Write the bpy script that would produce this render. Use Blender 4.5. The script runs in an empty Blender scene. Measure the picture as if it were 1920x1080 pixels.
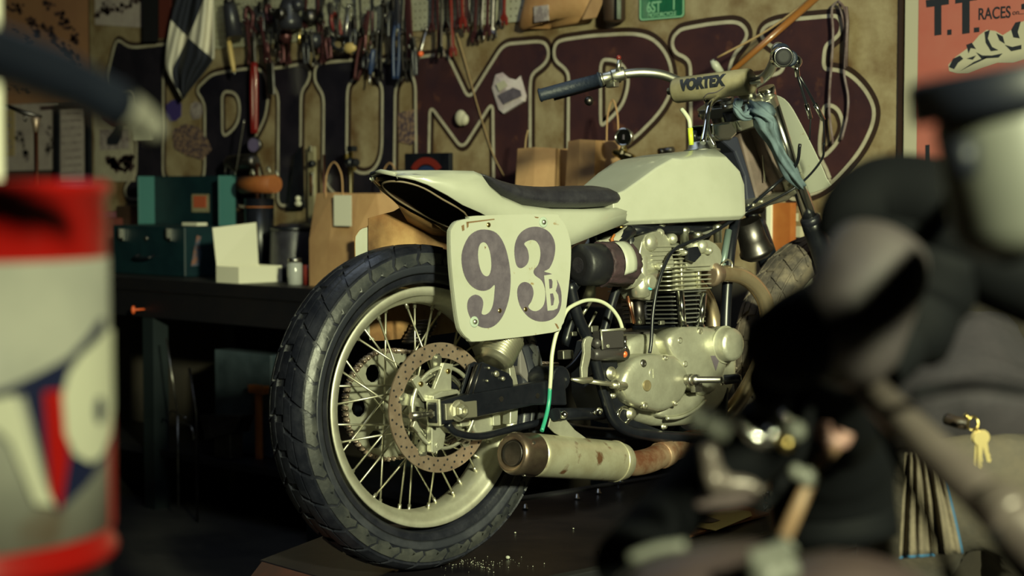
import bpy, math, random
from mathutils import Vector, Matrix
from mathutils.geometry import tessellate_polygon
random.seed(7)
C = bpy.context.scene.collection
sc = bpy.context.scene
# ---------------------------------------------------------------- camera
FPX = 3300.0; HOR = 352.0; YAW = math.radians(44); CAMZ = 1.25
PITCH = math.atan((540-HOR)/FPX)
def UV(u, v, z): return Vector((u*math.cos(YAW)-v*math.sin(YAW), u*math.sin(YAW)+v*math.cos(YAW), z))
cd = bpy.data.cameras.new('camera'); cam = bpy.data.objects.new('camera', cd); C.objects.link(cam)
cd.sensor_width = 36.0; cd.lens = 36.0*FPX/1920.0; cd.clip_start = 0.05
cam.location = (0, 0, CAMZ); cam.rotation_euler = (math.pi/2-PITCH, 0, YAW)
cd.dof.use_dof = True; cd.dof.focus_distance = 3.95; cd.dof.aperture_fstop = 3.4
sc.camera = cam
# ---------------------------------------------------------------- light and exposure
sc.view_settings.view_transform = 'Standard'; sc.view_settings.look = 'None'
sc.view_settings.exposure = 0.0; sc.view_settings.gamma = 1.0; sc.view_settings.use_curve_mapping = False
w = bpy.data.worlds.new('world'); sc.world = w; w.use_nodes = True
w.node_tree.nodes['Background'].inputs[0].default_value = (0.30, 0.42, 1.0, 1)
w.node_tree.nodes['Background'].inputs[1].default_value = 0.030
def lamp(name, loc, aim, size, power, col, sizey=None, spread=180):
    l = bpy.data.lights.new(name, 'AREA'); l.energy = power; l.color = col; l.size = size; l.spread = math.radians(spread)
    if sizey: l.shape = 'RECTANGLE'; l.size_y = sizey
    o = bpy.data.objects.new(name, l); C.objects.link(o); o.location = loc
    o.rotation_euler = (Vector(aim)-Vector(loc)).to_track_quat('-Z', 'Y').to_euler(); return o
KEY = UV(1.62, -1.45, 2.66)
lamp('key_lamp', KEY, UV(0.50, 4.3, 1.0), 0.34, 76, (0.96, 1.0, 0.60), spread=60)
lamp('fill_lamp', UV(-0.6, 4.6, 3.1), UV(-0.2, 5.0, 0.8), 1.3, 9, (0.72, 0.85, 1.0))  # added weak cool fill from overhead, no fixture known there
# ---------------------------------------------------------------- pixel to place helpers
def ray(px, py):
    r = (px-960)/FPX; up = (540-py)/FPX
    v = math.cos(PITCH)+up*math.sin(PITCH); z = -math.sin(PITCH)+up*math.cos(PITCH)
    return UV(r, v, z), v
CO = Vector((0, 0, CAMZ))
def WY(px, py, Y): d, v = ray(px, py); return CO+d*(Y/d.y)           # on a plane parallel to the back wall
def WX(px, py, X): d, v = ray(px, py); return CO+d*(X/d.x)
def WZ(px, py, z): d, v = ray(px, py); return CO+d*((z-CAMZ)/d.z)
def D(px, py, dep): d, v = ray(px, py); return CO+d*(dep/v)
WALL = 4.42
def A(px, py, off=0.0): return WY(px, py, WALL-off)
# the bike's own frame: x right, y forward, z up, origin on the platform under the rear axle
al, lean = math.radians(48.3), math.radians(3.47)
PLAT = CAMZ-0.809
_f = UV(math.sin(al), math.cos(al), 0); _r = UV(math.cos(al), -math.sin(al), 0); _z = Vector((0, 0, 1))
_r2 = _r*math.cos(lean)+_z*math.sin(lean); _z2 = -_r*math.sin(lean)+_z*math.cos(lean)
BM = Matrix((( _r2.x, _f.x, _z2.x, 0), (_r2.y, _f.y, _z2.y, 0), (_r2.z, _f.z, _z2.z, 0), (0, 0, 0, 1)))
_o = UV(-0.195, 3.716, PLAT)
BM.translation = _o
BI = BM.inverted()
def _bray(px, py): d, v = ray(px, py); return BI @ CO, BI.to_3x3() @ d
def B(px, py, x): o, d = _bray(px, py); return o+d*((x-o.x)/d.x)
def BY(px, py, y): o, d = _bray(px, py); return o+d*((y-o.y)/d.y)
def BZ(px, py, z): o, d = _bray(px, py); return o+d*((z-o.z)/d.z)
# ---------------------------------------------------------------- materials
MATS = {}
def mat(name, col, rough=0.5, metal=0.0, col2=None, nscale=6.0, lo=0.4, hi=0.62, bump=0.0, bscale=40.0, coat=0.0, trans=0.0, emit=None, detail=6.0, wear=None, spec=None):
    if name in MATS: return MATS[name]
    m = bpy.data.materials.new(name); m.use_nodes = True; nt = m.node_tree; n = nt.nodes; L = nt.links
    p = n['Principled BSDF']; p.inputs['Base Color'].default_value = (*col, 1); p.inputs['Roughness'].default_value = rough; p.inputs['Metallic'].default_value = metal
    if spec is not None: p.inputs['Specular IOR Level'].default_value = spec
    if coat: p.inputs['Coat Weight'].default_value = coat; p.inputs['Coat Roughness'].default_value = 0.08
    if trans: p.inputs['Transmission Weight'].default_value = trans
    if emit: p.inputs['Emission Color'].default_value = (*emit[:3], 1); p.inputs['Emission Strength'].default_value = emit[3]
    tc = n.new('ShaderNodeTexCoord')
    if col2:
        no = n.new('ShaderNodeTexNoise'); no.inputs['Scale'].default_value = nscale; no.inputs['Detail'].default_value = detail; no.inputs['Roughness'].default_value = 0.65
        L.new(tc.outputs['Object'], no.inputs['Vector'])
        cr = n.new('ShaderNodeValToRGB'); cr.color_ramp.elements[0].position = lo; cr.color_ramp.elements[1].position = hi
        cr.color_ramp.elements[0].color = (*col, 1); cr.color_ramp.elements[1].color = (*col2, 1)
        L.new(no.outputs['Fac'], cr.inputs['Fac']); out = cr.outputs['Color']
        if wear:
            n2 = n.new('ShaderNodeTexNoise'); n2.inputs['Scale'].default_value = wear[0]; n2.inputs['Detail'].default_value = 8
            L.new(tc.outputs['Object'], n2.inputs['Vector'])
            c2 = n.new('ShaderNodeValToRGB'); c2.color_ramp.elements[0].position = wear[1]; c2.color_ramp.elements[1].position = wear[2]
            mx = n.new('ShaderNodeMix'); mx.data_type = 'RGBA'
            L.new(n2.outputs['Fac'], c2.inputs['Fac']); L.new(c2.outputs['Color'], mx.inputs['Factor']); L.new(out, mx.inputs['A']); mx.inputs['B'].default_value = (*wear[3], 1)
            out = mx.outputs['Result']
        L.new(out, p.inputs['Base Color'])
    if bump:
        nb = n.new('ShaderNodeTexNoise'); nb.inputs['Scale'].default_value = bscale; nb.inputs['Detail'].default_value = 6
        L.new(tc.outputs['Object'], nb.inputs['Vector'])
        bp = n.new('ShaderNodeBump'); bp.inputs['Strength'].default_value = bump; bp.inputs['Distance'].default_value = 0.004
        L.new(nb.outputs['Fac'], bp.inputs['Height']); L.new(bp.outputs['Normal'], p.inputs['Normal'])
    MATS[name] = m; return m
def M(n): return MATS[n]
mat('white_paint', (.37, .38, .32), .32, col2=(.345, .355, .295), nscale=9, coat=.3)
mat('plate_white', (.38, .39, .33), .42, col2=(.35, .36, .29), nscale=14, lo=.5, hi=.8, wear=(38, .66, .72, (.25, .17, .08)))
mat('plate_ink', (.085, .07, .095), .5, col2=(.12, .10, .13), nscale=30)
mat('rubber', (.008, .009, .016), .36, col2=(.018, .019, .029), nscale=18, bump=.25, bscale=90)
mat('rubber_worn', (.020, .022, .027), .40, col2=(.055, .056, .056), nscale=14, bump=.15, bscale=80)
mat('rubber_side', (.02, .022, .032), .42, col2=(.05, .052, .066), nscale=7, lo=.5, hi=.75, bump=.1, bscale=60)
mat('tire_dusty', (.06, .05, .045), .75, col2=(.16, .13, .10), nscale=24, bump=.3, bscale=90)
mat('black_paint', (.004, .005, .009), .34, col2=(.008, .009, .014), nscale=20)
mat('black_matte', (.004, .004, .007), .7)
mat('black_vinyl', (.018, .017, .025), .36, col2=(.030, .029, .038), nscale=25, bump=.25, bscale=160)
mat('aluminium', (.62, .62, .54), .38, 1.0, col2=(.5, .49, .42), nscale=12)
mat('rim_alloy', (.72, .71, .60), .45, .75, col2=(.6, .58, .48), nscale=20)
mat('cast_alloy', (.60, .60, .50), .40, .72, col2=(.46, .45, .37), nscale=10, bump=.12, bscale=120)
mat('chrome', (.75, .75, .72), .14, 1.0)
mat('steel', (.45, .44, .42), .35, 1.0, col2=(.3, .28, .25), nscale=20)
mat('dark_steel', (.14, .13, .13), .4, 1.0, col2=(.08, .07, .07), nscale=14)
mat('zinc', (.52, .50, .40), .4, .9)
mat('rotor', (.30, .22, .17), .45, .7, col2=(.38, .29, .23), nscale=35)
mat('rust_pipe', (.20, .08, .045), .55, .6, col2=(.36, .25, .17), nscale=16, bump=.15)
mat('burnt_steel', (.22, .16, .13), .38, .9, col2=(.34, .27, .2), nscale=18)
mat('muffler_skin', (.62, .60, .46), .42, .65, col2=(.50, .46, .33), nscale=12, wear=(26, .60, .70, (.22, .11, .06)))
mat('fibreglass', (.22, .105, .04), .5, col2=(.42, .27, .12), nscale=5, lo=.35, hi=.6, wear=(7, .42, .66, (.045, .018, .008)))
mat('duct_brown', (.04, .022, .014), .55)
mat('red_plastic', (.17, .008, .008), .3, coat=.3)
mat('orange', (.38, .13, .03), .5, col2=(.32, .09, .02), nscale=8)
mat('copper', (.55, .22, .13), .3, 1.0)
mat('brass', (.55, .42, .16), .28, 1.0)
mat('rag_blue', (.12, .17, .20), .85, col2=(.07, .105, .135), nscale=8, bump=.4, bscale=60)
mat('leather_brown', (.17, .125, .11), .6, col2=(.12, .09, .08), nscale=14, bump=.2)
mat('pad_tan', (.27, .24, .15), .6, col2=(.22, .19, .11), nscale=20)
mat('kraft', (.42, .25, .12), .75, col2=(.37, .21, .10), nscale=12, bump=.2, bscale=30)
mat('paper_white', (.72, .70, .56), .75)
mat('paper_dim', (.42, .36, .34), .8, col2=(.36, .30, .29), nscale=14)
mat('teal', (.005, .024, .032), .45, col2=(.003, .016, .024), nscale=10)
mat('teal_lit', (.04, .14, .14), .45)  # teal with the light on the lid flanges put into the colour
mat('clear_hose', (.52, .54, .40), .35)
mat('green_hose', (.03, .30, .20), .35)
mat('yellow_green', (.55, .62, .05), .4)
mat('glass_jar', (.35, .36, .35), .15, coat=.5)
# ---------------------------------------------------------------- mesh building
def cr_path(pts, k=6, closed=False):
    pts = [Vector(p) for p in pts]; n = len(pts)
    if n < 3: return pts
    out = []; rng = range(n if closed else n-1)
    for i in rng:
        p1 = pts[i]; p2 = pts[(i+1) % n]
        p0 = pts[i-1] if (i > 0 or closed) else p1*2-p2
        p3 = pts[(i+2) % n] if (i+2 < n or closed) else p2*2-p1
        for j in range(k):
            t = j/k
            out.append(0.5*((2*p1)+(p2-p0)*t+(2*p0-5*p1+4*p2-p3)*t*t+(3*p1-p0-3*p2+p3)*t*t*t))
    if not closed: out.append(pts[-1])
    return out
class G:
    def __init__(s): s.v = []; s.f = []; s.s = []
    def add(s, vs, fs, sm=False):
        b = len(s.v); s.v += [Vector(v) for v in vs]
        for f in fs: s.f.append([b+i for i in f]); s.s.append(sm)
        return s
    def box(s, c, d, R=None):
        c = Vector(c); vs = []
        for z in (-1, 1):
            for x, y in ((-1, -1), (1, -1), (1, 1), (-1, 1)):
                q = Vector((x*d[0]/2, y*d[1]/2, z*d[2]/2)); vs.append(c+(R @ q if R else q))
        return s.hexa(vs)
    def hexa(s, vs): return s.add(vs, [(3, 2, 1, 0), (4, 5, 6, 7), (0, 1, 5, 4), (1, 2, 6, 5), (2, 3, 7, 6), (3, 0, 4, 7)])
    def tube(s, pts, r, n=10, caps=True, closed=False, sq=1.0):
        pts = [Vector(p) for p in pts]; m = len(pts)
        rs = r if isinstance(r, (list, tuple)) else [r]*m
        T = []
        for i in range(m):
            a = pts[i-1] if (i > 0 or closed) else pts[i]; b = pts[(i+1) % m] if (i < m-1 or closed) else pts[i]
            t = (b-a); T.append(t.normalized() if t.length > 1e-9 else Vector((0, 0, 1)))
        up = Vector((0, 0, 1)) if abs(T[0].z) < .9 else Vector((1, 0, 0))
        nrm = (up-T[0]*up.dot(T[0])).normalized(); vs = []
        for i in range(m):
            nrm = (nrm-T[i]*nrm.dot(T[i])).normalized(); bi = T[i].cross(nrm)
            for j in range(n):
                a = 2*math.pi*j/n; vs.append(pts[i]+(nrm*math.cos(a)*sq+bi*math.sin(a))*rs[i])
        fs = []
        for i in range(m if closed else m-1):
            for j in range(n):
                a = i*n+j; b = i*n+(j+1) % n; c2 = ((i+1) % m)*n+(j+1) % n; d2 = ((i+1) % m)*n+j
                fs.append((a, b, c2, d2))
        s.add(vs, fs, True)
        if caps and not closed:
            b = len(s.v)-len(vs)
            s.f.append([b+j for j in range(n)][::-1]); s.s.append(False)
            s.f.append([b+(m-1)*n+j for j in range(n)]); s.s.append(False)
        return s
    def lathe(s, c, ax, prof, n=32, closed=False, sm=True):
        c = Vector(c); ax = Vector(ax).normalized()
        up = Vector((0, 0, 1)) if abs(ax.z) < .9 else Vector((1, 0, 0))
        e1 = (up-ax*up.dot(ax)).normalized(); e2 = ax.cross(e1); vs = []
        for (t, r) in prof:
            for j in range(n):
                a = 2*math.pi*j/n; vs.append(c+ax*t+(e1*math.cos(a)+e2*math.sin(a))*r)
        m = len(prof); fs = []
        for i in range(m if closed else m-1):
            for j in range(n): fs.append((i*n+j, i*n+(j+1) % n, ((i+1) % m)*n+(j+1) % n, ((i+1) % m)*n+j))
        s.add(vs, fs, sm)
        if not closed:
            b = len(s.v)-len(vs)
            if prof[0][1] > 1e-5: s.f.append([b+j for j in range(n)][::-1]); s.s.append(False)
            if prof[-1][1] > 1e-5: s.f.append([b+(m-1)*n+j for j in range(n)]); s.s.append(False)
        return s
    def ball(s, c, r, n=16, sc=(1, 1, 1)):
        c = Vector(c); m = n//2; vs = []; fs = []
        for i in range(m+1):
            th = math.pi*i/m
            for j in range(n):
                a = 2*math.pi*j/n
                vs.append(c+Vector((math.sin(th)*math.cos(a)*r*sc[0], math.sin(th)*math.sin(a)*r*sc[1], math.cos(th)*r*sc[2])))
        for i in range(m):
            for j in range(n): fs.append((i*n+j, (i+1)*n+j, (i+1)*n+(j+1) % n, i*n+(j+1) % n))
        return s.add(vs, fs, True)
    def prism(s, loops, mp, t0, t1, sm=False):
        if not isinstance(loops[0][0], (list, tuple, Vector)): loops = [loops]
        flat = [p for l in loops for p in l]
        tri = tessellate_polygon([[Vector((p[0], p[1], 0)) for p in l] for l in loops])
        n = len(flat); vs = [mp(p[0], p[1], t0) for p in flat]+[mp(p[0], p[1], t1) for p in flat]
        fs = [(a, b, c) for a, b, c in tri]+[(c+n, b+n, a+n) for a, b, c in tri]
        s.add(vs, fs, False); o = 0; fs = []
        for l in loops:
            k = len(l)
            for i in range(k): fs.append((o+i, o+(i+1) % k, n+o+(i+1) % k, n+o+i))
            o += k
        b = len(s.v)-2*n
        for f in fs: s.f.append([b+i for i in f]); s.s.append(sm)
        return s
    def slab(s, p0, p1, sm=False):           # two matching outlines (3D) joined into a solid
        n = len(p0); vs = list(p0)+list(p1)
        fs = [tuple(range(n))[::-1], tuple(range(n, 2*n))]+[(i, (i+1) % n, n+(i+1) % n, n+i) for i in range(n)]
        return s.add(vs, fs, sm)
    def loft(s, secs, sm=True, caps=True, ring=True):
        n = len(secs[0]); vs = [p for q in secs for p in q]; fs = []
        for i in range(len(secs)-1):
            for j in range(n if ring else n-1): fs.append((i*n+j, i*n+(j+1) % n, (i+1)*n+(j+1) % n, (i+1)*n+j))
        s.add(vs, fs, sm)
        if caps and ring:
            b = len(s.v)-len(vs); s.f.append([b+j for j in range(n)][::-1]); s.s.append(False)
            s.f.append([b+(len(secs)-1)*n+j for j in range(n)]); s.s.append(False)
        return s
    def bolt(s, c, ax, r, h=.008):
        s.lathe(c, ax, [(0, r*1.5), (h*.3, r*1.5)], 14); return s.lathe(c, ax, [(h*.3, r), (h, r), (h*1.05, r*.6)], 6, sm=False)
    def build(s, name, m, parent=None, world=False, bev=0, seg=2, sub=0, fix=True):
        me = bpy.data.meshes.new(name); vs = s.v
        off = Vector((0, 0, 0))
        if parent is None and vs:
            mn = [min(v[i] for v in vs) for i in range(3)]; mx = [max(v[i] for v in vs) for i in range(3)]
            off = Vector(((mn[0]+mx[0])/2, (mn[1]+mx[1])/2, mn[2]))
        elif parent is not None and world:
            pr = parent; inv = pr.matrix_basis
            if pr.parent: inv = pr.parent.matrix_basis @ inv
            inv = inv.inverted(); vs = [inv @ v for v in vs]
        me.from_pydata([tuple(v-off) for v in vs], [], s.f); me.polygons.foreach_set('use_smooth', s.s)
        import bmesh
        b = bmesh.new(); b.from_mesh(me)
        if fix: bmesh.ops.recalc_face_normals(b, faces=b.faces)
        b.to_mesh(me); b.free(); me.update()
        me.materials.append(M(m) if isinstance(m, str) else m)
        o = bpy.data.objects.new(name, me); C.objects.link(o)
        if parent is None: o.location = off
        else: o.parent = parent
        if bev:
            b = o.modifiers.new('bevel', 'BEVEL'); b.width = bev; b.segments = seg; b.limit_method = 'ANGLE'; b.angle_limit = math.radians(35); b.harden_normals = False
        if sub:
            b = o.modifiers.new('sub', 'SUBSURF'); b.levels = sub; b.render_levels = sub
        return o
def tag(o, label=None, cat=None, group=None, kind=None):
    if label: o['label'] = label
    if cat: o['category'] = cat
    if group: o['group'] = group
    if kind: o['kind'] = kind
    return o
def thing(name, label, cat, loc=(0, 0, 0), group=None, mw=None):
    o = bpy.data.objects.new(name, None); C.objects.link(o); o.empty_display_size = .05
    if mw is not None: o.matrix_basis = mw
    else: o.location = loc
    return tag(o, label, cat, group)
def text(s, size, m, name, parent, mw, ext=.0004, fat=0.0, sx=1.0, sy=1.0, align='CENTER', world=True, label=None):
    cu = bpy.data.curves.new('t', 'FONT'); cu.body = s; cu.size = size; cu.extrude = ext; cu.offset = fat; cu.align_x = align; cu.align_y = 'CENTER'
    to = bpy.data.objects.new('t', cu); C.objects.link(to)
    bpy.context.view_layer.update()
    me = bpy.data.meshes.new_from_object(to.evaluated_get(bpy.context.evaluated_depsgraph_get()))
    bpy.data.objects.remove(to); bpy.data.curves.remove(cu)
    me.name = name; me.materials.clear(); me.materials.append(M(m) if isinstance(m, str) else m)
    K = mw @ Matrix.Diagonal((sx, sy, 1, 1))
    if world and parent is not None:
        inv = parent.matrix_basis
        if parent.parent: inv = parent.parent.matrix_basis @ inv
        K = inv.inverted() @ K
    me.transform(K); o = bpy.data.objects.new(name, me); C.objects.link(o)
    if parent is not None: o.parent = parent
    if label: o['label'] = label
    return o
def frame(o, ex, ey):            # matrix from origin and two axes
    ex = Vector(ex).normalized(); ey = Vector(ey); ey = (ey-ex*ey.dot(ex)).normalized(); ez = ex.cross(ey)
    return Matrix(((ex.x, ey.x, ez.x, o[0]), (ex.y, ey.y, ez.y, o[1]), (ex.z, ey.z, ez.z, o[2]), (0, 0, 0, 1)))
def px(l, ox=0, oy=0, k=1.0): return [(ox+a/k, oy+b/k) for a, b in l]
def inset(loop, d):              # offset a closed 2D loop; positive grows a counter-clockwise loop
    n = len(loop); ar = sum(loop[i][0]*loop[(i+1) % n][1]-loop[(i+1) % n][0]*loop[i][1] for i in range(n))
    sg = 1 if ar > 0 else -1; out = []
    for i in range(n):
        p0 = Vector(loop[i-1]).to_2d(); p1 = Vector(loop[i]).to_2d(); p2 = Vector(loop[(i+1) % n]).to_2d()
        a = (p1-p0).normalized(); b = (p2-p1).normalized()
        na = Vector((a.y, -a.x))*sg; nb = Vector((b.y, -b.x))*sg; q = na+nb
        if q.length < 1e-6: q = na.copy()
        q.normalize(); k = 1/max(.45, q.dot(na)); out.append(tuple(p1+q*d*k))
    return out
def smooth2(loop, k=3):
    return [(p.x, p.y) for p in cr_path([Vector((a, b, 0)) for a, b in loop], k, True)]
def resample(loop, d, keep=None):
    return loop
# ================================================================ ROOM
mat('wall_drab', (.055, .045, .035), .8, col2=(.035, .03, .026), nscale=3)
mat('wall_dark', (.03, .028, .03), .85)
mat('concrete', (.028, .027, .028), .7, col2=(.045, .042, .04), nscale=4)
mat('sign_tan', (.17, .112, .052), .6, col2=(.33, .27, .165), nscale=7, lo=.33, hi=.66, wear=(6.5, .52, .72, (.11, .055, .02)), bump=.15, bscale=12)
mat('sign_maroon', (.052, .020, .022), .42, col2=(.028, .013, .020), nscale=7, lo=.35, hi=.7, wear=(13, .62, .78, (.13, .05, .03)))
mat('sign_blackish', (.008, .007, .014), .42, col2=(.016, .013, .022), nscale=7)
mat('sign_border', (.028, .014, .010), .5)
mat('sign_cream', (.44, .40, .31), .6, col2=(.34, .30, .23), nscale=14)
mat('wood_dark', (.006, .0055, .009), .34, col2=(.014, .011, .014), nscale=5, bump=.2, bscale=20)
XL, XR, YF, CH = -8.6, 2.9, -2.2, 3.3
def plane_box(name, a, b, m):
    g = G(); c = [(a[i]+b[i])/2 for i in range(3)]; d = [abs(b[i]-a[i]) for i in range(3)]; g.box(c, d)
    return tag(g.build(name, m), kind='structure')
plane_box('floor', (XL, YF, -.1), (XR, WALL, 0), 'concrete')
plane_box('ceiling', (XL, YF, CH), (XR, WALL, CH+.1), 'wall_dark')
plane_box('wall_back', (XL-.1, WALL, -.1), (XR+.1, WALL+.1, CH+.1), 'wall_drab')
plane_box('wall_left', (XL-.1, YF, -.1), (XL, WALL, CH+.1), 'wall_dark')
plane_box('wall_right', (XR, YF, -.1), (XR+.1, WALL, CH+.1), 'wall_dark')
plane_box('wall_front', (XL-.1, YF-.1, -.1), (XR+.1, YF, CH+.1), 'wall_dark')
# ---------------------------------------------------------------- painted sign across the wall
def flat(X, Z, t): return Vector((X, WALL-t, Z))
def AX(l, off=.02): return [(A(a, b, off).x, A(a, b, off).z) for a, b in l]
sL = A(172, 352, .02).x; sR = A(1690, 352, .02).x
sign = thing('painted_sign', 'huge weathered painted sign of dark outlined letters mounted across the back wall', 'sign', (A(900, 352, 0).x, WALL, .75))
g = G(); g.box(((sL+sR)/2, WALL-.01, 1.66), (sR-sL, .02, 1.38)); g.build('panel', 'sign_tan', sign, True)
def chaikin(l, it=3, mx=.02):
    for k in range(it):
        out = []; n = len(l)
        for i in range(n):
            a = Vector(l[i]); b = Vector(l[(i+1) % n]); d = b-a; c = min(.25*d.length, mx/(2**k))
            if d.length < .004: out.append(tuple((a+b)/2)); continue
            u = d.normalized(); out += [tuple(a+u*c), tuple(b-u*c)]
        l = out
    return l
def letter(loop, holes, m, nm, sm=0, lines=()):
    lo = AX(loop); hs = [AX(h) for h in holes]
    lo = chaikin(lo); hs = [chaikin(h) for h in hs]
    g = G()
    for l, d_ in [(lo, .021)]+[(h, -.020) for h in hs]:
        a = inset(l, d_); b = inset(l, -.004*(1 if d_ > 0 else -1)); n = len(l)
        for i in range(n):
            j = (i+1) % n; g.hexa([flat(*b[i], .0201), flat(*a[i], .0201), flat(*a[j], .0201), flat(*b[j], .0201), flat(*b[i], .0212), flat(*a[i], .0212), flat(*a[j], .0212), flat(*b[j], .0212)])
    o = g.build('letter', 'sign_border', sign, True); o['label'] = nm
    g = G(); g.prism([lo]+hs, flat, .0205, .0222); g.build('letter_face', m, o, True)
    g = G()
    for l in [lo]+hs:
        a = inset(l, .0058); b = inset(l, -.0058); n = len(l)
        for i in range(n):
            j = (i+1) % n
            g.hexa([flat(*b[i], .0222), flat(*a[i], .0222), flat(*a[j], .0222), flat(*b[j], .0222), flat(*b[i], .0234), flat(*a[i], .0234), flat(*a[j], .0234), flat(*b[j], .0234)])
    for l in lines:
        q = AX(l)
        for i in range(len(q)-1):
            a = Vector(q[i]); b = Vector(q[i+1]); d = (b-a).normalized(); nn = Vector((d.y, -d.x))*.0058
            c = [a-nn, a+nn, b+nn, b-nn]
            g.hexa([flat(p.x, p.y, .0222) for p in c]+[flat(p.x, p.y, .0234) for p in c])
    g.build('letter_outline', 'sign_cream', o, True)
letter([(200,150),(218,77),(226,76),(240,87),(256,89),(300,84),(345,78),(362,84),(362,130),(350,140),(330,128),(307,125),(306,330),(318,343),(322,374),(240,373),(234,357),(240,343),(256,331),(257,262),(249,170),(228,176),(212,190)], [], 'sign_blackish', 'blackish letter half hidden behind the flag, faint outline')
letter([(368,168),(397,140),(425,134),(478,127),(494,134),(500,150),(505,165),(503,190),(498,222),(480,257),(468,270),(480,300),(492,338),(494,388),(445,386),(436,330),(424,290),(424,384),(368,380),(372,352),(384,330),(385,300),(385,200),(380,186)], [[(417,172),(437,172),(447,182),(451,203),(448,227),(437,245),(418,258)]], 'sign_blackish', 'letter R, left of the plain I')
letter([(512,128),(525,127),(568,120),(578,127),(583,138),(578,155),(567,170),(565,190),(564,384),(522,386),(523,180),(516,166),(507,150),(507,135)], [], 'sign_blackish', 'letter I with a flared top')
letter([(605,118),(663,112),(675,117),(677,128),(670,143),(657,155),(652,170),(651,290),(660,315),(678,326),(698,322),(711,305),(717,280),(718,160),(706,150),(699,135),(702,116),(740,110),(762,110),(766,122),(760,140),(748,152),(742,168),(740,330),(724,362),(692,384),(640,376),(612,345),(607,320),(608,180),(597,162),(591,150),(591,133),(595,123)], [], 'sign_blackish', 'letter U')
letter([(779,108),(800,105),(838,101),(847,117),(880,187),(945,83),(1017,77),(1028,87),(1030,107),(1020,123),(1000,137),(995,153),(995,390),(927,388),(925,190),(868,280),(807,197),(803,386),(782,386),(780,155),(772,140),(770,120)], [], 'sign_maroon', 'letter M')
letter([(1053,75),(1110,67),(1177,63),(1202,65),(1223,72),(1240,87),(1253,107),(1260,130),(1262,158),(1253,187),(1233,217),(1190,260),(1150,284),(1127,295),(1126,392),(1066,390),(1066,275),(1067,157),(1067,140),(1060,128),(1043,115),(1039,100),(1042,83)], [[(1127,112),(1147,112),(1162,117),(1173,128),(1179,145),(1178,165),(1170,193),(1155,213),(1132,235),(1127,232)]], 'sign_maroon', 'letter P')
letter([(1272,60),(1280,54),(1330,45),(1380,40),(1397,50),(1403,67),(1390,88),(1377,103),(1368,130),(1368,152),(1440,143),(1470,135),(1470,105),(1453,90),(1440,82),(1428,68),(1430,56),(1441,46),(1468,38),(1557,30),(1571,30),(1579,43),(1577,62),(1563,76),(1550,84),(1546,100),(1545,130),(1563,130),(1590,136),(1617,160),(1636,190),(1641,215),(1633,246),(1611,287),(1573,332),(1545,356),(1478,378),(1472,185),(1368,190),(1366,392),(1297,390),(1296,143),(1295,118),(1285,107),(1268,100),(1261,85),(1263,70)],
       [[(1545,198),(1560,197),(1573,206),(1580,223),(1582,238),(1577,256),(1563,278),(1540,298),(1537,270),(1542,230)]], 'sign_maroon', 'rightmost letter, a wide ligature with a bowl', lines=[[(1540,298),(1550,317),(1557,335),(1553,348)]])
# right-hand strip edge of the sign
g = G(); g.box((sR-.004, WALL-.024, 1.66), (.012, .01, 1.38)); g.build('edge_strip', 'sign_border', sign, True)
# ---------------------------------------------------------------- pegboard above the sign
m = mat('pegboard', (.40, .39, .30), .6, col2=(.30, .285, .21), nscale=5)
nt = m.node_tree; n = nt.nodes; L = nt.links; p = n['Principled BSDF']; src = p.inputs['Base Color'].links[0].from_socket
tc = n.new('ShaderNodeTexCoord'); sx = n.new('ShaderNodeSeparateXYZ'); L.new(tc.outputs['Object'], sx.inputs[0])
def mth(op, a, b=None):
    k = n.new('ShaderNodeMath'); k.operation = op
    for i, q in enumerate((a, b)):
        if q is None: continue
        if isinstance(q, (int, float)): k.inputs[i].default_value = q
        else: L.new(q, k.inputs[i])
    return k.outputs[0]
fx = mth('SUBTRACT', mth('FRACT', mth('DIVIDE', mth('ADD', sx.outputs[0], 10.0), .0254)), .5)
fz = mth('SUBTRACT', mth('FRACT', mth('DIVIDE', mth('ADD', sx.outputs[2], 10.0), .0254)), .5)
dd = mth('SQRT', mth('ADD', mth('MULTIPLY', fx, fx), mth('MULTIPLY', fz, fz)))
hole = mth('LESS_THAN', dd, .13)
mx = n.new('ShaderNodeMix'); mx.data_type = 'RGBA'; L.new(hole, mx.inputs['Factor']); L.new(src, mx.inputs['A']); mx.inputs['B'].default_value = (.06, .05, .035, 1)
L.new(mx.outputs['Result'], p.inputs['Base Color'])
pz = A(777, 58, .03).z; pl = A(392, 60, .03).x; pr = A(1003, 30, .03).x
g = G(); g.box(((pl+pr)/2, WALL-.0255, pz+.4), (pr-pl, .007, .8)); tag(g.build('pegboard', 'pegboard'), 'pale perforated pegboard above the painted sign, crowded with hanging tools', 'board')
# ---------------------------------------------------------------- posters
def sheet(name, label, cat, pts, m, off=.025, th=.002, group=None, lift=None):
    """a flat sheet on the wall through pixel corners (clockwise from top left)"""
    g = G(); q = AX(pts, off); g.prism(q, flat, off-th, off)
    return tag(g.build(name, m), label, cat, group)
def art(parent, name, pts, m, off, th=.0008, label=None, k=0):
    q = AX(pts, off)
    if k: q = smooth2(q, k)
    g = G(); g.prism(q, flat, off-th, off); o = g.build(name, m, parent, True)
    if label: o['label'] = label
    return o
mat('poster_pink', (.42, .145, .115), .6, col2=(.38, .09, .07), nscale=1.6, lo=.35, hi=.65)
mat('poster_cream', (.42, .39, .30), .6)
mat('poster_ink', (.012, .014, .022), .6)
pz0, pz1 = A(1800, 480, .03).z, A(1800, -60, .03).z
pX0, pX1 = A(1693, 352, .03).x, A(2010, 352, .03).x
post = thing('race_poster', 'pink poster with heavy black race lettering at the far right of the wall', 'poster', ((pX0+pX1)/2, WALL, pz0))
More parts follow.
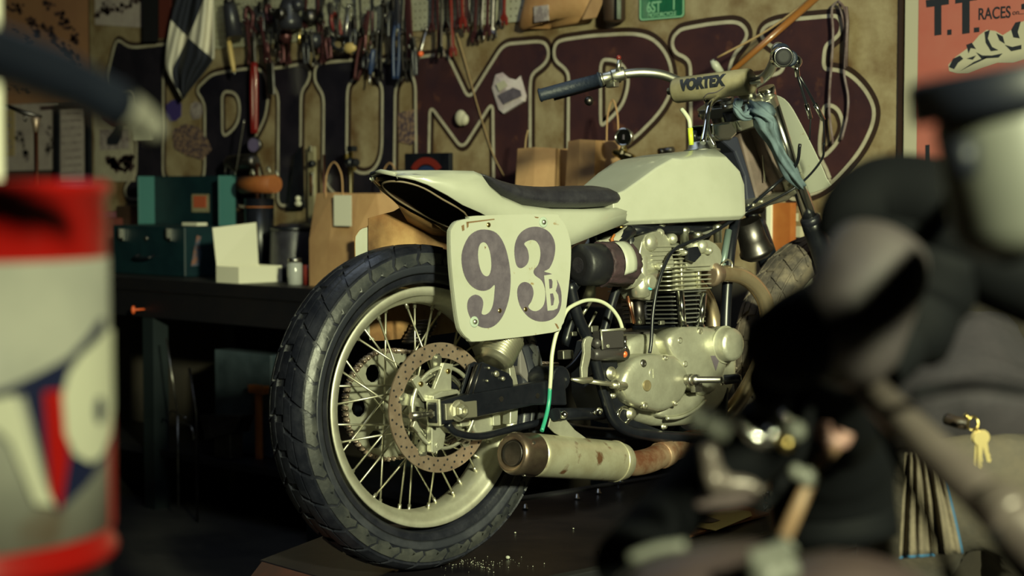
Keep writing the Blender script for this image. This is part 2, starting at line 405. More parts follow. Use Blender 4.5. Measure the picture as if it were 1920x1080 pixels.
g = G(); g.box(((pX0+pX1)/2, WALL-.028, (pz0+pz1)/2), (pX1-pX0, .003, pz1-pz0)); g.build('sheet', 'poster_cream', post, True)
pi = A(1718, 352, .03).x
g = G(); g.box(((pi+pX1-.03)/2, WALL-.030, (pz0+pz1)/2), (pX1-.03-pi, .001, pz1-pz0-.05)); o = g.build('printed_field', 'poster_pink', post, True); o['label'] = 'pink printed field'
def art_w(name, loops, m, off=.0312, par=post):
    g = G()
    for l in loops: g.prism(AX(l, off), flat, off-.0006, off)
    return g.build(name, m, par, True)
TT = [[(1736,3),(1737,14),(1752,12),(1752,67),(1765,65),(1765,10),(1779,8),(1779,-4),(1736,0)], [(1776,56),(1776,66),(1784,65),(1784,55)],
      [(1791,-4),(1791,7),(1804,5),(1804,64),(1818,62),(1818,2),(1832,0),(1832,-12),(1791,-7)], [(1826,52),(1826,61),(1836,60),(1836,51)], [(1735,272),(1735,306),(1743,306),(1743,271)], [(1915,8),(1915,18),(1925,17),(1925,5)]]
art_w('heading', TT, 'poster_ink')
e0 = A(1833, 29, .0315); e1 = A(1896, 22, .0315)
text('RACES', .045, 'poster_ink', 'subheading', post, frame(((e0+e1)/2), (1, 0, 0), (0, 0, 1)), .0003, .0006, (e1-e0).length/.135, 1.0)
text('on...', .02, 'poster_ink', 'small_print', post, frame(A(1909, 23, .0315), (1, 0, 0), (0, 0, 1)), .0003)
# rider drawing: pale shapes with dark ink lines
RID = [[(1790,108),(1812,92),(1826,78),(1836,66),(1850,56),(1866,58),(1880,66),(1896,56),(1905,44),(1925,38),(1925,110),(1900,118),(1870,118),(1840,128),(1815,138),(1795,138),(1780,134),(1778,122)]]
art_w('rider_drawing', RID, 'poster_cream', .0314)
INK = [[(1779,126),(1787,110),(1800,104),(1806,110),(1796,118),(1789,130)], [(1812,84),(1822,80),(1830,92),(1820,90),(1816,100)], [(1846,60),(1856,56),(1852,72),(1860,88),(1872,94),(1858,96),(1848,80)], [(1868,62),(1880,68),(1884,82),(1874,76)],
       [(1896,56),(1904,42),(1914,40),(1908,60),(1912,72),(1900,70)], [(1800,134),(1826,116),(1850,106),(1848,110),(1822,122)], [(1830,98),(1842,104),(1860,104),(1880,100),(1872,108),(1840,110)], [(1884,84),(1898,88),(1915,84),(1915,92),(1896,96)], [(1812,110),(1830,104),(1824,112)]]
art_w('ink_lines', INK, 'poster_ink', .0320)
# left side posters and papers
mat('poster_brown', (.34, .17, .09), .7, col2=(.29, .14, .08), nscale=3)
mat('ink_brown', (.04, .018, .022), .8)
mat('print_grey', (.20, .16, .165), .8, col2=(.34, .29, .28), nscale=25, lo=.45, hi=.55)
p1 = sheet('poster', 'brown poster with dark motocross riders drawn on it at the top left', 'poster', [(-40,-60),(172,-60),(176,186),(-40,200)], 'poster_brown', .006)
rng = random.Random(3)
def blots(parent, name, poly, n, m, off, smin, smax, seed=1, nbs=None):
    rr = random.Random(seed); g = G()
    for _ in range(n):
        i = rr.randrange(len(poly)-1); t = rr.random(); cx = poly[i][0]+(poly[i+1][0]-poly[i][0])*t; cy = poly[i][1]+(poly[i+1][1]-poly[i][1])*t
        cx += rr.uniform(-smax, smax)*1.0; cy += rr.uniform(-smax, smax)*1.0; s = rr.uniform(smin, smax); k = rr.randrange(5, 8); a0 = rr.random()*6
        l = [(cx+math.cos(a0+6.283*j/k)*s*rr.uniform(.35, 1), cy+math.sin(a0+6.283*j/k)*s*rr.uniform(.35, 1.2)) for j in range(k)]
        g.prism(AX(l, off), flat, off-.0006-.0001*rr.random(), off)
    return g.build(name, m, parent, True)
blots(p1, 'drawing', [(18,12),(38,14),(58,40),(74,66)], 40, 'ink_brown', .0067, 2, 7, 1)
blots(p1, 'drawing', [(84,8),(104,18),(122,42),(138,70),(142,90)], 46, 'ink_brown', .0067, 2, 7, 2)
blots(p1, 'drawing', [(84,50),(100,66),(118,88),(132,112),(140,118)], 46, 'ink_brown', .0067, 2, 8, 4)
blots(p1, 'drawing', [(20,50),(40,66),(56,82)], 14, 'ink_brown', .0067, 2, 6, 5)
blots(p1, 'drawing', [(14,160),(50,172)], 14, 'ink_brown', .0067, 2, 6, 6)
p2 = sheet('poster', 'faded pinkish poster with a grey wreath drawing left of the hanging flag', 'poster', [(178,-60),(268,-60),(268,52),(178,46)], 'paper_dim', .022, .0015)
blots(p2, 'drawing', [(178,28),(200,20),(224,16),(250,2),(262,-6)], 60, 'ink_brown', .0227, 2, 6, 8)
blots(p2, 'drawing', [(190,8),(215,2)], 20, 'print_grey', .0229, 2, 6, 9)
g = G(); g.hexa([A(268, 78, .02), A(297, 78, .02), A(297, 78, .06), A(268, 78, .06), A(268, -60, .02), A(297, -60, .02), A(297, -60, .06), A(268, -60, .06)])
tag(g.build('wall_post', 'black_matte'), 'black square post fixed to the wall left of the hanging flag', 'post')
mat('red_brown', (.10, .02, .015), .6)
sheet('wall_board', 'dark red board edge between the black post and the flag', 'board', [(298,-60),(322,-60),(318,70),(298,72)], 'red_brown', .03, .01)
p3 = sheet('paper_notice', 'large pale notice with a dark heading behind the copper rod', 'notice', [(-30,200),(108,189),(108,318),(-30,322)], 'paper_dim', .006)
art(p3, 'heading', [(75,199),(106,196),(106,204),(75,207)], 'ink_brown', .0068)
blots(p3, 'print', [(80,230),(100,262),(84,292)], 36, 'print_grey', .0068, 2, 6, 12); blots(p3, 'print', [(34,248),(50,300)], 24, 'print_grey', .0068, 3, 8, 13)
mat('paper_buff', (.36, .27, .14), .8)
p3b = sheet('leaflet', 'narrow buff leaflet at the far left over the pale notice', 'leaflet', [(-8,208),(27,205),(27,292),(-8,294)], 'paper_buff', .0085)
blots(p3b, 'print', [(14,226),(17,262),(16,282)], 10, 'print_grey', .0092, 2, 5, 15)
fr = thing('picture_frame', 'black framed sheet of small print hanging between the copper rod and the pinned pictures', 'picture', (A(140, 270, 0).x, WALL, A(140, 345, 0).z))
g = G()
fo = AX([(109,196),(174,190),(175,350),(109,352)], .02); fi = AX([(117,204),(166,199),(167,352),(117,353)], .02)
g.prism([fo, [(a+(.0), b+.02 if k > 1 else b) for k, (a, b) in enumerate(fi)]], flat, .0235, .04); g.build('frame', 'black_paint', fr, True)
g = G(); g.prism(fi, flat, .022, .03); g.build('print_sheet', 'paper_dim', fr, True)
g = G()
for k in range(9): g.prism(AX([(122,212+k*14),(160,209+k*14),(160,212+k*14),(122,215+k*14)], .0108), flat, .0301, .0306)
g.build('text_lines', 'print_grey', fr, True)
p4 = sheet('pinned_picture', 'buff pinned sheet with a dark figure photo above a brown stain', 'picture', [(177,196),(248,192),(252,340),(177,341)], 'sign_cream', .0262)
art(p4, 'photo', [(187,242),(242,240),(242,279),(187,282)], 'print_grey', .0270)
art(p4, 'photo_detail', [(200,260),(212,244),(218,232),(232,232),(228,258),(220,272),(200,272)], 'poster_ink', .0278)
art(p4, 'red_patch', [(190,208),(238,206),(240,232),(212,236),(194,222)], 'red_brown', .0274)
blots(p4, 'stain', [(206,300),(230,312),(240,300)], 40, 'ink_brown', .0282, 4, 10, 21)
sheet('paper_tag', 'small cream paper tag pinned beside the dark letter', 'tag', [(249,227),(284,224),(285,261),(251,263)], 'paper_white', .0275)
# stickers on the tan ground
mat('purple', (.05, .035, .17), .5); mat('sticker_mix', (.24, .15, .10), .6, col2=(.05, .035, .055), nscale=60, lo=.45, hi=.55)
sheet('sticker', 'purple and white round sticker below the flag', 'sticker', [(312,196),(322,188),(334,186),(340,196),(339,218),(330,226),(318,228),(311,218)], 'purple', .024)
sheet('sticker', 'dark oval sticker beside the purple one', 'sticker', [(358,196),(366,190),(376,194),(379,210),(374,222),(362,224),(356,212)], 'print_grey', .024)
sheet('sticker', 'torn collage sticker above the open toolbox lid', 'sticker', [(322,244),(346,232),(372,238),(388,262),(396,280),(380,300),(350,292),(326,278)], 'sticker_mix', .024)
sheet('sticker', 'torn strip of stickers between the letters U and M', 'sticker', [(746,212),(776,205),(778,262),(770,272),(748,266)], 'sticker_mix', .025)
mat('sticker_lilac', (.42, .33, .36), .6, col2=(.55, .5, .5), nscale=10)
st = thing('crumpled_sticker', 'crumpled lilac sticker with dark writing stuck on the letter M', 'sticker', A(950, 212, .02))
g = G(); q = AX([(928,140),(940,136),(952,146),(966,150),(974,142),(985,180),(983,190),(945,213),(936,205),(921,165)], .03); c0 = Vector((sum(a for a, b in q)/len(q), sum(b for a, b in q)/len(q)))
rr = random.Random(4); vs = [flat(a, b, .024+.012*rr.random()) for a, b in q]+[flat(a, b, .0236) for a, b in q]+[flat(c0.x, c0.y, .040), flat(c0.x, c0.y, .0236)]
k = len(q); fs = [(i, (i+1) % k, 2*k) for i in range(k)]+[((i+1) % k+k, i+k, 2*k+1) for i in range(k)]+[(i, i+k, (i+1) % k+k, (i+1) % k) for i in range(k)]
g.add(vs, fs); g.build('sheet', 'sticker_lilac', st, True)
g = G(); g.prism(AX([(934,178),(962,164),(976,170),(978,180),(960,188),(944,196)], .041), flat, .0405, .0412); g.build('print', 'plate_ink', st, True)
g = G(); g.prism(AX([(930,158),(945,150),(952,160),(936,172)], .041), flat, .0405, .0412); g.build('pale_patch', 'poster_cream', st, True)
# licence plate
mat('plate_green', (.012, .12, .06), .4, col2=(.01, .085, .045), nscale=10); mat('plate_mint', (.20, .42, .26), .5)
lp = thing('licence_plate', 'green motorcycle licence plate screwed to the wall, mint lettering', 'licence plate', A(1240, 35, 0))
ec = A(1240, -4, .03); hw = (A(1282, 31, .03).x-A(1199, 38, .03).x)/2; hz = ec.z-A(1240, 35.5, .03).z
def rr2(cx, cy, hx, hy, r, k=5):
    out = []
    for sx_, sy_, a0 in ((1, 1, 0), (-1, 1, 90), (-1, -1, 180), (1, -1, 270)):
        for j in range(k+1):
            a = math.radians(a0+90*j/k); out.append((cx+sx_*(hx-r)+math.cos(a)*r, cy+sy_*(hy-r)+math.sin(a)*r))
    return out
g = G(); g.prism(rr2(ec.x, ec.z, hw, hz, .012), flat, .024, .028); g.build('plate', 'plate_green', lp, True)
g = G(); g.prism([rr2(ec.x, ec.z, hw, hz, .012), rr2(ec.x, ec.z, hw-.005, hz-.005, .009)], flat, .028, .0295); g.build('rim', 'plate_mint', lp, True)
c1 = A(1226, 14, .0285); text('6ST', .048, 'plate_mint', 'characters', lp, frame(c1, (1, 0, 0), (0, 0, 1)), .0008, .001, .80, 1)
c1 = A(1263.5, 9, .0285); text('1', .048, 'plate_mint', 'characters', lp, frame(c1, (1, 0, 0), (0, 0, 1)), .0008, .001, .8, 1)
c1 = A(1241, 27.5, .0285); text('MOTORCYCLE', .019, 'plate_mint', 'characters', lp, frame(c1, (1, 0, 0), (0, 0, 1)), .0008, .0004, .92, 1)
# ================================================================ HANGING TOOLS (on pegboard and along its lower edge)
mat('tool_red', (.16, .018, .014), .35, coat=.2); mat('tool_blue', (.015, .03, .09), .4); mat('tool_wood', (.50, .36, .14), .5); mat('tool_black', (.02, .02, .028), .35)
mat('tool_maroon', (.09, .03, .035), .4, .6); mat('tool_chrome', (.55, .53, .52), .28, 1.0, col2=(.36, .33, .33), nscale=30); mat('tool_orange', (.75, .12, .03), .5)
DEP = .055
def peg(t, x, z): g = G(); g.tube([(x, WALL-.028, z), (x, WALL-DEP-.012, z), (x, WALL-DEP-.014, z+.012)], .0022, 6); g.build('hook', 'steel', t, True)
NT = [0]
def tool_root(name, label, cat, p, q, group=None):
    global DEP
    NT[0] += 1; DEP = .046+.014*(NT[0] % 4)
    a = A(*p, DEP); b = A(*q, DEP)
    t = thing(name, label, cat, (a.x, WALL-.029, a.z), group); peg(t, a.x, a.z); return t, a, b
def perp(a, b): d = (b-a).normalized(); return Vector((d.z, 0, -d.x))
def Pt(a, b, s, k=0.0, y=0.0): d = (b-a); return a+d*s+perp(a, b)*k+Vector((0, -y, 0))
def outl(a, b, pts): return [(Pt(a, b, s, k).x, Pt(a, b, s, k).z) for s, k in pts]
def flatp(g, l, y0=-.004, y1=.004): g.prism(l, lambda X, Z, t: Vector((X, WALL-DEP-t, Z)), y0, y1)
def wrench(p, q, m, label, wd=.011, head='m'):
    t, a, b = tool_root('combination_wrench', label, 'wrench', p, q, 'spanners along the pegboard'); L = (b-a).length; h = wd*1.25; e = h*1.6/L
    g = G(); g.lathe(a, (0, 1, 0), [(-.005, h), (.005, h), (.005, h*.55), (-.005, h*.55)], 16, closed=True)
    flatp(g, outl(a, b, [(e*.5, wd*.45), (.5, wd*.36), (1-e*1.6, wd*.5), (1-e, wd*1.35), (1, wd*1.5), (1+e*.2, wd*.75), (1-e*.5, wd*.55), (1-e*.5, -wd*.55), (1+e*.2, -wd*.75), (1, -wd*1.5), (1-e, -wd*1.35), (1-e*1.6, -wd*.5), (.5, -wd*.36), (e*.5, -wd*.45)]))
    g.build('wrench_body', m, t, True, bev=.0015); return t
def pliers(p, q, mh, label, mj='tool_chrome', spread=.02, hr=.0065):
    t, a, b = tool_root('pliers', label, 'pliers', p, q, 'pliers hanging from the pegboard'); g = G()
    flatp(g, outl(a, b, [(0, .004), (.1, .009), (.28, .013), (.36, .012), (.36, -.012), (.28, -.013), (.1, -.009), (0, -.004)]), -.006, .006)
    g.build('jaws', mj, t, True, bev=.002)
    for s in (-1, 1):
        g = G(); g.tube(cr_path([Pt(a, b, .30, s*.004), Pt(a, b, .5, s*spread), Pt(a, b, .8, s*spread*.9), Pt(a, b, 1, s*spread*.6)], 4), hr, 8); g.build('handle', mh, t, True)
    return t
def driver(p, q, mh, label, name='screwdriver', cat='screwdriver', k=.45, r=.012, up=True):
    t, a, b = tool_root(name, label, cat, p, q); L = (b-a).length; d = (b-a)/L
    g = G(); g.lathe(a, d, [(0, r*.6), (.008, r), (L*k*.8, r), (L*k*.9, r*.7), (L*k, r*.8)], 12); g.build('handle', mh, t, True)
    g = G(); g.lathe(a, d, [(L*k, .0035), (L*.95, .0035), (L, .002)], 8); g.build('shaft', 'tool_chrome', t, True); return t
def hammer(p, q, mh, label):
    t, a, b = tool_root('hammer', label, 'hammer', p, q); L = (b-a).length; d = (b-a)/L; n_ = perp(a, b)
    g = G(); g.tube([a, a+d*L*.4, b], [.007, .008, .011], 10); g.build('handle', mh, t, True)
    g = G(); g.lathe(a-n_*.045, n_, [(0, .009), (.01, .012), (.025, .012), (.03, .009), (.06, .009), (.066, .012), (.088, .012), (.095, .004)], 14); g.build('hammer_head', 'tool_chrome', t, True)
def snips(p, q, m, label):
    t, a, b = tool_root('snips', label, 'snips', p, q); g = G()
    for s in (-1, 1): flatp(g, outl(a, b, [(0, s*.002), (.2, s*.016), (.42, s*.012), (.42, -s*.002)]))
    g.build('blades', 'tool_chrome', t, True)
    for s in (-1, 1):
        g = G(); g.tube(cr_path([Pt(a, b, .38, s*.004), Pt(a, b, .6, s*.028), Pt(a, b, .85, s*.030), Pt(a, b, 1, s*.012)], 5), .006, 8); g.build('handle', m, t, True)
def feeler(p, q, m, label, wd=.016, name='hanging_file', cat='file', th=.004):
    t, a, b = tool_root(name, label, cat, p, q); g = G()
    flatp(g, outl(a, b, [(0, wd*.5), (.1, wd), (1, wd), (1, -wd), (.1, -wd), (0, -wd*.5)]), -th, th); g.build('blade', m, t, True, bev=.0015)
# hanging lamp-like and bigger tools, left to right
t, a, b = tool_root('hanging_jar', 'grey metal canister with round cap at the left end of the pegboard', 'canister', (441, 6), (452, 72))
a = a+Vector((0, -.03, 0)); b = b+Vector((0, -.03, 0)); g = G(); d = (b-a).normalized(); g.lathe(a, d, [(0, .02), (.012, .028), (.022, .030), ((b-a).length, .036)], 18); g.build('body', 'tool_black', t, True)
g = G(); g.lathe(a-d*.012, d, [(0, .022), (.014, .024)], 16); g.build('cap', 'dark_steel', t, True)
driver((427, 28), (443, 72), 'tool_black', 'slim chrome punch hanging against the grey canister', 'punch', 'punch', .25, .008)
driver((429, 76), (440, 140), 'tool_wood', 'pale wooden handled tool hanging just right of the flag', 'wooden_handle_tool', 'hand tool', .92, .010)
g = G()
t, a, b = tool_root('clamp', 'dark spring clamp above the red handled cutters', 'clamp', (463, 12), (476, 66)); d = (b-a).normalized()
for s in (-1, 1): g.tube(cr_path([Pt(a, b, 0, s*.004), Pt(a, b, .35, s*.024), Pt(a, b, .7, s*.006), Pt(a, b, 1, s*.022)], 5), .007, 8)
g.build('clamp_arms', 'tool_maroon', t, True)
pliers((476, 60), (477, 250), 'red_plastic', 'long red handled bolt cutters hanging beside the wooden handle', 'tool_chrome', .011, hr=.0105)
feeler((505, 112), (508, 178), 'tool_chrome', 'flat silver file hanging in front of the letter I', .022)
wrench((488, 38), (502, 114), 'tool_maroon', 'reddish dark spanner above the flat silver file', .012)
wrench((516, 54), (526, 112), 'tool_chrome', 'short chrome spanner leaning right above the letter I', .010)
pliers((497, 60), (500, 116), 'tool_maroon', 'small pliers with dull red grips above the silver file', 'dark_steel', .012)
t, a, b = tool_root('carburettor', 'dark carburettor body hung in the middle of the left tool cluster', 'carburettor', (556, 0), (560, 92)); a = a+Vector((0, -.035, 0)); b = b+Vector((0, -.035, 0)); d = (b-a).normalized()
g = G(); g.lathe(a, d, [(0, .03), (.03, .042), (.06, .036), (.08, .046), (.11, .046), (.12, .02)], 20); g.ball(Pt(a, b, .15, -.05), .026, 14); g.build('body', 'tool_black', t, True)
g = G(); g.lathe(Pt(a, b, .32, -.01, .040), (0, -1, 0), [(0, .022), (.02, .024), (.03, .02)], 16); g.build('float_bowl', 'dark_steel', t, True)
g = G(); g.lathe(A(563, 54, .150), A(559, 88, .150)-A(563, 54, .150), [(0, .006), (.052, .0085), (.06, .004)], 12); o = g.build('brass_tube', 'brass', t, True); o['label'] = 'pale brass tube'
for i, (x, y, r) in enumerate([(540, 22, .020), (548, 14, .018), (536, 62, .024), (582, 26, .026), (590, 70, .028)]):
    t, a, b = tool_root('hanging_fitting', ['round black fitting left of the dark carburettor', 'small knob above the dark carburettor', 'dark bulb shaped fitting low left of the carburettor', 'grey valve body right of the carburettor', 'dark tin hanging low right of the carburettor'][i], 'fitting', (x, y-9), (x+2, y+18))
    g = G(); g.lathe(A(x, y-9, .06), (0.05, 0, -1), [(0, r*.5), (.012, r), (.04, r*1.05), (.06, r*.5)], 16); g.build('body', ['tool_black', 'dark_steel', 'tool_maroon', 'dark_steel', 'tool_black'][i], t, True)
pliers((619, 4), (636, 68), 'tool_red', 'pliers with dull red grips spread apart, left of the thin chrome rod', 'tool_chrome', .020)
driver((655, 8), (648, 70), 'tool_chrome', 'thin chrome rod hanging vertically left of the tall chrome bar', 'chrome_rod', 'rod', .1, .005)
t, a, b = tool_root('strap_loop', 'dark coil of cable hanging at the pegboard edge above the letter U', 'cable', (628, 66), (640, 100))
g = G()
for k in range(4): g.tube([A(632+k*3, 80, .05+.006*k)+Vector((math.cos(j*.42)*.05, 0, math.sin(j*.42)*.026)) for j in range(15)], .005, 6, closed=True)
g.build('coil', 'tool_black', t, True)
t, a, b = tool_root('brush', 'stubby brush with pale bristles lying over the top of letter U', 'brush', (650, 84), (664, 96)); g = G(); g.ball(A(656, 90, .09), .026, 14, (1.3, .6, .8)); g.build('bristles', 'tool_wood', t, True); g = G(); g.tube([A(640, 94, .09), A(649, 91, .09)], .012, 8); g.build('ferrule', 'tool_chrome', t, True)
wrench((700, -12), (700, 88), 'chrome', 'bright chrome bar spanner, tallest at the left of the centre cluster', .010)
pliers((691, 20), (668, 150), 'tool_maroon', 'long dark pliers crossing down over the right top of letter U', 'tool_maroon', .016)
driver((700, 92), (692, 160), 'tool_blue', 'screwdriver with a navy handle pointing down onto letter U', 'screwdriver', 'screwdriver', .7, .010)
pliers((688, 96), (684, 128), 'tool_black', 'small black pliers behind the navy screwdriver', 'dark_steel', .014)
snips((722, -6), (720, 120), 'tool_black', 'black handled snips hanging beside the bright chrome bar')
wrench((727, 32), (733, 118), 'tool_chrome', 'chrome spanner with a reddish shank right of the snips', .010)
wrench((718, 8), (713, 150), 'dark_steel', 'long dark spanner hanging behind the snips', .011)
pliers((745, -8), (742, 148), 'tool_blue', 'large pliers with navy grips reaching down to the letter M', 'tool_black', .016)
wrench((757, -10), (752, 96), 'tool_chrome', 'chrome spanner right of the large navy pliers', .009)
feeler((764, -12), (770, 110), 'tool_maroon', 'wide dark hacksaw blade holder left of the bare pegboard patch', .014)
driver((772, 90), (776, 122), 'tool_orange', 'tiny orange tipped marker beside the bare pegboard patch', 'marker', 'marker', .4, .006)
pliers((774, 70), (779, 142), 'tool_black', 'slim black tweezers hanging onto the top of letter M', 'tool_chrome', .008)
driver((801, 52), (782, 122), 'tool_chrome', 'thin chrome pick slanting across the top of letter M', 'pick', 'pick', .1, .004)
t, a, b = tool_root('tag_clip', 'small orange clip on the slanting pick above letter M', 'clip', (786, 96), (794, 104)); g = G(); g.ball(A(789, 101, .065), .0105, 10); g.build('clip_body', 'tool_orange', t, True)
RW = [((820, -10), (823, 108), 'tool_maroon', 'reddish dark spanner, leftmost and longest of the spanner row'), ((828, -12), (826, 106), 'tool_chrome', 'chrome spanner second in the spanner row, low open end'),
      ((838, -10), (838, 60), 'chrome', 'short bright spanner third in the spanner row'), ((845, -10), (850, 104), 'tool_red', 'long red smeared spanner fourth in the spanner row'),
      ((857, -14), (860, 52), 'tool_maroon', 'dull red spanner fifth in the spanner row'), ((866, -14), (868, 50), 'tool_red', 'red tipped spanner sixth in the spanner row'),
      ((880, -14), (880, 42), 'tool_chrome', 'slim chrome spanner left of the three stepped ones'), ((893, -14), (890, 78), 'tool_maroon', 'dark spanner, lowest of the three stepped ones'),
      ((905, -14), (901, 74), 'tool_chrome', 'grey spanner, middle of the three stepped ones'), ((915, -14), (913, 66), 'tool_maroon', 'dark spanner, highest of the three stepped ones'),
      ((927, -14), (925, 70), 'tool_chrome', 'chrome spanner with a wide open end, next to last in the row'), ((946, -14), (945, 46), 'tool_red', 'red dipped spanner at the right end of the row')]
for r_ in RW: wrench(*r_[:3], r_[3], .0115)
# bits at the top edge behind
wrench((610, -20), (600, 40), 'dark_steel', 'dark spanner slanting behind the dull red pliers', .012)
wrench((674, -16), (678, 66), 'dark_steel', 'dark spanner hanging just right of the thin chrome rod', .010)
feeler((596, -16), (598, 100), 'tool_maroon', 'long thin maroon blade hanging down to letter U', .005)
EX = [('w',(462,40),(470,118),'tool_maroon','rusty spanner hanging between the wooden handle and the red cutters',.012), ('p',(486,4),(492,60),'tool_black','black pliers high above the red cutters',.014),
      ('w',(512,22),(520,96),'dark_steel','dark spanner left of the round black fitting',.012), ('p',(526,66),(530,118),'tool_maroon','rusty pliers below the round black fitting',.012), ('w',(545,50),(541,120),'tool_maroon','rusty spanner left of the pale brass tube',.010),
      ('p',(572,58),(575,120),'tool_black','black pliers right of the pale brass tube',.014), ('w',(583,60),(590,122),'tool_chrome','dull chrome spanner crossing the black pliers',.009), ('w',(604,44),(606,118),'tool_maroon','rusty spanner beside the maroon blade',.011),
      ('p',(612,50),(618,110),'tool_maroon','rusty pliers below the spread red pliers',.013), ('w',(640,-8),(630,70),'tool_chrome','chrome spanner slanting behind the red pliers',.009), ('p',(664,30),(660,100),'tool_black','black pliers between the thin chrome rod and the bar spanner',.013),
      ('w',(682,60),(690,132),'tool_maroon','rusty spanner crossing the small black pliers',.010), ('w',(708,60),(704,128),'tool_chrome','chrome spanner close right of the bright bar spanner',.008), ('p',(736,-6),(731,70),'tool_black','black pliers above the reddish shanked spanner',.012),
      ('w',(751,60),(757,150),'dark_steel','dark spanner reaching down beside the letter M stem',.011), ('w',(768,40),(764,112),'tool_chrome','dull chrome spanner left of the bare pegboard patch',.008), ('w',(812,-10),(810,58),'tool_maroon','short dark spanner just left of the spanner row',.009),
      ('w',(873,-14),(874,60),'tool_maroon','dark spanner hidden behind the red tipped spanner',.009), ('w',(938,-14),(935,52),'tool_chrome','chrome spanner behind the red dipped one at the row end',.009), ('p',(500,-10),(506,44),'tool_maroon','rusty pliers at the top edge above the silver file',.013),
      ('w',(575,-14),(571,52),'tool_maroon','rusty spanner at the top edge right of the carburettor body',.010)]
for k_, p_, q_, m__, lb_, wd_ in EX: (wrench(p_, q_, m__, lb_, wd_) if k_ == 'w' else pliers(p_, q_, m__, lb_, 'dark_steel', wd_))
# leather pouch, dark cylinder, cord, ribbon
mat('leather_tan', (.34, .17, .07), .6, col2=(.42, .24, .11), nscale=7, bump=.25, bscale=24)
t = thing('leather_pouch', 'tan leather pouch with a grey badge hung above the letter P', 'pouch', A(1050, 50, .02))
g = G()
secs = []
for z_, x0, x1, dd_ in ((52, 984, 1040, .03), (44, 984, 1118, .06), (20, 992, 1126, .07), (-20, 1002, 1136, .07)):
    p0 = A(x0, z_, .02); p1 = A(x1, z_-4, .02); c = (p0+p1)/2; hx = (p1.x-p0.x)/2
    secs.append([Vector((c.x+math.cos(6.283*j/20)*hx, WALL-.022-max(0, dd_*(1+math.sin(6.283*j/20))/2), c.z+.012*math.sin(6.283*j/20*2))) for j in range(20)])
g.loft(secs); g.build('pouch_body', 'leather_tan', t, True)
g = G(); g.prism([(A(a, b_, .1).x, A(a, b_, .1).z) for a, b_ in [(1000, 12), (1026, 9), (1027, 38), (1001, 42)]], flat, .092, .098); g.build('badge', 'print_grey', t, True)
g = G(); g.hexa([A(1090, 38, .06), A(1118, 34, .06), A(1118, 34, .08), A(1090, 38, .08), A(1112, -10, .06), A(1138, -14, .06), A(1138, -14, .08), A(1112, -10, .08)]); g.build('flap', 'kraft', t, True, bev=.004)
t = thing('dark_roll', 'dark brown cylinder with a silver stripe beside the licence plate', 'roll', A(1152, 44, .062))
g = G(); q = A(1152, 44, .062); g.lathe(q, (0, 0, 1), [(0, .012), (.004, .028), (.012, .036), (.2, .036)], 22); g.build('roll_body', 'duct_brown', t, True)
g = G(); g.box((A(1167, 10, .062).x, WALL-.085, q.z+.1), (.010, .02, .18)); g.build('stripe', 'tool_chrome', t, True)
mat('cord_tan', (.30, .20, .10), .7); mat('amber', (.22, .085, .02), .35, coat=.3)
g = G(); g.tube(cr_path([A(857, 62, .04), A(868, 100, .035), (A(884, 158, .03)), A(905, 230, .03), A(925, 290, .03), A(945, 330, .03)], 5), .0022, 6); tag(g.build('cord', 'cord_tan'), 'thin tan cord hanging slantwise down across the letter M', 'cord')
g = G(); g.tube([A(1541, -14, .12), A(1372, 134, .34)], [.012, .008], 10); g.tube([A(1545, -14, .11), A(1376, 128, .33)], [.007, .005], 8); tag(g.build('amber_rod', 'amber'), 'amber translucent rod slanting down behind the handlebar pad', 'rod')
g = G(); g.tube(cr_path([A(1535, -14, .10), A(1440, 56, .16), A(1345, 108, .22)], 6), .0035, 6); tag(g.build('cord', 'cord_tan'), 'pale cord slanting above the amber rod', 'cord')
mat('scarf', (.10, .06, .06), .8, col2=(.20, .16, .17), nscale=18)
g = G()
for k, pl in enumerate([[(1572,2),(1582,14),(1588,40),(1586,90),(1584,128)], [(1572,2),(1560,16),(1562,60),(1560,110),(1556,160),(1555,210),(1562,270)], [(1574,6),(1584,60),(1582,130),(1590,180),(1588,220),(1578,262)]]):
    g.tube(cr_path([A(a, b_, .05-.005*k) for a, b_ in pl], 5), [.004]*(5*(len(pl)-1)+1), 6)
g.loft([[A(1580+s, y, .045), A(1588+s*.6, y, .06), A(1590+s, y, .04)] for s, y in ((0, 12), (3, 40), (1, 80), (0, 125))])
tag(g.build('thong', 'scarf'), 'dark frayed thong looped over a nail on the rightmost letter', 'thong')
g = G(); g.ball(A(864, 221, .045), .030, 16, (.85, .55, .95)); g.ball(A(870, 224, .045), .024, 14, (.9, .55, .9)); tag(g.build('putty_lump', 'poster_cream', fix=True), 'small beige lump stuck on the letter M', 'lump')
g = G(); g.tube([A(1335, 113, .2), A(1341, 122, .19), A(1352, 137, .18)], [.007, .013, .011], 12); tag(g.build('plastic_tube', 'plate_white'), 'stubby white tube hanging behind the handlebar pad', 'tube')
# copper rod with lever at far left, standing in front of the notices
t = thing('copper_stand', 'copper rod with a dark lever crossing its top, left of the framed sheet', 'stand', (D(66, 330, 6.4).x, D(66, 330, 6.4).y, 0))
q = D(67, 330, 6.4); top = D(67, 222, 6.4)
g = G(); g.tube([(q.x, q.y, 0), top], .008, 12); g.build('rod', 'copper', t, True)
g = G(); g.tube([D(10, 197, 6.4), D(44, 211, 6.4), D(78, 219, 6.4)], [.006, .009, .005], 8); g.build('lever', 'dark_steel', t, True)
g = G(); g.lathe(top, (0, 0, -1), [(-.006, .012), (.0, .018), (.03, .012), (.05, .010)], 12); g.build('collar', 'rotor', t, True)
g = G(); g.tube([D(47, 214, 6.4)+Vector((0, 0, -.012))+Vector((math.cos(j*.63)*.010, 0, math.sin(j*.63)*.015)) for j in range(10)], .0022, 6, closed=True); g.build('ring', 'dark_steel', t, True)
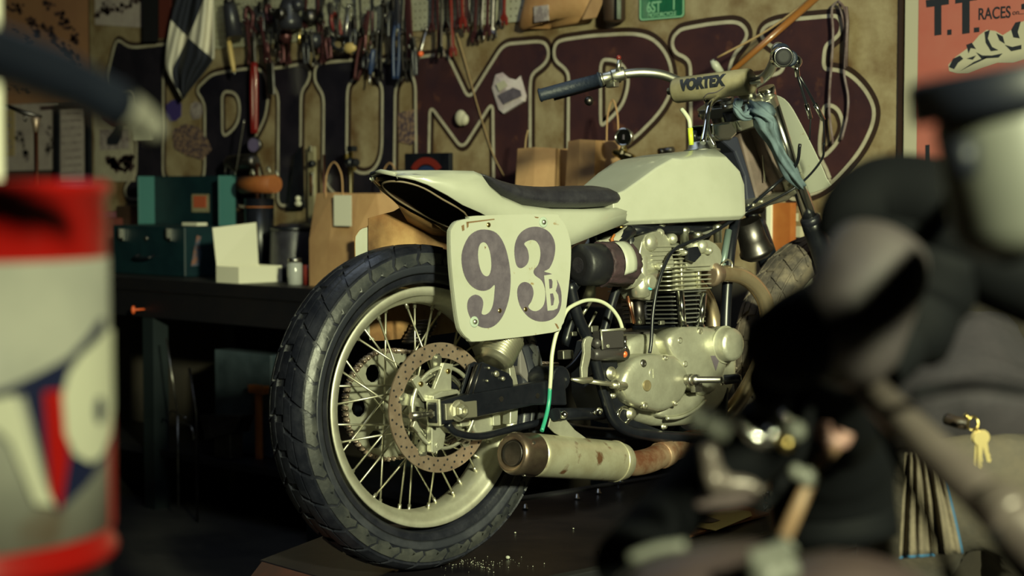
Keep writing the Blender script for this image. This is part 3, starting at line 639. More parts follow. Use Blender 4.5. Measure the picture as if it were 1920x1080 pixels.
g = G(); g.lathe((q.x, q.y, 0), (0, 0, 1), [(0, .12), (.012, .12), (.02, .03)], 20); g.build('base', 'dark_steel', t, True)
# chequered flag
mt = mat('flag_cloth', (.60, .56, .48), .85); nt = mt.node_tree; n = nt.nodes; L = nt.links; p = n['Principled BSDF']
at = n.new('ShaderNodeUVMap'); at.uv_map = 'UVMap'; ck = n.new('ShaderNodeTexChecker'); ck.inputs['Scale'].default_value = 1.0; ck.inputs['Color1'].default_value = (.62, .58, .50, 1); ck.inputs['Color2'].default_value = (.012, .014, .028, 1)
L.new(at.outputs['UV'], ck.inputs['Vector']); L.new(ck.outputs['Color'], p.inputs['Base Color'])
g = G(); rows = 22; cols = 24; vs = []; fs = []; uvs = []
for i in range(rows+1):
    s = i/rows
    y = -30+s*215
    xl = 330-22*min(1, max(0, (y)/110.))**.8+(22*max(0, (y-125)/60.)+12*max(0, (y-140)/45.)); xr = 398+3*math.sin(s*3)-(55*max(0, (y-110)/75.)**1.05)
    xl = min(xl, 352); xr = max(xr, xl+3)
    for j in range(cols+1):
        u = j/cols; X = xl+(xr-xl)*u; off = .07+.022*math.sin(u*11+s*2.0)+.014*math.sin(u*23+1+s*5)
        vs.append(A(X, y, off)); uvs.append((u*.80+s*.75+.30, -s*1.75+u*.60+.55))
for i in range(rows):
    for j in range(cols): a = i*(cols+1)+j; fs.append((a, a+1, a+cols+2, a+cols+1))
g.add(vs, fs, True); o = g.build('chequered_flag', mt)
uvl = o.data.uv_layers.new(name='UVMap')
for lp_ in o.data.loops: uvl.data[lp_.index].uv = uvs[lp_.vertex_index]
sm_ = o.modifiers.new('s', 'SOLIDIFY'); sm_.thickness = .002
tag(o, 'black and white chequered flag hanging in folds at the left of the pegboard', 'flag')
# ================================================================ BENCH
BZT = .90; BY0 = 3.90
mat('bench_black', (.005, .005, .008), .5, col2=(.008, .007, .009), nscale=6); mat('bench_steel', (.010, .016, .019), .5)
t = thing('workbench', 'long dark workbench against the wall under the painted sign', 'bench', ((-7.2-3.35)/2, (BY0+WALL)/2, 0))
g = G(); g.box(((-7.2-3.35)/2, (BY0+WALL)/2-.012, BZT-.025), (7.2-3.35, WALL-BY0-.03, .05)); g.build('bench_top', 'bench_black', t, True, bev=.004)
g = G(); g.box(((-7.2-3.35)/2, BY0+.03, BZT-.10), (7.2-3.35, .04, .1)); g.build('apron', 'bench_black', t, True)
for x in (-7.1, WY(291, 600, BY0+.05).x, -4.75, -3.42):
    for y in (BY0+.05, WALL-.08): g = G(); g.box((x, y, .425), (.07, .07, .85)); g.build('leg', 'bench_steel', t, True)
g = G(); g.box(((-7.2-3.35)/2, (BY0+WALL)/2-.01, .22), (7.2-3.35-.1, .42, .025)); g.build('lower_shelf', 'bench_black', t, True)
def on(px_, py_, Y=None):      # a point on the bench top under a pixel
    return WZ(px_, py_, BZT)
# toolbox
fl = WZ(212, 507, BZT); fr_ = WZ(345, 515, BZT)
FY = 4.06; tx0 = WY(212, 500, FY).x; tx1 = WY(346, 500, FY).x; th_ = WY(300, 424, FY).z-BZT; td = .25
t = thing('toolbox', 'dark teal metal toolbox with its lid open, latches on the front', 'toolbox', ((tx0+tx1)/2, FY+td/2, BZT))
g = G(); g.box(((tx0+tx1)/2, FY+td/2, BZT+th_/2+.0), (tx1-tx0, td, th_)); g.build('body', 'teal', t, True, bev=.006)
for a in (232, 321):
    q = WY(a, 440, FY); g = G(); g.box((q.x, FY-.006, q.z), (.022, .012, .05)); g.box((q.x-.006, FY-.016, q.z+.006), (.009, .012, .04)); g.build('latch', 'chrome', t, True, bev=.002)
q = WY(275, 447, FY); g = G(); g.lathe((q.x, FY, q.z), (0, -1, 0), [(0, .010), (.006, .009), (.007, .004)], 14); g.build('keyhole', 'steel', t, True)
g = G(); q = WY(276, 478, FY)
g.tube(cr_path([(q.x-.05, FY, q.z), (q.x-.045, FY-.03, q.z-.01), (q.x+.045, FY-.03, q.z-.01), (q.x+.05, FY, q.z)], 4), .005, 8); g.build('handle', 'black_paint', t, True)
LY = FY+td-.005; lx0 = WY(291, 380, LY).x; lx1 = WY(444, 380, LY).x; lz0 = BZT+th_; lz1 = WY(360, 330, LY).z
g = G(); g.box(((lx0+lx1)/2, LY-.004, (lz0+lz1)/2), (lx1-lx0, .006, lz1-lz0)); lid = g.build('lid', 'teal', t, True)
for x, w_ in ((lx0+.003, 0), (lx1-.003, 0)):
    g = G(); g.box((x, LY-.045, (lz0+lz1)/2), (.006, .085, lz1-lz0)); o = g.build('lid_flange', 'teal_lit', lid, True, bev=.002); o['label'] = 'lid flange in a lit tone of teal'
q0 = WY(360, 364, LY-.008); q1 = WY(392, 398, LY-.008)
g = G(); g.box(((q0.x+q1.x)/2, LY-.009, (q0.z+q1.z)/2), (q1.x-q0.x, .002, q0.z-q1.z)); s_ = g.build('sticker', 'pad_tan', lid, True); s_['label'] = 'small orange and cream sticker'
g = G(); g.box(((q0.x+q1.x)/2, LY-.011, (q0.z+q1.z)/2+.006), ((q1.x-q0.x)*.74, .002, (q0.z-q1.z)*.66)); mat('sticker_orange', (.42, .09, .04), .6); g.build('sticker_print', 'sticker_orange', lid, True)
# pin-up sticker on the end of the box
q = WX(370, 470, tx1+.002); g = G()
g.prism([(q.y-.03, q.z-.06), (q.y+.012, q.z-.06), (q.y+.02, q.z-.01), (q.y+.012, q.z+.03), (q.y+.02, q.z+.055), (q.y+.0, q.z+.06), (q.y-.01, q.z+.02)], lambda a, b_, t_: Vector((tx1+t_, a, b_)), .0, .001)
mat('sticker_bluegrey', (.06, .09, .14), .5, col2=(.22, .10, .07), nscale=30, lo=.45, hi=.6); o = g.build('end_sticker', 'sticker_bluegrey', t, True)
g = G(); q = WY(365, 425, LY-.08); g.box((q.x, q.y, BZT+th_+.006), (.10, .05, .012)); g.build('tray_paper', 'paper_white', t, True)
# white open box
f0 = WZ(413, 532, BZT); 
CY = max(BY0+.03, 3.93); bx0 = WY(406, 525, CY).x; bx1 = WY(448, 525, CY).x; bh = WY(430, 500, CY).z-BZT
bl = WX(528, 500, bx1).y
t = thing('cardboard_box', 'small white cardboard box with its lid flap standing open', 'box', ((bx0+bx1)/2, (CY+bl)/2, BZT))
g = G(); X0, X1, Y0, Y1, Z0, Z1, k = bx0, bx1, CY, min(bl, WALL-.03), BZT, BZT+bh, .002
g.box(((X0+X1)/2, (Y0+Y1)/2, Z0+.002), (X1-X0, Y1-Y0, .003)); g.box((X0, (Y0+Y1)/2, (Z0+Z1)/2), (k, Y1-Y0, bh)); g.box((X1, (Y0+Y1)/2, (Z0+Z1)/2), (k, Y1-Y0, bh)); g.box(((X0+X1)/2, Y0, (Z0+Z1)/2), (X1-X0, k, bh)); g.box(((X0+X1)/2, Y1, (Z0+Z1)/2), (X1-X0, k, bh))
g.build('carton', 'paper_white', t, True)
fx_ = X0
l0 = Vector((fx_, Y0, Z1)); l1 = Vector((fx_, WX(484, 480, fx_).y if WX(484, 480, fx_).y < WALL-.05 else WALL-.06, Z1)); u0 = WX(398, 427, fx_-.03); u1 = WX(480, 417, fx_-.02); u1.y = min(u1.y, WALL-.05)
g = G(); g.slab([l0, l1, u1, u0], [p_+Vector((.002, 0, 0)) for p_ in (l0, l1, u1, u0)]); g.build('lid_flap', 'paper_white', t, True)
# jars and small things right of the white box
def onb(px_, py_, Yb): return WY(px_, py_, Yb)
def lathe_thing(name, label, cat, pxc, Yb, prof, m, group=None, z0=BZT, n_=24, parts=()):
    q = WY(pxc, 500, Yb); t = thing(name, label, cat, (q.x, Yb, z0), group); g = G(); g.lathe((q.x, Yb, z0), (0, 0, 1), prof, n_); g.build('body', m, t, True)
    for nm, m2, pr in parts: g = G(); g.lathe((q.x, Yb, z0), (0, 0, 1), pr, n_); g.build(nm, m2, t, True)
    return t, q
lathe_thing('glass_jar', 'clear glass jar with grey lid standing right of the white box', 'jar', 553, 4.02, [(0, .024), (.003, .027), (.075, .027), (.082, .022)], 'glass_jar', parts=[('lid', 'steel', [(.082, .025), (.096, .025), (.097, .02)])])
lathe_thing('tin', 'small reddish tin between the glass jar and the brown bag', 'tin', 577, 4.06, [(0, .018), (.07, .018), (.072, .015)], 'tool_red')
# black round-bottomed pouch / drum
t, q = lathe_thing('black_drum', 'fat black drum container standing behind the white box', 'container', 551, 4.225, [(0, .075), (.004, .092), (.06, .094), (.19, .088), (.20, .082), (.215, .05)], 'black_vinyl', parts=[('rim', 'black_paint', [(.188, .091), (.20, .092), (.206, .084)])])
lathe_thing('yellow_cup', 'olive yellow cup half hidden behind the white box', 'cup', 496, 4.10, [(0, .022), (.05, .027), (.052, .024)], mat('olive', (.12, .12, .02), .5))
lathe_thing('spray_can', 'grey and white aerosol can beside the open lid', 'can', 456, 4.24, [(0, .026), (.10, .026), (.11, .018)], mat('can_grey', (.30, .29, .28), .4, col2=(.10, .10, .12), nscale=18), parts=[('cap', 'paper_dim', [(.112, .020), (.14, .020), (.145, .012)])])
t = thing('blue_tub', 'dark blue round tub under the orange roll', 'tub', (WY(486, 400, 4.26).x, 4.26, BZT)); q = WY(486, 372, 4.26)
g = G(); g.lathe((q.x, 4.26, BZT), (0, 0, 1), [(0, .05), (.13, .056), (q.z-BZT, .058)], 24); g.build('tub_body', 'black_paint', t, True)
g = G(); g.lathe((q.x, 4.26, q.z-.035), (0, 0, 1), [(0, .0585), (.004, .0585)], 24); g.build('orange_band', 'orange', t, True)
g = G(); a = WY(455, 347, 4.25); b = WY(516, 345, 4.25); g.lathe(a, b-a, [(0, .030), (.002, .034), ((b-a).length, .034)], 24); o = g.build('orange_roll', mat('roll_orange', (.33, .11, .03), .55, col2=(.24, .07, .02), nscale=8)); tag(o, 'burnt orange cardboard roll lying on top of the blue tub', 'roll')
t = thing('dark_bracket', 'tall narrow dark metal stand with a little white figure in front', 'stand', (WY(560, 400, 4.36).x, 4.36, BZT)); 
g = G(); g.hexa([WY(540, 392, 4.355), WY(573, 390, 4.355), WY(573, 390, 4.385), WY(540, 392, 4.385), WY(551, 290, 4.355), WY(566, 272, 4.355), WY(566, 272, 4.385), WY(551, 290, 4.385)]); g.box((WY(557, 392, 4.37).x, 4.37, BZT+.1), (.10, .03, .2)); g.build('stand_body', 'black_paint', t, True, bev=.003)
q = WY(559, 378, 4.345); g = G(); g.ball(q+Vector((0, 0, .012)), .011, 12); g.ball(q+Vector((0, 0, -.008)), .016, 12, (1.2, .6, .7)); g.tube([q+Vector((0,.0,-.01)), q+Vector((0, .012, -.01))], .004, 6); o = g.build('white_figure', 'paper_white', t, True); o['label'] = 'little white figure'
t = thing('height_gauge', 'pale vertical metal gauge with a dark round knob', 'gauge', (WY(585, 400, 4.375).x, 4.375, BZT))
a = WY(585, 275, 4.375); g = G(); g.box((a.x, 4.375, (a.z+BZT)/2), (.040, .012, a.z-BZT)); g.build('blade', 'pad_tan', t, True, bev=.002)
g = G(); q = WY(585, 307, 4.36); g.lathe(q+Vector((0, .01, 0)), (0, -1, 0), [(0, .013), (.018, .013), (.02, .008)], 14); g.build('knob', 'black_paint', t, True)
g = G(); q = WY(582, 279, 4.366); g.box(q, (.009, .008, .022)); q2 = WY(586, 345, 4.366); g.box(q2, (.008, .008, .09)); g.box(q2+Vector((-.011, 0, 0)), (.004, .008, .09)); g.build('scale_marks', 'chrome', t, True)
g = G(); a = WY(607, 290, 4.34); g.tube([a, (a.x+.005, 4.34, BZT)], .0045, 8); tag(g.build('copper_pipe', 'copper'), 'thin copper pipe standing beside the pale gauge', 'pipe')
t = thing('carburettor', 'upright brass and black carburettor part between the two bag handles', 'carburettor', (WY(657, 400, 4.30).x, 4.30, BZT)); a = WY(657, 275, 4.30)
g = G(); g.tube([(a.x, 4.30, BZT), (a.x, 4.30, a.z-.02)], .010, 10); g.build('stem', 'brass', t, True)
g = G(); q = WY(668, 305, 4.29); g.lathe(WY(650, 305, 4.29), (1, 0, 0), [(0, .010), (.01, .018), (.03, .018), (.035, .010), (.045, .016), (.06, .014)], 16); q = WY(660, 279, 4.29); g.box(q, (.032, .025, .02)); g.build('valve_body', 'black_paint', t, True, bev=.002)
g = G(); g.box(WY(649, 294, 4.28), (.012, .012, .02)); g.box(WY(664, 317, 4.28), (.008, .012, .012)); g.build('brass_fitting', 'brass', t, True)
t = thing('round_meter', 'grey cylinder with a violet dial leaning in the letter R', 'meter', (WY(460, 320, 4.35).x, 4.35, BZT)); q = WY(480, 272, 4.33); g = G(); g.lathe(q, (0.25, -1, 0), [(-.02, .02), (0, .03), (.012, .034), (.016, .030)], 22); g.build('dial', 'dark_steel', t, True)
g = G(); g.lathe(q+Vector((.25, -1, 0)).normalized()*.0165, (0.25, -1, 0), [(0, .027), (.0006, .027)], 22); g.build('dial_face', mat('violet_dial', (.10, .08, .16), .3), t, True)
g = G(); a = WY(430, 306, 4.32); b = WY(480, 302, 4.32); g.lathe(a, b-a, [(0, .028), (.01, .032), ((b-a).length-.02, .032), ((b-a).length, .02)], 20); g.build('cylinder', 'dark_steel', t, True)
g = G(); q = WY(482, 306, 4.31); g.tube([q, (q.x, 4.31, BZT)], .006, 8); g.build('stem', 'copper', t, True)
g = G(); g.tube(cr_path([WY(458, 224, 4.27), WY(452, 262, 4.27), WY(441, 330, 4.27)], 5), .0025, 6); g.tube(cr_path([WY(421, 325, 4.27), WY(425, 311, 4.27), WY(434, 318, 4.27), WY(441, 326, 4.27)], 5), .003, 6); tag(g.build('bent_wire', 'steel'), 'thin bent wire leaning up from behind the toolbox lid', 'wire')
for i, (x, y) in enumerate([(473, 325), (503, 320), (518, 327)]):
    g = G(); q = WY(x, y, 4.26); g.tube(cr_path([q+Vector((-.012, 0, -.005)), q+Vector((0, 0, .012)), q+Vector((.012, 0, -.008))], 4), [.003, .004, .005, .005, .006, .006, .005, .004, .003], 8)
    tag(g.build('bent_clip', 'zinc'), ['leftmost pale metal clip on the orange roll', 'middle pale metal clip on the orange roll', 'pale metal clip at the right end of the orange roll'][i], 'clip')
# dark stack left of the toolbox and red item
g = G(); g.box((WY(196, 300, 4.25).x-.06, 4.24, BZT+.11), (.16, .18, .22)); tag(g.build('storage_tin', 'red_brown', bev=.006), 'dark red tin standing left of the toolbox', 'tin')
g = G(); g.box((WY(196, 300, 4.25).x-.04, 4.23, BZT+.234), (.13, .12, .028)); tag(g.build('small_book', mat('plum', (.12, .035, .05), .6), bev=.002), 'plum coloured flat box lying on the dark red tin', 'box')
t = thing('wire_basket', 'small black wire frame behind the left end of the toolbox', 'basket', (WY(258, 400, 4.35).x, 4.35, BZT))
g = G(); a = WY(226, 386, 4.35); b = WY(290, 386, 4.35); g.box(((a.x+b.x)/2, 4.35, (a.z+BZT)/2), (b.x-a.x, .05, a.z-BZT)); g.build('frame', 'duct_brown', t, True, bev=.004)
# paper bags
def bag(name, label, base_c, yaw, w_, d_, h_, handle=True, lean_=0.0, fold=True, z0=BZT, hh=.10, hs=(1, -1)):
    R = Matrix.Rotation(yaw, 4, 'Z'); t = thing(name, label, 'bag', base_c); Mx = Matrix.Translation(base_c) @ R
    g = G(); k = 0
    def P_(x, y, z): return Mx @ Vector((x+lean_*z, y, z))
    top = h_
    lo_ = [P_(-w_/2, -d_/2, 0), P_(0, -d_/2, 0), P_(w_/2, -d_/2, 0), P_(w_/2, 0, 0), P_(w_/2, d_/2, 0), P_(0, d_/2, 0), P_(-w_/2, d_/2, 0), P_(-w_/2, 0, 0)]
    mi = [P_(-w_/2, -d_/2, h_*.5), P_(0, -d_/2-.004, h_*.5), P_(w_/2, -d_/2, h_*.5), P_(w_/2-.018, 0, h_*.55), P_(w_/2, d_/2, h_*.5), P_(0, d_/2, h_*.5), P_(-w_/2, d_/2, h_*.5), P_(-w_/2+.018, 0, h_*.55)]
    tp = [P_(-w_/2+.004, -d_/2*.8, h_), P_(0, -d_/2*.9, h_+.004), P_(w_/2-.004, -d_/2*.8, h_), P_(w_/2-.04, 0, h_), P_(w_/2-.004, d_/2*.8, h_), P_(0, d_/2*.9, h_), P_(-w_/2+.004, d_/2*.8, h_), P_(-w_/2+.04, 0, h_)]
    g.loft([lo_, mi, tp], sm=False, caps=False); n0 = len(g.v); g.f.append(list(range(8))[::-1]); g.s.append(False)
    o = g.build('bag_body', 'kraft', t, True, fix=False); s = o.modifiers.new('s', 'SOLIDIFY'); s.thickness = .0015
    if handle:
        for sy in hs:
            g = G(); g.tube(cr_path([P_(-w_*.2, sy*d_*.44, h_-.02), P_(-w_*.17, sy*d_*.44, h_+hh*.6), P_(0, sy*d_*.44, h_+hh), P_(w_*.17, sy*d_*.44, h_+hh*.6), P_(w_*.2, sy*d_*.44, h_-.02)], 6), .0028, 6); g.build('handle', 'kraft', t, True)
    return t, P_
q = WZ(584, 538, BZT); q2 = WX(757, 500, WZ(595, 538, BZT).x+.1)
t, P_ = bag('paper_bag', 'brown paper bag with a white slip, left of the bike tail', Vector((WY(672, 440, 4.15).x, 4.17, BZT)), math.radians(0), .235, .30, WY(640, 368, 4.05).z-BZT+.01, hh=.11)
q0 = WY(631, 366, 4.02); q1 = WY(664, 424, 4.02)
g = G(); g.box(((q0.x+q1.x)/2, 4.008, (q0.z+q1.z)/2), (q1.x-q0.x, .0015, q0.z-q1.z)); o = g.build('white_slip', 'paper_white', t, True); o['label'] = 'white paper slip'
lathe_thing('green_capped_bottle', 'clear bottle with a green cap in front of the brown bag', 'bottle', 684, 3.955, [(0, .022), (.004, .026), (.155, .026), (.165, .022)], 'glass_jar', parts=[('cap', mat('cap_green', (.01, .32, .12), .35), [(.163, .029), (.19, .029), (.192, .024)])])
zb = WY(1010, 282, 4.0).z; 
t, P_ = bag('paper_bag', 'open brown paper bag without visible handles, right of the bike seat', Vector((WY(1030, 320, 4.18).x, 4.18, BZT)), math.radians(12), .15, .20, WY(1060, 277, 4.1).z-BZT, handle=False)
g = G(); g.tube(cr_path([WY(968, 330, 4.2), WY(975, 306, 4.2), WY(988, 296, 4.2)], 5), .003, 6); g.tube(cr_path([WY(984, 292, 4.22), WY(986, 262, 4.22), WY(990, 244, 4.22)], 5), .003, 6); g.build('twine_handle', 'cord_tan', t, True)
t, P_ = bag('paper_bag', 'tall brown paper bag with a thin upright handle beside the pressure gauge', Vector((WY(1118, 320, 4.16).x, 4.16, BZT)), math.radians(-14), .16, .14, WY(1120, 263, 4.1).z-BZT, hh=.13, hs=(1,))
# small framed badge behind the tail
t = thing('small_sign', 'small dark framed badge with a red arch standing behind the bike tail', 'sign', (WY(806, 320, 4.22).x, 4.22, BZT)); a = WY(762, 288, 4.22); b = WY(846, 288, 4.22)
g = G(); g.box(((a.x+b.x)/2, 4.22, (a.z+BZT)/2), (b.x-a.x, .02, a.z-BZT)); g.build('panel', 'black_paint', t, True, bev=.003)
cx = (a.x+b.x)/2; cz = a.z-.014-.088*.85; arc = [(cx+math.cos(math.radians(r0))*R_, cz+math.sin(math.radians(r0))*R_*.85) for R_, rr_ in ((.088, range(30, 151, 10)), (.060, range(150, 29, -10))) for r0 in rr_]
g = G(); g.prism(arc, lambda X, Z, t_: Vector((X, 4.209-t_, Z)), .0, .002); g.build('red_arch', 'tool_red', t, True)
g = G(); g.prism([(cx+math.cos(math.radians(r0))*.055, cz+math.sin(math.radians(r0))*.045) for r0 in range(0, 181, 15)], lambda X, Z, t_: Vector((X, 4.209-t_, Z)), .0, .002); g.build('blue_field', 'tool_blue', t, True)
# pressure gauge on brass fittings
t = thing('pressure_gauge', 'round pressure gauge on brass fittings beside the tank', 'gauge', (WY(1169, 300, 4.05).x, 4.05, BZT)); q = WY(1169, 257, 4.05); fd = Vector((.45, -1, .05)).normalized()
g = G(); g.lathe(q-fd*.02, fd, [(0, .024), (.004, .028), (.02, .028), (.024, .0265), (.0245, .023), (.020, .0225)], 28); g.build('case', 'chrome', t, True)
g = G(); g.lathe(q-fd*.002, fd, [(0, .0225), (.0008, .0225)], 24); g.build('dial', 'paper_dim', t, True)
g = G(); g.box(q+fd*.001, (.004, .002, .014)); g.build('needle', 'plate_ink', t, True)
g = G(); z0 = q.z-.026
g.lathe((q.x, 4.05, z0), (0, 0, -1), [(0, .008), (.012, .012), (.02, .012), (.022, .018), (.036, .018), (.04, .010), (.055, .010)], 12)
g.lathe((q.x, 4.05, z0-.028), (1, 0, -.25), [(-.04, .008), (-.03, .012), (.03, .012), (.045, .008)], 12); g.tube([(q.x, 4.05, z0-.05), (q.x-.02, 4.05, BZT)], .010, 8); g.build('fittings', 'brass', t, True)
g = G(); g.tube([WY(1236, 284, 4.2), WY(1262, 281, 4.2)], .010, 8); g.ball(WY(1241, 284, 4.18), .008, 8); g.tube([WY(1250, 283, 4.2), (WY(1250, 283, 4.2).x, 4.2, BZT)], .006, 6); tag(g.build('small_clamp', 'dark_steel'), 'small dark clamp with a bright screw seen over the tank', 'clamp')
# under the bench
mat('drawer_blue', (.06, .085, .11), .4, col2=(.03, .045, .06), nscale=6)
def shelf_box(px0, py0, px1, py1, Y, d_, m, name, label, cat, bev=.004, z=.234):
    a = WY(px0, py0, Y); b = WY(px1, py1, Y); zt = a.z; g = G(); zb_ = z
    g.box(((a.x+b.x)/2, Y+d_/2, (zt+zb_)/2), (b.x-a.x, d_, zt-zb_)); return tag(g.build(name, m, bev=bev), label, cat)
shelf_box(402, 655, 508, 740, 4.10, .22, 'drawer_blue', 'storage_bin', 'dull blue grey metal bin on the shelf under the bench', 'bin')
g = G(); q = WY(485, 730, 4.06); g.box((q.x, 4.06, q.z), (.09, .03, .03)); g.box((q.x, 4.06, (q.z+.234)/2), (.02, .02, q.z-.234)); tag(g.build('orange_wedge', 'orange'), 'small orange wedge in front of the blue grey bin', 'wedge')
t = thing('clear_tray', 'grey plastic scoop tray in the dark below the bench', 'tray', (WY(410, 800, 3.98).x, 3.98, .234)); a = WY(374, 778, 3.95); b = WY(450, 780, 3.95); c = WY(440, 812, 3.95); e = WY(384, 826, 3.95)
g = G(); g.slab([e, c, b, a], [p_+Vector((0, .07, 0)) for p_ in (e, c, b, a)]); g.box(((a.x+b.x)/2, 3.99, (c.z+.234)/2), (.1, .06, c.z-.234)); g.build('tray_body', 'dark_steel', t, True, bev=.004)
g = G(); g.tube([WY(312, 634, 3.86), WY(333, 776, 3.86)], .0035, 6); g.tube(cr_path([WY(316, 778, 3.86), WY(322, 770, 3.86), WY(334, 776, 3.86), WY(349, 784, 3.86)], 4), .004, 6); g.tube(cr_path([WY(336, 790, 3.86), WY(358, 800, 3.86), WY(364, 826, 3.86)], 4), .004, 6)
g.tube([WY(333, 776, 3.86), WY(333, 776, 3.86)+Vector((0, 0, -.35)), ], .004, 6); tag(g.build('pull_rod', 'steel'), 'thin steel rod with hooks leaning by the bench leg', 'rod')
g = G(); g.tube([WY(355, 690, 3.88), WY(368, 775, 3.88), (WY(368, 775, 3.88).x, 3.88, .0)], .005, 6); tag(g.build('broom_stick', 'dark_steel'), 'dark stick standing right of the steel rod under the bench', 'stick')
g = G(); q = WY(250, 581, 3.86); g.ball(q, .011, 10, (.8, .8, 1.5)); g.tube([q, q+Vector((0, .07, 0))], .004, 6); tag(g.build('indicator_knob', 'tool_orange'), 'tiny bright red knob on the bench apron', 'knob')
# orange and white board beyond the front fork
t = thing('striped_board', 'orange board with white edge standing behind the front wheel', 'board', (WY(1460, 600, 4.33).x, 4.33, 0)); a = WY(1447, 380, 4.33); b = WY(1480, 380, 4.33); a2 = WY(1439, 380, 4.33)
g = G(); g.box(((a.x+b.x)/2, 4.35, (a.z+.02)/2), (b.x-a.x, .03, a.z-.02)); g.build('orange_face', 'orange', t, True)
g = G(); g.box(((a.x+a2.x)/2, 4.345, (a.z)/2), (a.x-a2.x, .04, a.z)); g.build('white_edge', 'paper_white', t, True)
for i, (x0, y0, x1, y1) in enumerate([(1482, 400, 1490, 415), (1480, 424, 1500, 445), (1520, 400, 1532, 416)]):
    g = G(); a = WY(x0, y0, 4.38); b = WY(x1, y1, 4.38); g.box(((a.x+b.x)/2, 4.395, (a.z+b.z)/2), (b.x-a.x, .03, a.z-b.z)); tag(g.build('pale_block', 'poster_cream'), ['small pale block on the wall beside the orange board', 'larger pale block low beside the orange board', 'pale block right of the fork leg against the wall'][i], 'block')
# ================================================================ LIFT PLATFORM
lift = thing('lift_table', 'low black motorcycle lift with a worn dark wooden deck under the race bike', 'lift', (_o.x, _o.y, 0))
BMZ = Matrix.Translation(Vector((_o.x, _o.y, PLAT))) @ frame((0, 0, 0), _r, _f)       # upright bike frame without the lean
def LB(x, y, z): return BMZ @ Vector((x, y, z))
def lbox(g, x0, x1, y0, y1, z0, z1): return g.hexa([LB(x0, y0, z0), LB(x1, y0, z0), LB(x1, y1, z0), LB(x0, y1, z0), LB(x0, y0, z1), LB(x1, y0, z1), LB(x1, y1, z1), LB(x0, y1, z1)])
PX0, PX1, PY0, PY1 = -.46, .25, -.21, 1.50
g = G(); g.prism([(-.30, PY0), (PX1, PY0), (PX1, PY1), (PX0, PY1), (PX0, .12)], LB, -.03, -.002); g.build('deck', 'wood_dark', lift, True, bev=.003)
for x0, x1 in ((PX0-.03, PX0), (PX1, PX1+.03)):
    g = G(); lbox(g, x0, x1, PY0 if x0 > 0 else .12, PY1, -.07, .004); g.build('side_rail', 'black_matte', lift, True, bev=.003)
for y in (-.12, 1.25):
    for x in (PX0+(.06 if y > 0 else .26), PX1-.06): g = G(); lbox(g, x-.03, x+.03, y-.03, y+.03, -PLAT, -.03); g.build('leg', 'black_matte', lift, True)
mat('ramp_red', (.09, .03, .02), .6, col2=(.05, .025, .02), nscale=6)
g = G(); a = LB(-.29, PY0, -.004); b = LB(PX1-.03, PY0, -.004); c = LB(PX1-.03, PY0-.50, -.40); e = LB(-.20, PY0-.50, -.40)
g.slab([a, b, c, e], [p_-Vector((0, 0, .015)) for p_ in (a, b, c, e)]); o = g.build('ramp', 'ramp_red', lift, True); o['label'] = 'dull red folded ramp'
# ================================================================ THE RACE BIKE
bike = thing('flat_track_motorcycle', 'white race motorcycle with number 93 plate standing on the lift', 'motorcycle', mw=BM)
def bb(g, n, m, par=None, label=None, **k):
    o = g.build(n, m, par or bike, **k)
    if label: o['label'] = label
    return o
X_ = Vector((1, 0, 0)); WZc = Vector((0, 0, .345)); WB = 1.42; FRc = Vector((0, WB, .345))
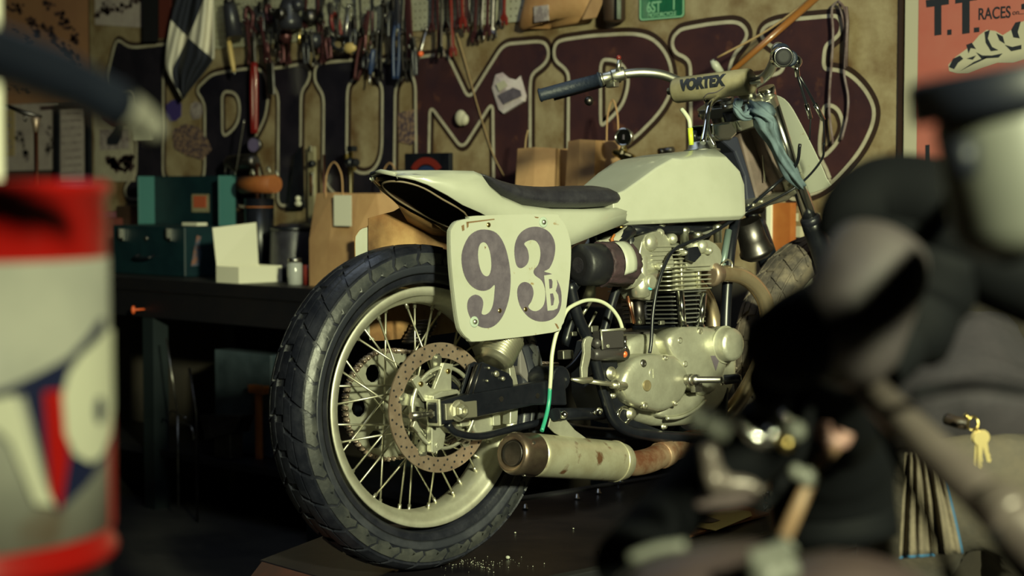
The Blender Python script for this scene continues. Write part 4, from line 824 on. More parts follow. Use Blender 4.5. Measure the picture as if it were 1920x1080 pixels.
# ---- tyres
def prof_tire(R=.345, w=.068, rb=.262):
    pr = [(.052, rb), (.058, rb+.008), (w, rb+.030), (w*1.04, rb+.046), (w*1.0, R-.028), (w*.90, R-.014), (w*.66, R-.005), (w*.33, R-.001), (0, R)]
    return pr+[(-a, r) for a, r in pr[:-1][::-1]]
def tire(name, c, R, w, m, N=40, lift_=.0045):
    g = G(); pr = prof_tire(R, w); g.lathe(c, X_, pr, 96, closed=True)
    # cumulative profile for placing tread blocks
    pts = [Vector((a, r)) for a, r in pr]; cum = [0]
    for i in range(1, len(pts)): cum.append(cum[-1]+(pts[i]-pts[i-1]).length)
    mid = cum[-1]/2
    def at(s, th, up):          # s metres from crown, th angle
        q = s+mid; q = max(0, min(cum[-1]-1e-6, q)); i = max(k for k in range(len(cum)) if cum[k] <= q); i = min(i, len(pts)-2)
        t = (q-cum[i])/(cum[i+1]-cum[i]); p_ = pts[i].lerp(pts[i+1], t); d = (pts[i+1]-pts[i]).normalized(); n_ = Vector((-d.y, d.x)) if False else Vector((d.y, -d.x))
        if n_.dot(Vector((p_.x, p_.y-.25))) < 0: n_ = -n_
        p_ = p_+n_*up; return c+Vector((p_.x, math.cos(th)*p_.y, math.sin(th)*p_.y))
    st = 2*math.pi/N; g2 = G()
    def block(l, up, g=g):
        n_ = len(l); cs = sum(a for a, b in l)/n_; ct = sum(b for a, b in l)/n_; fine = []
        for i in range(n_):                       # extra points so that lugs follow the carcass
            p0 = l[i]; p1 = l[(i+1) % n_]; fine += [p0, ((p0[0]+p1[0])/2, (p0[1]+p1[1])/2)]
        l = fine; n_ = len(l); sh = lambda k, u: [at(cs+(s-cs)*k, ct+(th-ct)*k, u) for s, th in l]
        b0 = len(g.v); g.v += sh(1, -.001)+sh(.97, up)+sh(.97, up)+sh(.5, up)+[at(cs, ct, up)]
        for i in range(n_):
            j = (i+1) % n_; g.f.append([b0+i, b0+j, b0+n_+j, b0+n_+i]); g.s.append(False)
            g.f.append([b0+2*n_+i, b0+2*n_+j, b0+3*n_+j, b0+3*n_+i]); g.s.append(True); g.f.append([b0+3*n_+i, b0+3*n_+j, b0+4*n_]); g.s.append(True)
    for k in range(N):
        t0 = k*st
        for sd in (1, -1):
            o_ = st*.5 if sd < 0 else 0
            def q(l): return [(sd*a*w/.068, t0+o_+b*st) for a, b in l]
            block(q([(.068, .30), (.075, .36), (.084, .44), (.094, .40), (.099, .80), (.090, 1.02), (.096, 1.30), (.086, 1.36), (.076, 1.24), (.068, 1.18)]), lift_*.75, g2)
            block(q([(.041, .06), (.052, .16), (.0645, .26), (.0645, 1.14), (.052, 1.03), (.041, .92)]), lift_*1.1)
            block(q([(.016, -.16), (.028, -.08), (.037, .02), (.037, .86), (.028, .76), (.016, .66)]), lift_*1.1)
        block([(-.012, t0+.05*st), (.012, t0+.05*st), (.012, t0+.85*st), (-.012, t0+.85*st)], lift_)
    o = bb(g, name, m); bb(g2, 'side_lugs', 'rubber_worn' if m == 'rubber' else m, o); return o
tire('rear_tyre', WZc, .341, .061, 'rubber', 30)
# dust-worn side wall ring with a faint raised band
g = G()
for sx in (1, -1): g.lathe(WZc, X_*sx, [(.0595, .2800), (.0622, .2855), (.0648, .2950), (.0650, .2990), (.0630, .2990), (.0590, .2830)], 96, closed=True)
bb(g, 'side_wall_band', 'rubber_side')
tire('front_tyre', FRc, .341, .060, 'tire_dusty', 32)
# ---- rims
def rim(c, w, name):
    g = G(); h = w/2
    pr = [(h, .2545), (h+.002, .2525), (h-.001, .2365), (h-.010, .2355), (h-.014, .226), (.012, .2195), (-.012, .2195), (-h+.014, .226), (-h+.010, .2355), (-h+.001, .2365), (-h-.002, .2525), (-h, .2545), (-h+.006, .250), (-h+.012, .240), (h-.012, .240), (h-.006, .250)]
    g.lathe(c, X_, pr, 96, closed=True); r = bb(g, name, 'rim_alloy')
    return r
rr_ = rim(WZc, .098, 'rear_rim'); fr2 = rim(FRc, .070, 'front_rim')
def hub(c, w, r0, par, flr):
    g = G(); g.lathe(c, X_, [(-w, .018), (-w, flr), (-w+.006, flr), (-w+.008, r0), (w-.008, r0), (w-.006, flr), (w, flr), (w, .018)], 32); return bb(g, 'hub', 'aluminium', par)
hub(WZc, .048, .026, rr_, .048); hub(FRc, .045, .024, fr2, .045)
def spokes(c, par, w, flr, N=36, rimr=.226, dia=.0024):
    for k in range(N):
        sd = 1 if k % 2 else -1; dr = 1 if (k//2) % 2 else -1; th = 2*math.pi*(k+.5)/N; ph = th+dr*math.radians(62)
        a = c+Vector((sd*w, math.cos(ph)*flr*.92, math.sin(ph)*flr*.92)); b = c+Vector((sd*.008, math.cos(th)*rimr, math.sin(th)*rimr)); d = (b-a)
        g = G(); g.tube([a, b-d*.07], dia, 6); g.tube([b-d*.08, b], dia*1.7, 6); bb(g, 'spoke', 'zinc', par)
spokes(WZc, rr_, .045, .048); spokes(FRc, fr2, .042, .045)
# ---- rear disc, carrier, sprocket, chain
DX = .088
g = G(); n_ = 96; ro, ri = .136, .104
out = [(math.cos(2*math.pi*j/n_)*ro, math.sin(2*math.pi*j/n_)*ro) for j in range(n_)]; inn = [(math.cos(2*math.pi*j/n_)*ri, math.sin(2*math.pi*j/n_)*ri) for j in range(n_)]
g.prism([out, inn], lambda a, b, t: WZc+Vector((DX+t, a, b)), -.002, .002); disc = bb(g, 'brake_disc', 'rotor')
g = G()
for k in range(27):
    for m_, r0 in ((0, .130), (1, .121), (2, .111)):
        th = 2*math.pi*(k+m_*.36)/27; q = WZc+Vector((DX+.0021, math.cos(th)*r0, math.sin(th)*r0)); g.lathe(q, X_, [(0, .0026), (.0004, .0026)], 8)
bb(g, 'vent_holes', 'black_matte', disc)
g = G()
for k in range(5):
    th = 2*math.pi*(k+.3)/5; R = Matrix.Rotation(th, 3, 'X')
    g.prism([(.020, -.016), (.050, -.008), (.080, -.010), (.106, -.013), (.114, 0), (.106, .013), (.080, .010), (.050, .008), (.020, .016)], lambda a, b, t: WZc+R @ Vector((DX+t, a, b)), -.005, .004)
    g.bolt(WZc+R @ Vector((DX+.003, .106, 0)), X_, .004, .006)
g.lathe(WZc+X_*(DX-.004), X_, [(-.03, .040), (0, .040), (.006, .036), (.008, .02)], 32)
g.lathe(WZc+X_*(DX), X_, [(-.003, .074), (.003, .074), (.003, .066), (-.003, .066)], 40, closed=True)
bb(g, 'disc_carrier', 'aluminium', disc)
SX = -.088; g = G(); N = 46; l = []
for k in range(N):
    for dt, r0 in ((0, .112), (.25, .121), (.5, .121), (.75, .112)): th = 2*math.pi*(k+dt)/N; l.append((math.cos(th)*r0, math.sin(th)*r0))
holes = []
for k in range(6):
    th = 2*math.pi*k/6; holes.append([(math.cos(th)*.082+math.cos(u*.6283)*.020, math.sin(th)*.082+math.sin(u*.6283)*.020) for u in range(10)])
g.prism([l]+holes, lambda a, b, t: WZc+Vector((SX+t, a, b)), -.003, .003); spr = bb(g, 'rear_sprocket', 'cast_alloy')
g = G()
def chain_run(pts, pitch=.0127):
    P_ = cr_path(pts, 30); cum = [0]
    for i in range(1, len(P_)): cum.append(cum[-1]+(P_[i]-P_[i-1]).length)
    n_ = int(cum[-1]/pitch)
    for k in range(n_):
        s = k*pitch; i = max(j for j in range(len(cum)) if cum[j] <= s); p_ = P_[i]
        g.lathe(p_-X_*.008, X_, [(0, .0052), (.016, .0052)], 8)
        p2 = P_[min(len(P_)-1, i+4)]; g.tube([p_-X_*.007, p2-X_*.007], .0042, 5); g.tube([p_+X_*.007, p2+X_*.007], .0042, 5)
chain_run([WZc+Vector((SX, math.cos(a)*.118, math.sin(a)*.118)) for a in [math.radians(x) for x in range(80, 281, 20)]])
chain_run([WZc+Vector((SX, .02, .117)), Vector((SX, .30, .42)), Vector((SX, .50, .40))]); chain_run([WZc+Vector((SX, .02, -.117)), Vector((SX, .30, .27)), Vector((SX, .50, .33))])
bb(g, 'drive_chain', mat('chain_steel', (.42, .33, .27), .4, .8))
# ---- swing arm
def bp(l, x): return [(B(a, b, x).y, B(a, b, x).z) for a, b in l]
def YZ(x0=0.0): return lambda a, b, t: Vector((x0+t, a, b))
sa = bp([(817,755),(869,741),(1007,717),(1060,708),(1064,760),(1002,760),(886,784),(830,797),(819,794)], .142)
g = G(); g.prism(sa, YZ(), .112, .142); g.prism(sa, YZ(), -.142, -.112); g.tube([(-.14, B(1055,730,.142).y, .385), (.14, B(1055,730,.142).y, .385)], .028, 16)
sw = bb(g, 'swing_arm', 'black_paint', bev=.004)
g = G(); g.hexa([Vector((x, y, z)) for z in (.312, .368) for x, y in ((.106, -.052), (.148, -.052), (.148, -.046), (.106, -.046))]); bb(g, 'axle_end_plate', 'cast_alloy', sw, bev=.002)
g = G(); q = Vector((.128, -.05, .338)); g.lathe(q, (0, -1, 0), [(0, .005), (.05, .005)], 10); g.lathe(q, (0, -1, 0), [(.0, .010), (.008, .010)], 6, sm=False); g.lathe(q, (0, -1, 0), [(.025, .0075), (.06, .0075)], 10); bb(g, 'adjuster_bolt', 'steel', sw)
g = G(); q = Vector((.142, 0, .340)); g.box(q+Vector((.003, .008, 0)), (.006, .085, .034)); g.lathe(q, X_, [(.004, .021), (.010, .021), (.012, .015), (.022, .015), (.026, .010), (.026, .006), (.02, .005)], 6, sm=False); g.lathe(q, X_, [(.004, .023), (.008, .023)], 20); bb(g, 'axle_nut', 'zinc', sw, bev=.001)
g = G(); g.tube([(-.15, 0, .342), (.145, 0, .340)], .010, 12); bb(g, 'axle', 'steel', sw)
g = G()
for a, b in ((940, 748), (1008, 742)): g.lathe(B(a, b, .1425), X_, [(0, .006), (.0006, .006)], 12)
bb(g, 'drilled_hole', 'dark_steel', sw)
# lower brace tube and upper shock plates
for sx in (1, -1):
    g = G(); pts = [B(838, 795, .135), B(856, 812, .135), B(900, 818, .13), B(960, 804, .12), B(1030, 788, .11)]
    g.tube([Vector((sx*p_.x, p_.y, p_.z)) for p_ in cr_path(pts, 5)], .008, 10); bb(g, 'lower_brace', 'black_paint', sw)
g = G(); l = bp([(877,740),(893,684),(905,678),(955,700),(962,712),(964,732),(940,740)], .13); g.prism(l, YZ(), .100, .106); g.prism(l, YZ(), .124, .130); pl_ = bb(g, 'shock_plate', 'black_paint', sw, bev=.002)
for a, b, r in ((929, 701, .007), (941, 710, .005), (914, 690, .003), (911, 714, .003)): g = G(); g.lathe(B(a, b, .13), X_, [(0, r), (.005, r), (.007, r*.6)], 12); bb(g, 'plate_bolt', 'zinc', pl_)
g = G(); g.tube([B(874, 742, .128), B(893, 684, .128)], .004, 6); g.tube([B(885, 742, .131), B(903, 682, .131)], .0015, 5); bb(g, 'plate_edge', 'dark_steel', pl_)
g = G(); l = bp([(955,690),(965,688),(972,722),(958,726)], .11); g.prism(l, YZ(), .085, .11); l = bp([(957,768),(972,765),(970,792),(956,796)], .11); g.prism(l, YZ(), .085, .11); bb(g, 'alloy_strut', 'cast_alloy', sw, bev=.002)
# caliper bracket and caliper
l = bp([(775,712),(786,703),(812,722),(800,716),(829,698),(834,680),(853,683),(849,699),(849,729),(861,731),(866,738),(818,753),(800,753)], .112)
l = bp([(775,712),(786,703),(810,728),(816,728),(828,698),(834,680),(853,683),(849,700),(849,729),(861,731),(866,739),(818,753),(800,753)], .112)
g = G(); g.prism(l, YZ(), .098, .108); cal = bb(g, 'caliper_bracket', 'cast_alloy', bev=.0015)
g = G(); l2 = bp([(812,742),(828,734),(858,730),(865,737),(830,745),(812,750)], .125); g.prism(l2, YZ(), .108, .124); bb(g, 'bracket_lip', 'cast_alloy', cal, bev=.002)
for a, b in ((789, 720), (840, 696), (853, 738)): g = G(); g.lathe(B(a, b, .109), X_, [(0, .0055), (.002, .0055), (.003, .003)], 12); bb(g, 'rivet', 'brass', cal)
g = G(); g.lathe(Vector((.104, .0, .345)), X_, [(-.006, .088), (.0, .088), (.0, .081), (-.006, .081)], 48, closed=True); bb(g, 'bracket_ring', 'cast_alloy', cal)
g = G(); l = bp([(808,800),(820,798),(835,812),(831,838),(813,850),(808,848)], .11); g.prism(l, YZ(), .096, .112); q = B(819, 834, .112); g.lathe(q, X_, [(0, .005), (.003, .005)], 12); l = bp([(780,785),(786,796),(792,808),(786,812),(775,800)], .11); g.prism(l, YZ(), .098, .108); bb(g, 'lower_caliper_lug', 'cast_alloy', cal, bev=.0015)
g = G(); l = bp([(838,798),(856,796),(870,800),(884,808),(878,812),(852,812)], .08); g.prism(l, YZ(), .03, .07); g.lathe(B(905, 792, .09), X_, [(-.04, .032), (0, .032), (.004, .028)], 24); g.box(B(926, 788, .09), (.02, .022, .022)); g.box(B(868, 790, .09), (.02, .03, .02)); bb(g, 'inner_caliper', 'cast_alloy', cal, bev=.002)
# ---- tail section
def rowpts(l, x): return [B(a, b, x) for a, b in l]
up = [(745,324),(765,321.5),(797,320),(850,319),(893,320),(908,326),(922,346),(945,366),(985,384),(1040,391),(1120,392),(1195,386)]
lo = [(742,331),(758,333),(778,337),(803,346),(840,366),(868,384),(900,398),(930,414),(990,452),(1040,470),(1076,458),(1185,414)]
TX = .105
secs = []
for i in range(12):
    w = [.046,.056,.070,.084,.095,.103,.105,.105,.105,.105,.103,.088][i]; u = B(*up[i], w); l = B(*lo[i], w)
    d = .012
    ym = u.y; 
    u2 = u.copy(); l2 = l.copy()
    top = u2.z; s_ = [Vector((w, l2.y, l2.z)), Vector((w, (l2.y+u2.y)/2, (l2.z*.45+top*.55))), Vector((w*.985, u2.y, top-.010)), Vector((w*.90, u2.y, top)), Vector((0, u2.y, top+.006)), Vector((-w*.90, u2.y, top)), Vector((-w*.985, u2.y, top-.010)), Vector((-w, (l2.y+u2.y)/2, (l2.z*.45+top*.55))), Vector((-w, l2.y, l2.z))]
    secs.append(s_)
g = G(); g.loft(secs, sm=True, caps=False, ring=False)
tail = g.build('tail_section', 'white_paint', bike, fix=True); s = tail.modifiers.new('s', 'SOLIDIFY'); s.thickness = .004; s.offset = -1
# back lip
g = G(); g.tube([Vector((-.042, secs[0][4].y, secs[0][4].z-.003)), Vector((0, secs[0][4].y-.008, secs[0][4].z)), Vector((.042, secs[0][3].y, secs[0][3].z-.003))], .005, 8); bb(g, 'tail_lip', 'white_paint', tail)
# underside: black lining and a hollow brown duct with a raised lip
pan = []
for i in range(0, 9):
    l = secs[i][0]; r_ = secs[i][4]; w = abs(l.x)*.96
    pan.append([Vector((w, l.y+.004, l.z+.003)), Vector((w*.9, l.y+.01, l.z*.35+r_.z*.65-.004)), Vector((0, l.y+.012, r_.z-.012)), Vector((-w*.9, l.y+.01, l.z*.35+r_.z*.65-.004)), Vector((-w, l.y+.004, l.z+.003))])
g = G(); g.loft(pan, sm=True, caps=False, ring=False); g.build('under_tray', 'black_matte', tail)
upd = [(717,345),(726,341),(742,340),(765,343),(795,353),(830,374),(870,398)]; lod = [(880,425),(850,428),(815,414),(785,398),(755,381),(733,366),(720,353)]
ring = [B(a, b, x) for (a, b), x in zip(upd, (-.01, .01, .03, .045, .06, .07, .07))]+[B(a, b, x) for (a, b), x in zip(lod, (.0, -.04, -.06, -.06, -.055, -.045, -.03))]
ring = cr_path(ring, 3, True); cen = sum(ring, Vector())/len(ring)
g = G(); g.loft([ring, [p_+(cen-p_)*.12+Vector((-.01, .02, .02)) for p_ in ring], [p_+(cen-p_)*.5+Vector((-.02, .06, .035)) for p_ in ring], [p_+(cen-p_)*.98+Vector((-.02, .08, .04)) for p_ in ring]], caps=False)
g.build('air_duct', 'duct_brown', tail)
g = G(); g.tube(ring, .0024, 6, closed=True); bb(g, 'duct_lip', mat('lip_tan', (.16, .12, .08), .5), tail)
# ---- seat
top = [(893,321),(912,322),(935,331),(975,343),(1010,349),(1060,352),(1110,349),(1150,348),(1166,352),(1171,362)]
bot = [(893,327),(912,330),(925,349),(948,368),(985,384),(1040,391),(1100,391),(1145,389),(1164,386),(1171,378)]
g = G(); ss = []
for i in range(len(top)):
    t_ = B(*top[i], .098); b_ = B(*bot[i], .098); yy = t_.y; h = t_.z-b_.z; w = .100 if i > 0 else .085
    if i == len(top)-1: w = .088
    r_ = min(.018, h*.45)
    ss.append([Vector((-w+.004, yy, b_.z)), Vector((w-.004, b_.y, b_.z)), Vector((w, (yy+b_.y)/2, b_.z+h*.4)), Vector((w-.003, yy, t_.z-r_)), Vector((w-.02, yy, t_.z)), Vector((0, yy, t_.z+.010)), Vector((-w+.02, yy, t_.z)), Vector((-w+.003, yy, t_.z-r_)), Vector((-w, yy, b_.z+h*.4))])
g.loft(ss, sm=True); seat = bb(g, 'seat', 'black_vinyl', sub=1)
# ---- tank: faceted, sections along y
def tsec(y, w, wt, zb, zt, ch=.02):
    r_ = .010
    return [Vector((-w+r_, y, zb)), Vector((w-r_, y, zb)), Vector((w, y, zb+r_)), Vector((w, y, zt-ch)), Vector((w-.003, y, zt-ch+.006)), Vector((wt, y, zt)), Vector((-wt, y, zt)), Vector((-w+.003, y, zt-ch+.006)), Vector((-w, y, zt-ch)), Vector((-w, y, zb+r_))]
a0 = B(1172, 356, .090); a1 = B(1262, 290, .105); a2 = B(1362, 276, .12); a3 = B(1388, 300, .118); a4 = B(1397, 340, .118); bz0 = B(1182, 422, .1).z; bz1 = B(1388, 413, .12).z
ty0 = a0.y; g = G()
tk = [tsec(ty0-.035, .084, .066, bz0+.002, a0.z-.012, .006), tsec(ty0, .090, .070, bz0, a0.z+.001, .008)]
for s in (.33, .66): tk.append(tsec(a0.y+(a1.y-a0.y)*s, .090+.016*s, .070+.004*s, bz0+(bz1-bz0)*s*.4, a0.z+(a1.z-a0.z)*s, .008))
tk += [tsec(a1.y, .107, .075, bz0+(bz1-bz0)*.45, a1.z, .014), tsec(a1.y+.03, .112, .080, bz0+(bz1-bz0)*.55, a1.z+.004, .02), tsec((a1.y+a2.y)/2+.01, .119, .086, bz0+(bz1-bz0)*.8, (a1.z+a2.z)/2+.004, .022), tsec(a2.y, .12, .084, bz1, a2.z, .028), tsec(a3.y, .117, .078, bz1+.001, a3.z+.002, .034), tsec((a3.y+a4.y)/2+.012, .112, .07, bz1+.006, (a3.z+a4.z)/2, .034), tsec(a4.y+.014, .100, .06, bz1+.016, a4.z-.02, .034)]
g.loft(tk, sm=False); tank = bb(g, 'fuel_tank', 'white_paint', bev=.006, seg=3)
for p_ in tank.data.polygons: p_.use_smooth = True
m_ = tank.modifiers.new('w', 'WEIGHTED_NORMAL'); m_.weight = 60
# seat base skirt joining tail to tank
l = bp([(1040,391),(1174,386),(1190,420),(1150,428),(1076,458),(1040,470),(990,452)], .105); g = G(); g.prism(l, YZ(), -.104, .104)
# cap, breather
q = BZ(1316, 272, a1.z+.006); q = Vector((0.02, B(1316, 272, .02).y, a2.z)); g = G(); g.lathe(q, (0, 0, 1), [(-.004, .045), (.002, .045), (.004, .036), (.018, .034), (.022, .028)], 28); cap = bb(g, 'filler_cap', 'aluminium', tank)
g = G(); q0 = B(1296, 272, .04); q1 = B(1294, 240, .04); g.tube([q0, q1], .0065, 10); bb(g, 'breather_hose', 'yellow_green', tank, 'green and yellow breather tube')
g = G(); g.tube(cr_path([q1, B(1292, 225, .04), B(1284, 212, .03), B(1278, 205, .02)], 4), .0055, 8); bb(g, 'breather_hose', 'clear_hose', tank)
g = G(); g.tube([B(1301, 246, .03), B(1303, 262, .035)], .007, 8); bb(g, 'hose_clip', 'black_paint', tank)
# ---- number plates
PXo = .166
pl_out = px([(615,240),(625,200),(655,165),(720,150),(760,135),(1180,125),(1225,140),(1262,190),(1285,260),(1293,330),(1285,480),(1258,700),(1240,750),(1190,790),(780,840),(720,828),(680,790),(660,740),(640,600),(620,400)], 640, 360, 3)
lz = bp(pl_out, PXo); lzs = smooth2(lz, 3)
g = G(); g.prism(lzs, YZ(), PXo-.003, PXo); plate = bb(g, 'number_plate', 'plate_white', label='right number plate, 93 with a small B', bev=.001)
g = G(); g.prism([inset(lzs, .0005), inset(lzs, -.006)], YZ(), PXo-.012, PXo-.003); bb(g, 'plate_edge', 'plate_white', plate)
n9 = px([(820,212),(870,230),(908,280),(935,360),(951,470),(945,580),(920,670),(885,730),(840,762),(790,762),(745,735),(717,690),(707,640),(718,598),(752,577),(785,592),(797,622),(793,655),(788,684),(808,690),(835,672),(853,630),(861,560),(861,522),(835,545),(800,556),(760,548),(722,520),(692,470),(676,400),(680,330),(715,252),(765,216)], 640, 360, 3)
h9 = px([(800,282),(822,300),(838,350),(843,420),(832,465),(810,473),(787,450),(771,395),(768,335),(778,296)], 640, 360, 3)
n3 = px([(1085,195),(1130,202),(1170,228),(1195,270),(1202,320),(1192,380),(1168,430),(1140,447),(1185,462),(1215,500),(1235,560),(1235,635),(1212,692),(1170,722),(1110,728),(1055,705),(1012,655),(992,600),(990,545),(1010,513),(1040,507),(1070,528),(1080,570),(1068,615),(1050,645),(1075,668),(1110,665),(1140,630),(1147,560),(1128,500),(1088,468),(1082,440),(1106,410),(1119,360),(1115,310),(1095,277),(1062,270),(1027,290),(1045,320),(1054,370),(1042,408),(1010,428),(985,412),(973,350),(977,290),(1000,238),(1040,206)], 640, 360, 3)
for nm, ls, lab in (('numeral', [n9, h9], 'numeral 9'), ('numeral', [n3], 'numeral 3')):
    g = G(); g.prism([smooth2(bp(l, PXo), 3) for l in ls], YZ(), PXo+.0002, PXo+.0009); bb(g, nm, 'plate_ink', plate, lab)
bB = px([(1138,470),(1185,462),(1207,478),(1213,520),(1203,556),(1217,580),(1222,620),(1212,655),(1190,665),(1158,668)], 640, 360, 3); bh1 = px([(1164,490),(1180,490),(1186,505),(1184,540),(1168,545)], 640, 360, 3); bh2 = px([(1171,572),(1188,570),(1196,600),(1190,636),(1177,640)], 640, 360, 3)
g = G(); g.prism([bp(bB, PXo), bp(bh1, PXo), bp(bh2, PXo)], YZ(), PXo+.001, PXo+.0016); bb(g, 'small_letter', 'plate_white', plate, 'small white letter B')
for a, b in ((1135,170),(747,730)):
    q = B(640+a/3, 360+b/3, PXo); g = G(); g.lathe(q, X_, [(0, .0115), (.0012, .0115), (.002, .010)], 24); ws = bb(g, 'washer', mat('washer_green', (.35, .42, .36), .5), plate)
    g.__init__(); g.lathe(q+X_*.002, X_, [(0, .006), (.003, .005), (.0045, .002)], 14); bb(g, 'screw', 'aluminium', plate)
for a, b in ((828,185),(890,668),(1035,660)): g = G(); g.lathe(B(640+a/3, 360+b/3, PXo), X_, [(0, .0055), (.0015, .005), (.002, .002)], 12); bb(g, 'rivet', 'brass', plate)
g = G()
for l in ([(675,190),(690,183),(692,215),(680,220)], [(703,172),(716,168),(715,195),(706,205)], [(1200,738),(1212,742),(1224,765),(1218,772),(1206,752)], [(805,305),(814,310),(808,322)], [(700,168),(860,150),(862,156),(712,176)], [(1085,138),(1110,142),(1106,148),(1092,146)]): g.prism(bp(px(l, 640, 360, 3), PXo), YZ(), PXo+.0001, PXo+.0005)
bb(g, 'grime_marks', mat('grime', (.16, .09, .04), .8), plate)
# left plate seen from the inside
g = G(); lm = [(a, b) for a, b in lzs]; g.prism(lm, YZ(), -PXo, -PXo+.003); lp2 = bb(g, 'number_plate', 'fibreglass', label='left number plate, stained brown on its inner face', bev=.001)
ys = min(a for a, b in lm); l = [(a, b) for a, b in lm if a < ys+.055]; l.sort(key=lambda q: q[1]); 
g = G(); hl = [(a, b) for a, b in inset(lm, -.001) if a < ys+.045]; hl.sort(key=lambda q: q[1])
g.prism([(ys+.030, hl[0][1])]+hl+[(ys+.042, hl[-1][1])], YZ(), -PXo+.0031, -PXo+.0038); bb(g, 'white_margin', 'plate_white', lp2)
for a, b in ((652+39, 426),(744, 421)): q = B(a, b, -PXo+.0035); g = G(); g.lathe(q, X_, [(0, .004), (.001, .004)], 10); bb(g, 'bolt_hole', 'grime', lp2)
# brown side panel rising from the left plate to the tail
up_p = [B(a, b, x) for a, b, x in ((697,331,-.046),(712,346,-.05),(728,364,-.06),(745,380,-.07),(770,396,-.075),(810,416,-.08),(860,432,-.08))]
lo_p = [B(a, b, x) for a, b, x in ((697,333,-.048),(714,352,-.06),(737,374,-.10),(752,388,-.13),(765,415,-.155),(810,440,-.157),(860,450,-.157))]
g = G(); g.loft([up_p, lo_p], sm=True, caps=False, ring=False); o = g.build('side_panel', 'fibreglass', tail); m_ = o.modifiers.new('s', 'SOLIDIFY'); m_.thickness = .002
g = G(); l = [B(a, b, -.158) for a, b in [(690,409),(715,402),(738,396),(753,387),(768,400),(800,430),(860,440),(860,470),(690,470)]]; g.slab(l, [p_+Vector((.002, 0, 0)) for p_ in l]); bb(g, 'plate_bracket', 'fibreglass', lp2)
# ---- silver reservoir canister, grey wedge guard
g = G(); c0 = B(945, 640, .10); c1 = B(915, 690, .10); ax = (c1-c0).normalized()*-1; L0 = (c1-c0).length
c0 = B(955, 625, .12); c1 = B(920, 690, .12); ax = (c1-c0).normalized(); L0 = (c1-c0).length; pr = []
for k in range(9): t_ = L0*.08+k*.0065; pr += [(t_, .036), (t_+.002, .0395), (t_+.0045, .0395), (t_+.006, .036)]
pr = [(0, .034)]+pr+[(pr[-1][0]+.006, .034), (pr[-1][0]+.012, .026)]
g.lathe(c0, ax, pr, 32); bb(g, 'shock_canister', 'zinc')
g = G(); g.tube([c1, B(905, 720, .10)], .012, 10); bb(g, 'shock_shaft', 'steel')
l = bp([(975,700),(972,640),(985,632),(1000,645),(1010,690),(1008,712),(990,718)], .06); g = G(); g.prism(l, YZ(), .02, .06); bb(g, 'inner_guard', mat('guard_grey', (.13, .12, .12), .5), bev=.004)
# coil spring of the far shock
for sx, m_ in ((-1, 'dark_steel'),):
    g = G(); q = B(775, 645, -.11); a_ = B(800, 600, -.11); d = (a_-q); pts = [q+d*(k/60.)+Vector((math.cos(k*.75)*.026, math.sin(k*.75)*.026, 0)) for k in range(60)]; g.tube(pts, .0045, 6); bb(g, 'shock_spring', m_)
# ---- silencer and exhaust
mA = B(962, 850, .165); mB = B(1166, 866, .125); ax = (mB-mA).normalized(); L0 = (mB-mA).length; R0 = .0455
g = G(); g.lathe(mA, ax, [(.060, R0+.0005), (.075, R0+.001), (L0*.94, R0), (L0, R0-.004), (L0+.012, .030)], 40); sil = bb(g, 'silencer', 'muffler_skin')
g = G(); g.lathe(mA, ax, [(.0, .030), (-.008, .036), (-.004, .042), (.004, R0), (.016, R0), (.020, R0-.002), (.060, R0+.002), (.062, R0), (.055, R0-.006), (.02, .036), (.012, .024), (.08, .022)], 40); bb(g, 'end_cap', 'burnt_steel', sil, 'scorched end cap')
g = G(); g.lathe(mA+ax*.012, ax, [(-.014, .024), (-.018, .027), (-.012, .029), (.03, .026), (.08, .024), (.08, .0)], 32); bb(g, 'outlet', 'dark_steel', sil)
g = G(); g.lathe(mA+ax*.079, ax, [(0, .024), (.001, .024)], 24); bb(g, 'outlet_dark', 'black_matte', sil)
g = G()
for k, a in enumerate((.6, 2.7, 4.8)): g.lathe(mA+ax*.03+Vector((math.cos(a), 0, math.sin(a)))*(R0), Vector((math.cos(a), 0, math.sin(a))), [(-.002, .004), (.002, .004)], 8)
bb(g, 'cap_rivet', 'steel', sil)
g = G(); g.lathe(mA+ax*(L0*.92), ax, [(0, R0+.0006), (.002, R0+.002), (.004, R0+.0006)], 40); bb(g, 'band', 'muffler_skin', sil)
g = G(); pts = [mA+ax*(L0+.005), B(1188, 869, .12), B(1215, 864, .11), B(1240, 853, .10), B(1268, 840, .09), B(1300, 828, .06), B(1350, 822, .02)]; g.tube(cr_path(pts, 5), [.031]+[.029]*30, 20); pipe = bb(g, 'link_pipe', 'rust_pipe')
for p0, p1 in ((3, 4),): g = G(); g.lathe(B(1238, 854, .10), (B(1268, 840, .09)-B(1238, 854, .10)), [(0, .031), (.002, .033), (.03, .033), (.032, .031)], 24); bb(g, 'clamp_sleeve', 'rust_pipe', pipe)
g = G(); l = bp([(1035,772),(1042,765),(1056,768),(1060,785),(1078,806),(1100,822),(1060,822),(1040,812),(1028,800)], .15); g.prism(l, YZ(), .146, .150); bb(g, 'silencer_bracket', 'cast_alloy', bev=.001)
g = G(); q = B(1050, 778, .15); g.box(q, (.016, .024, .022)); g.bolt(q+X_*.008, X_, .007, .010); bb(g, 'bracket_mount', 'black_paint', bev=.002)
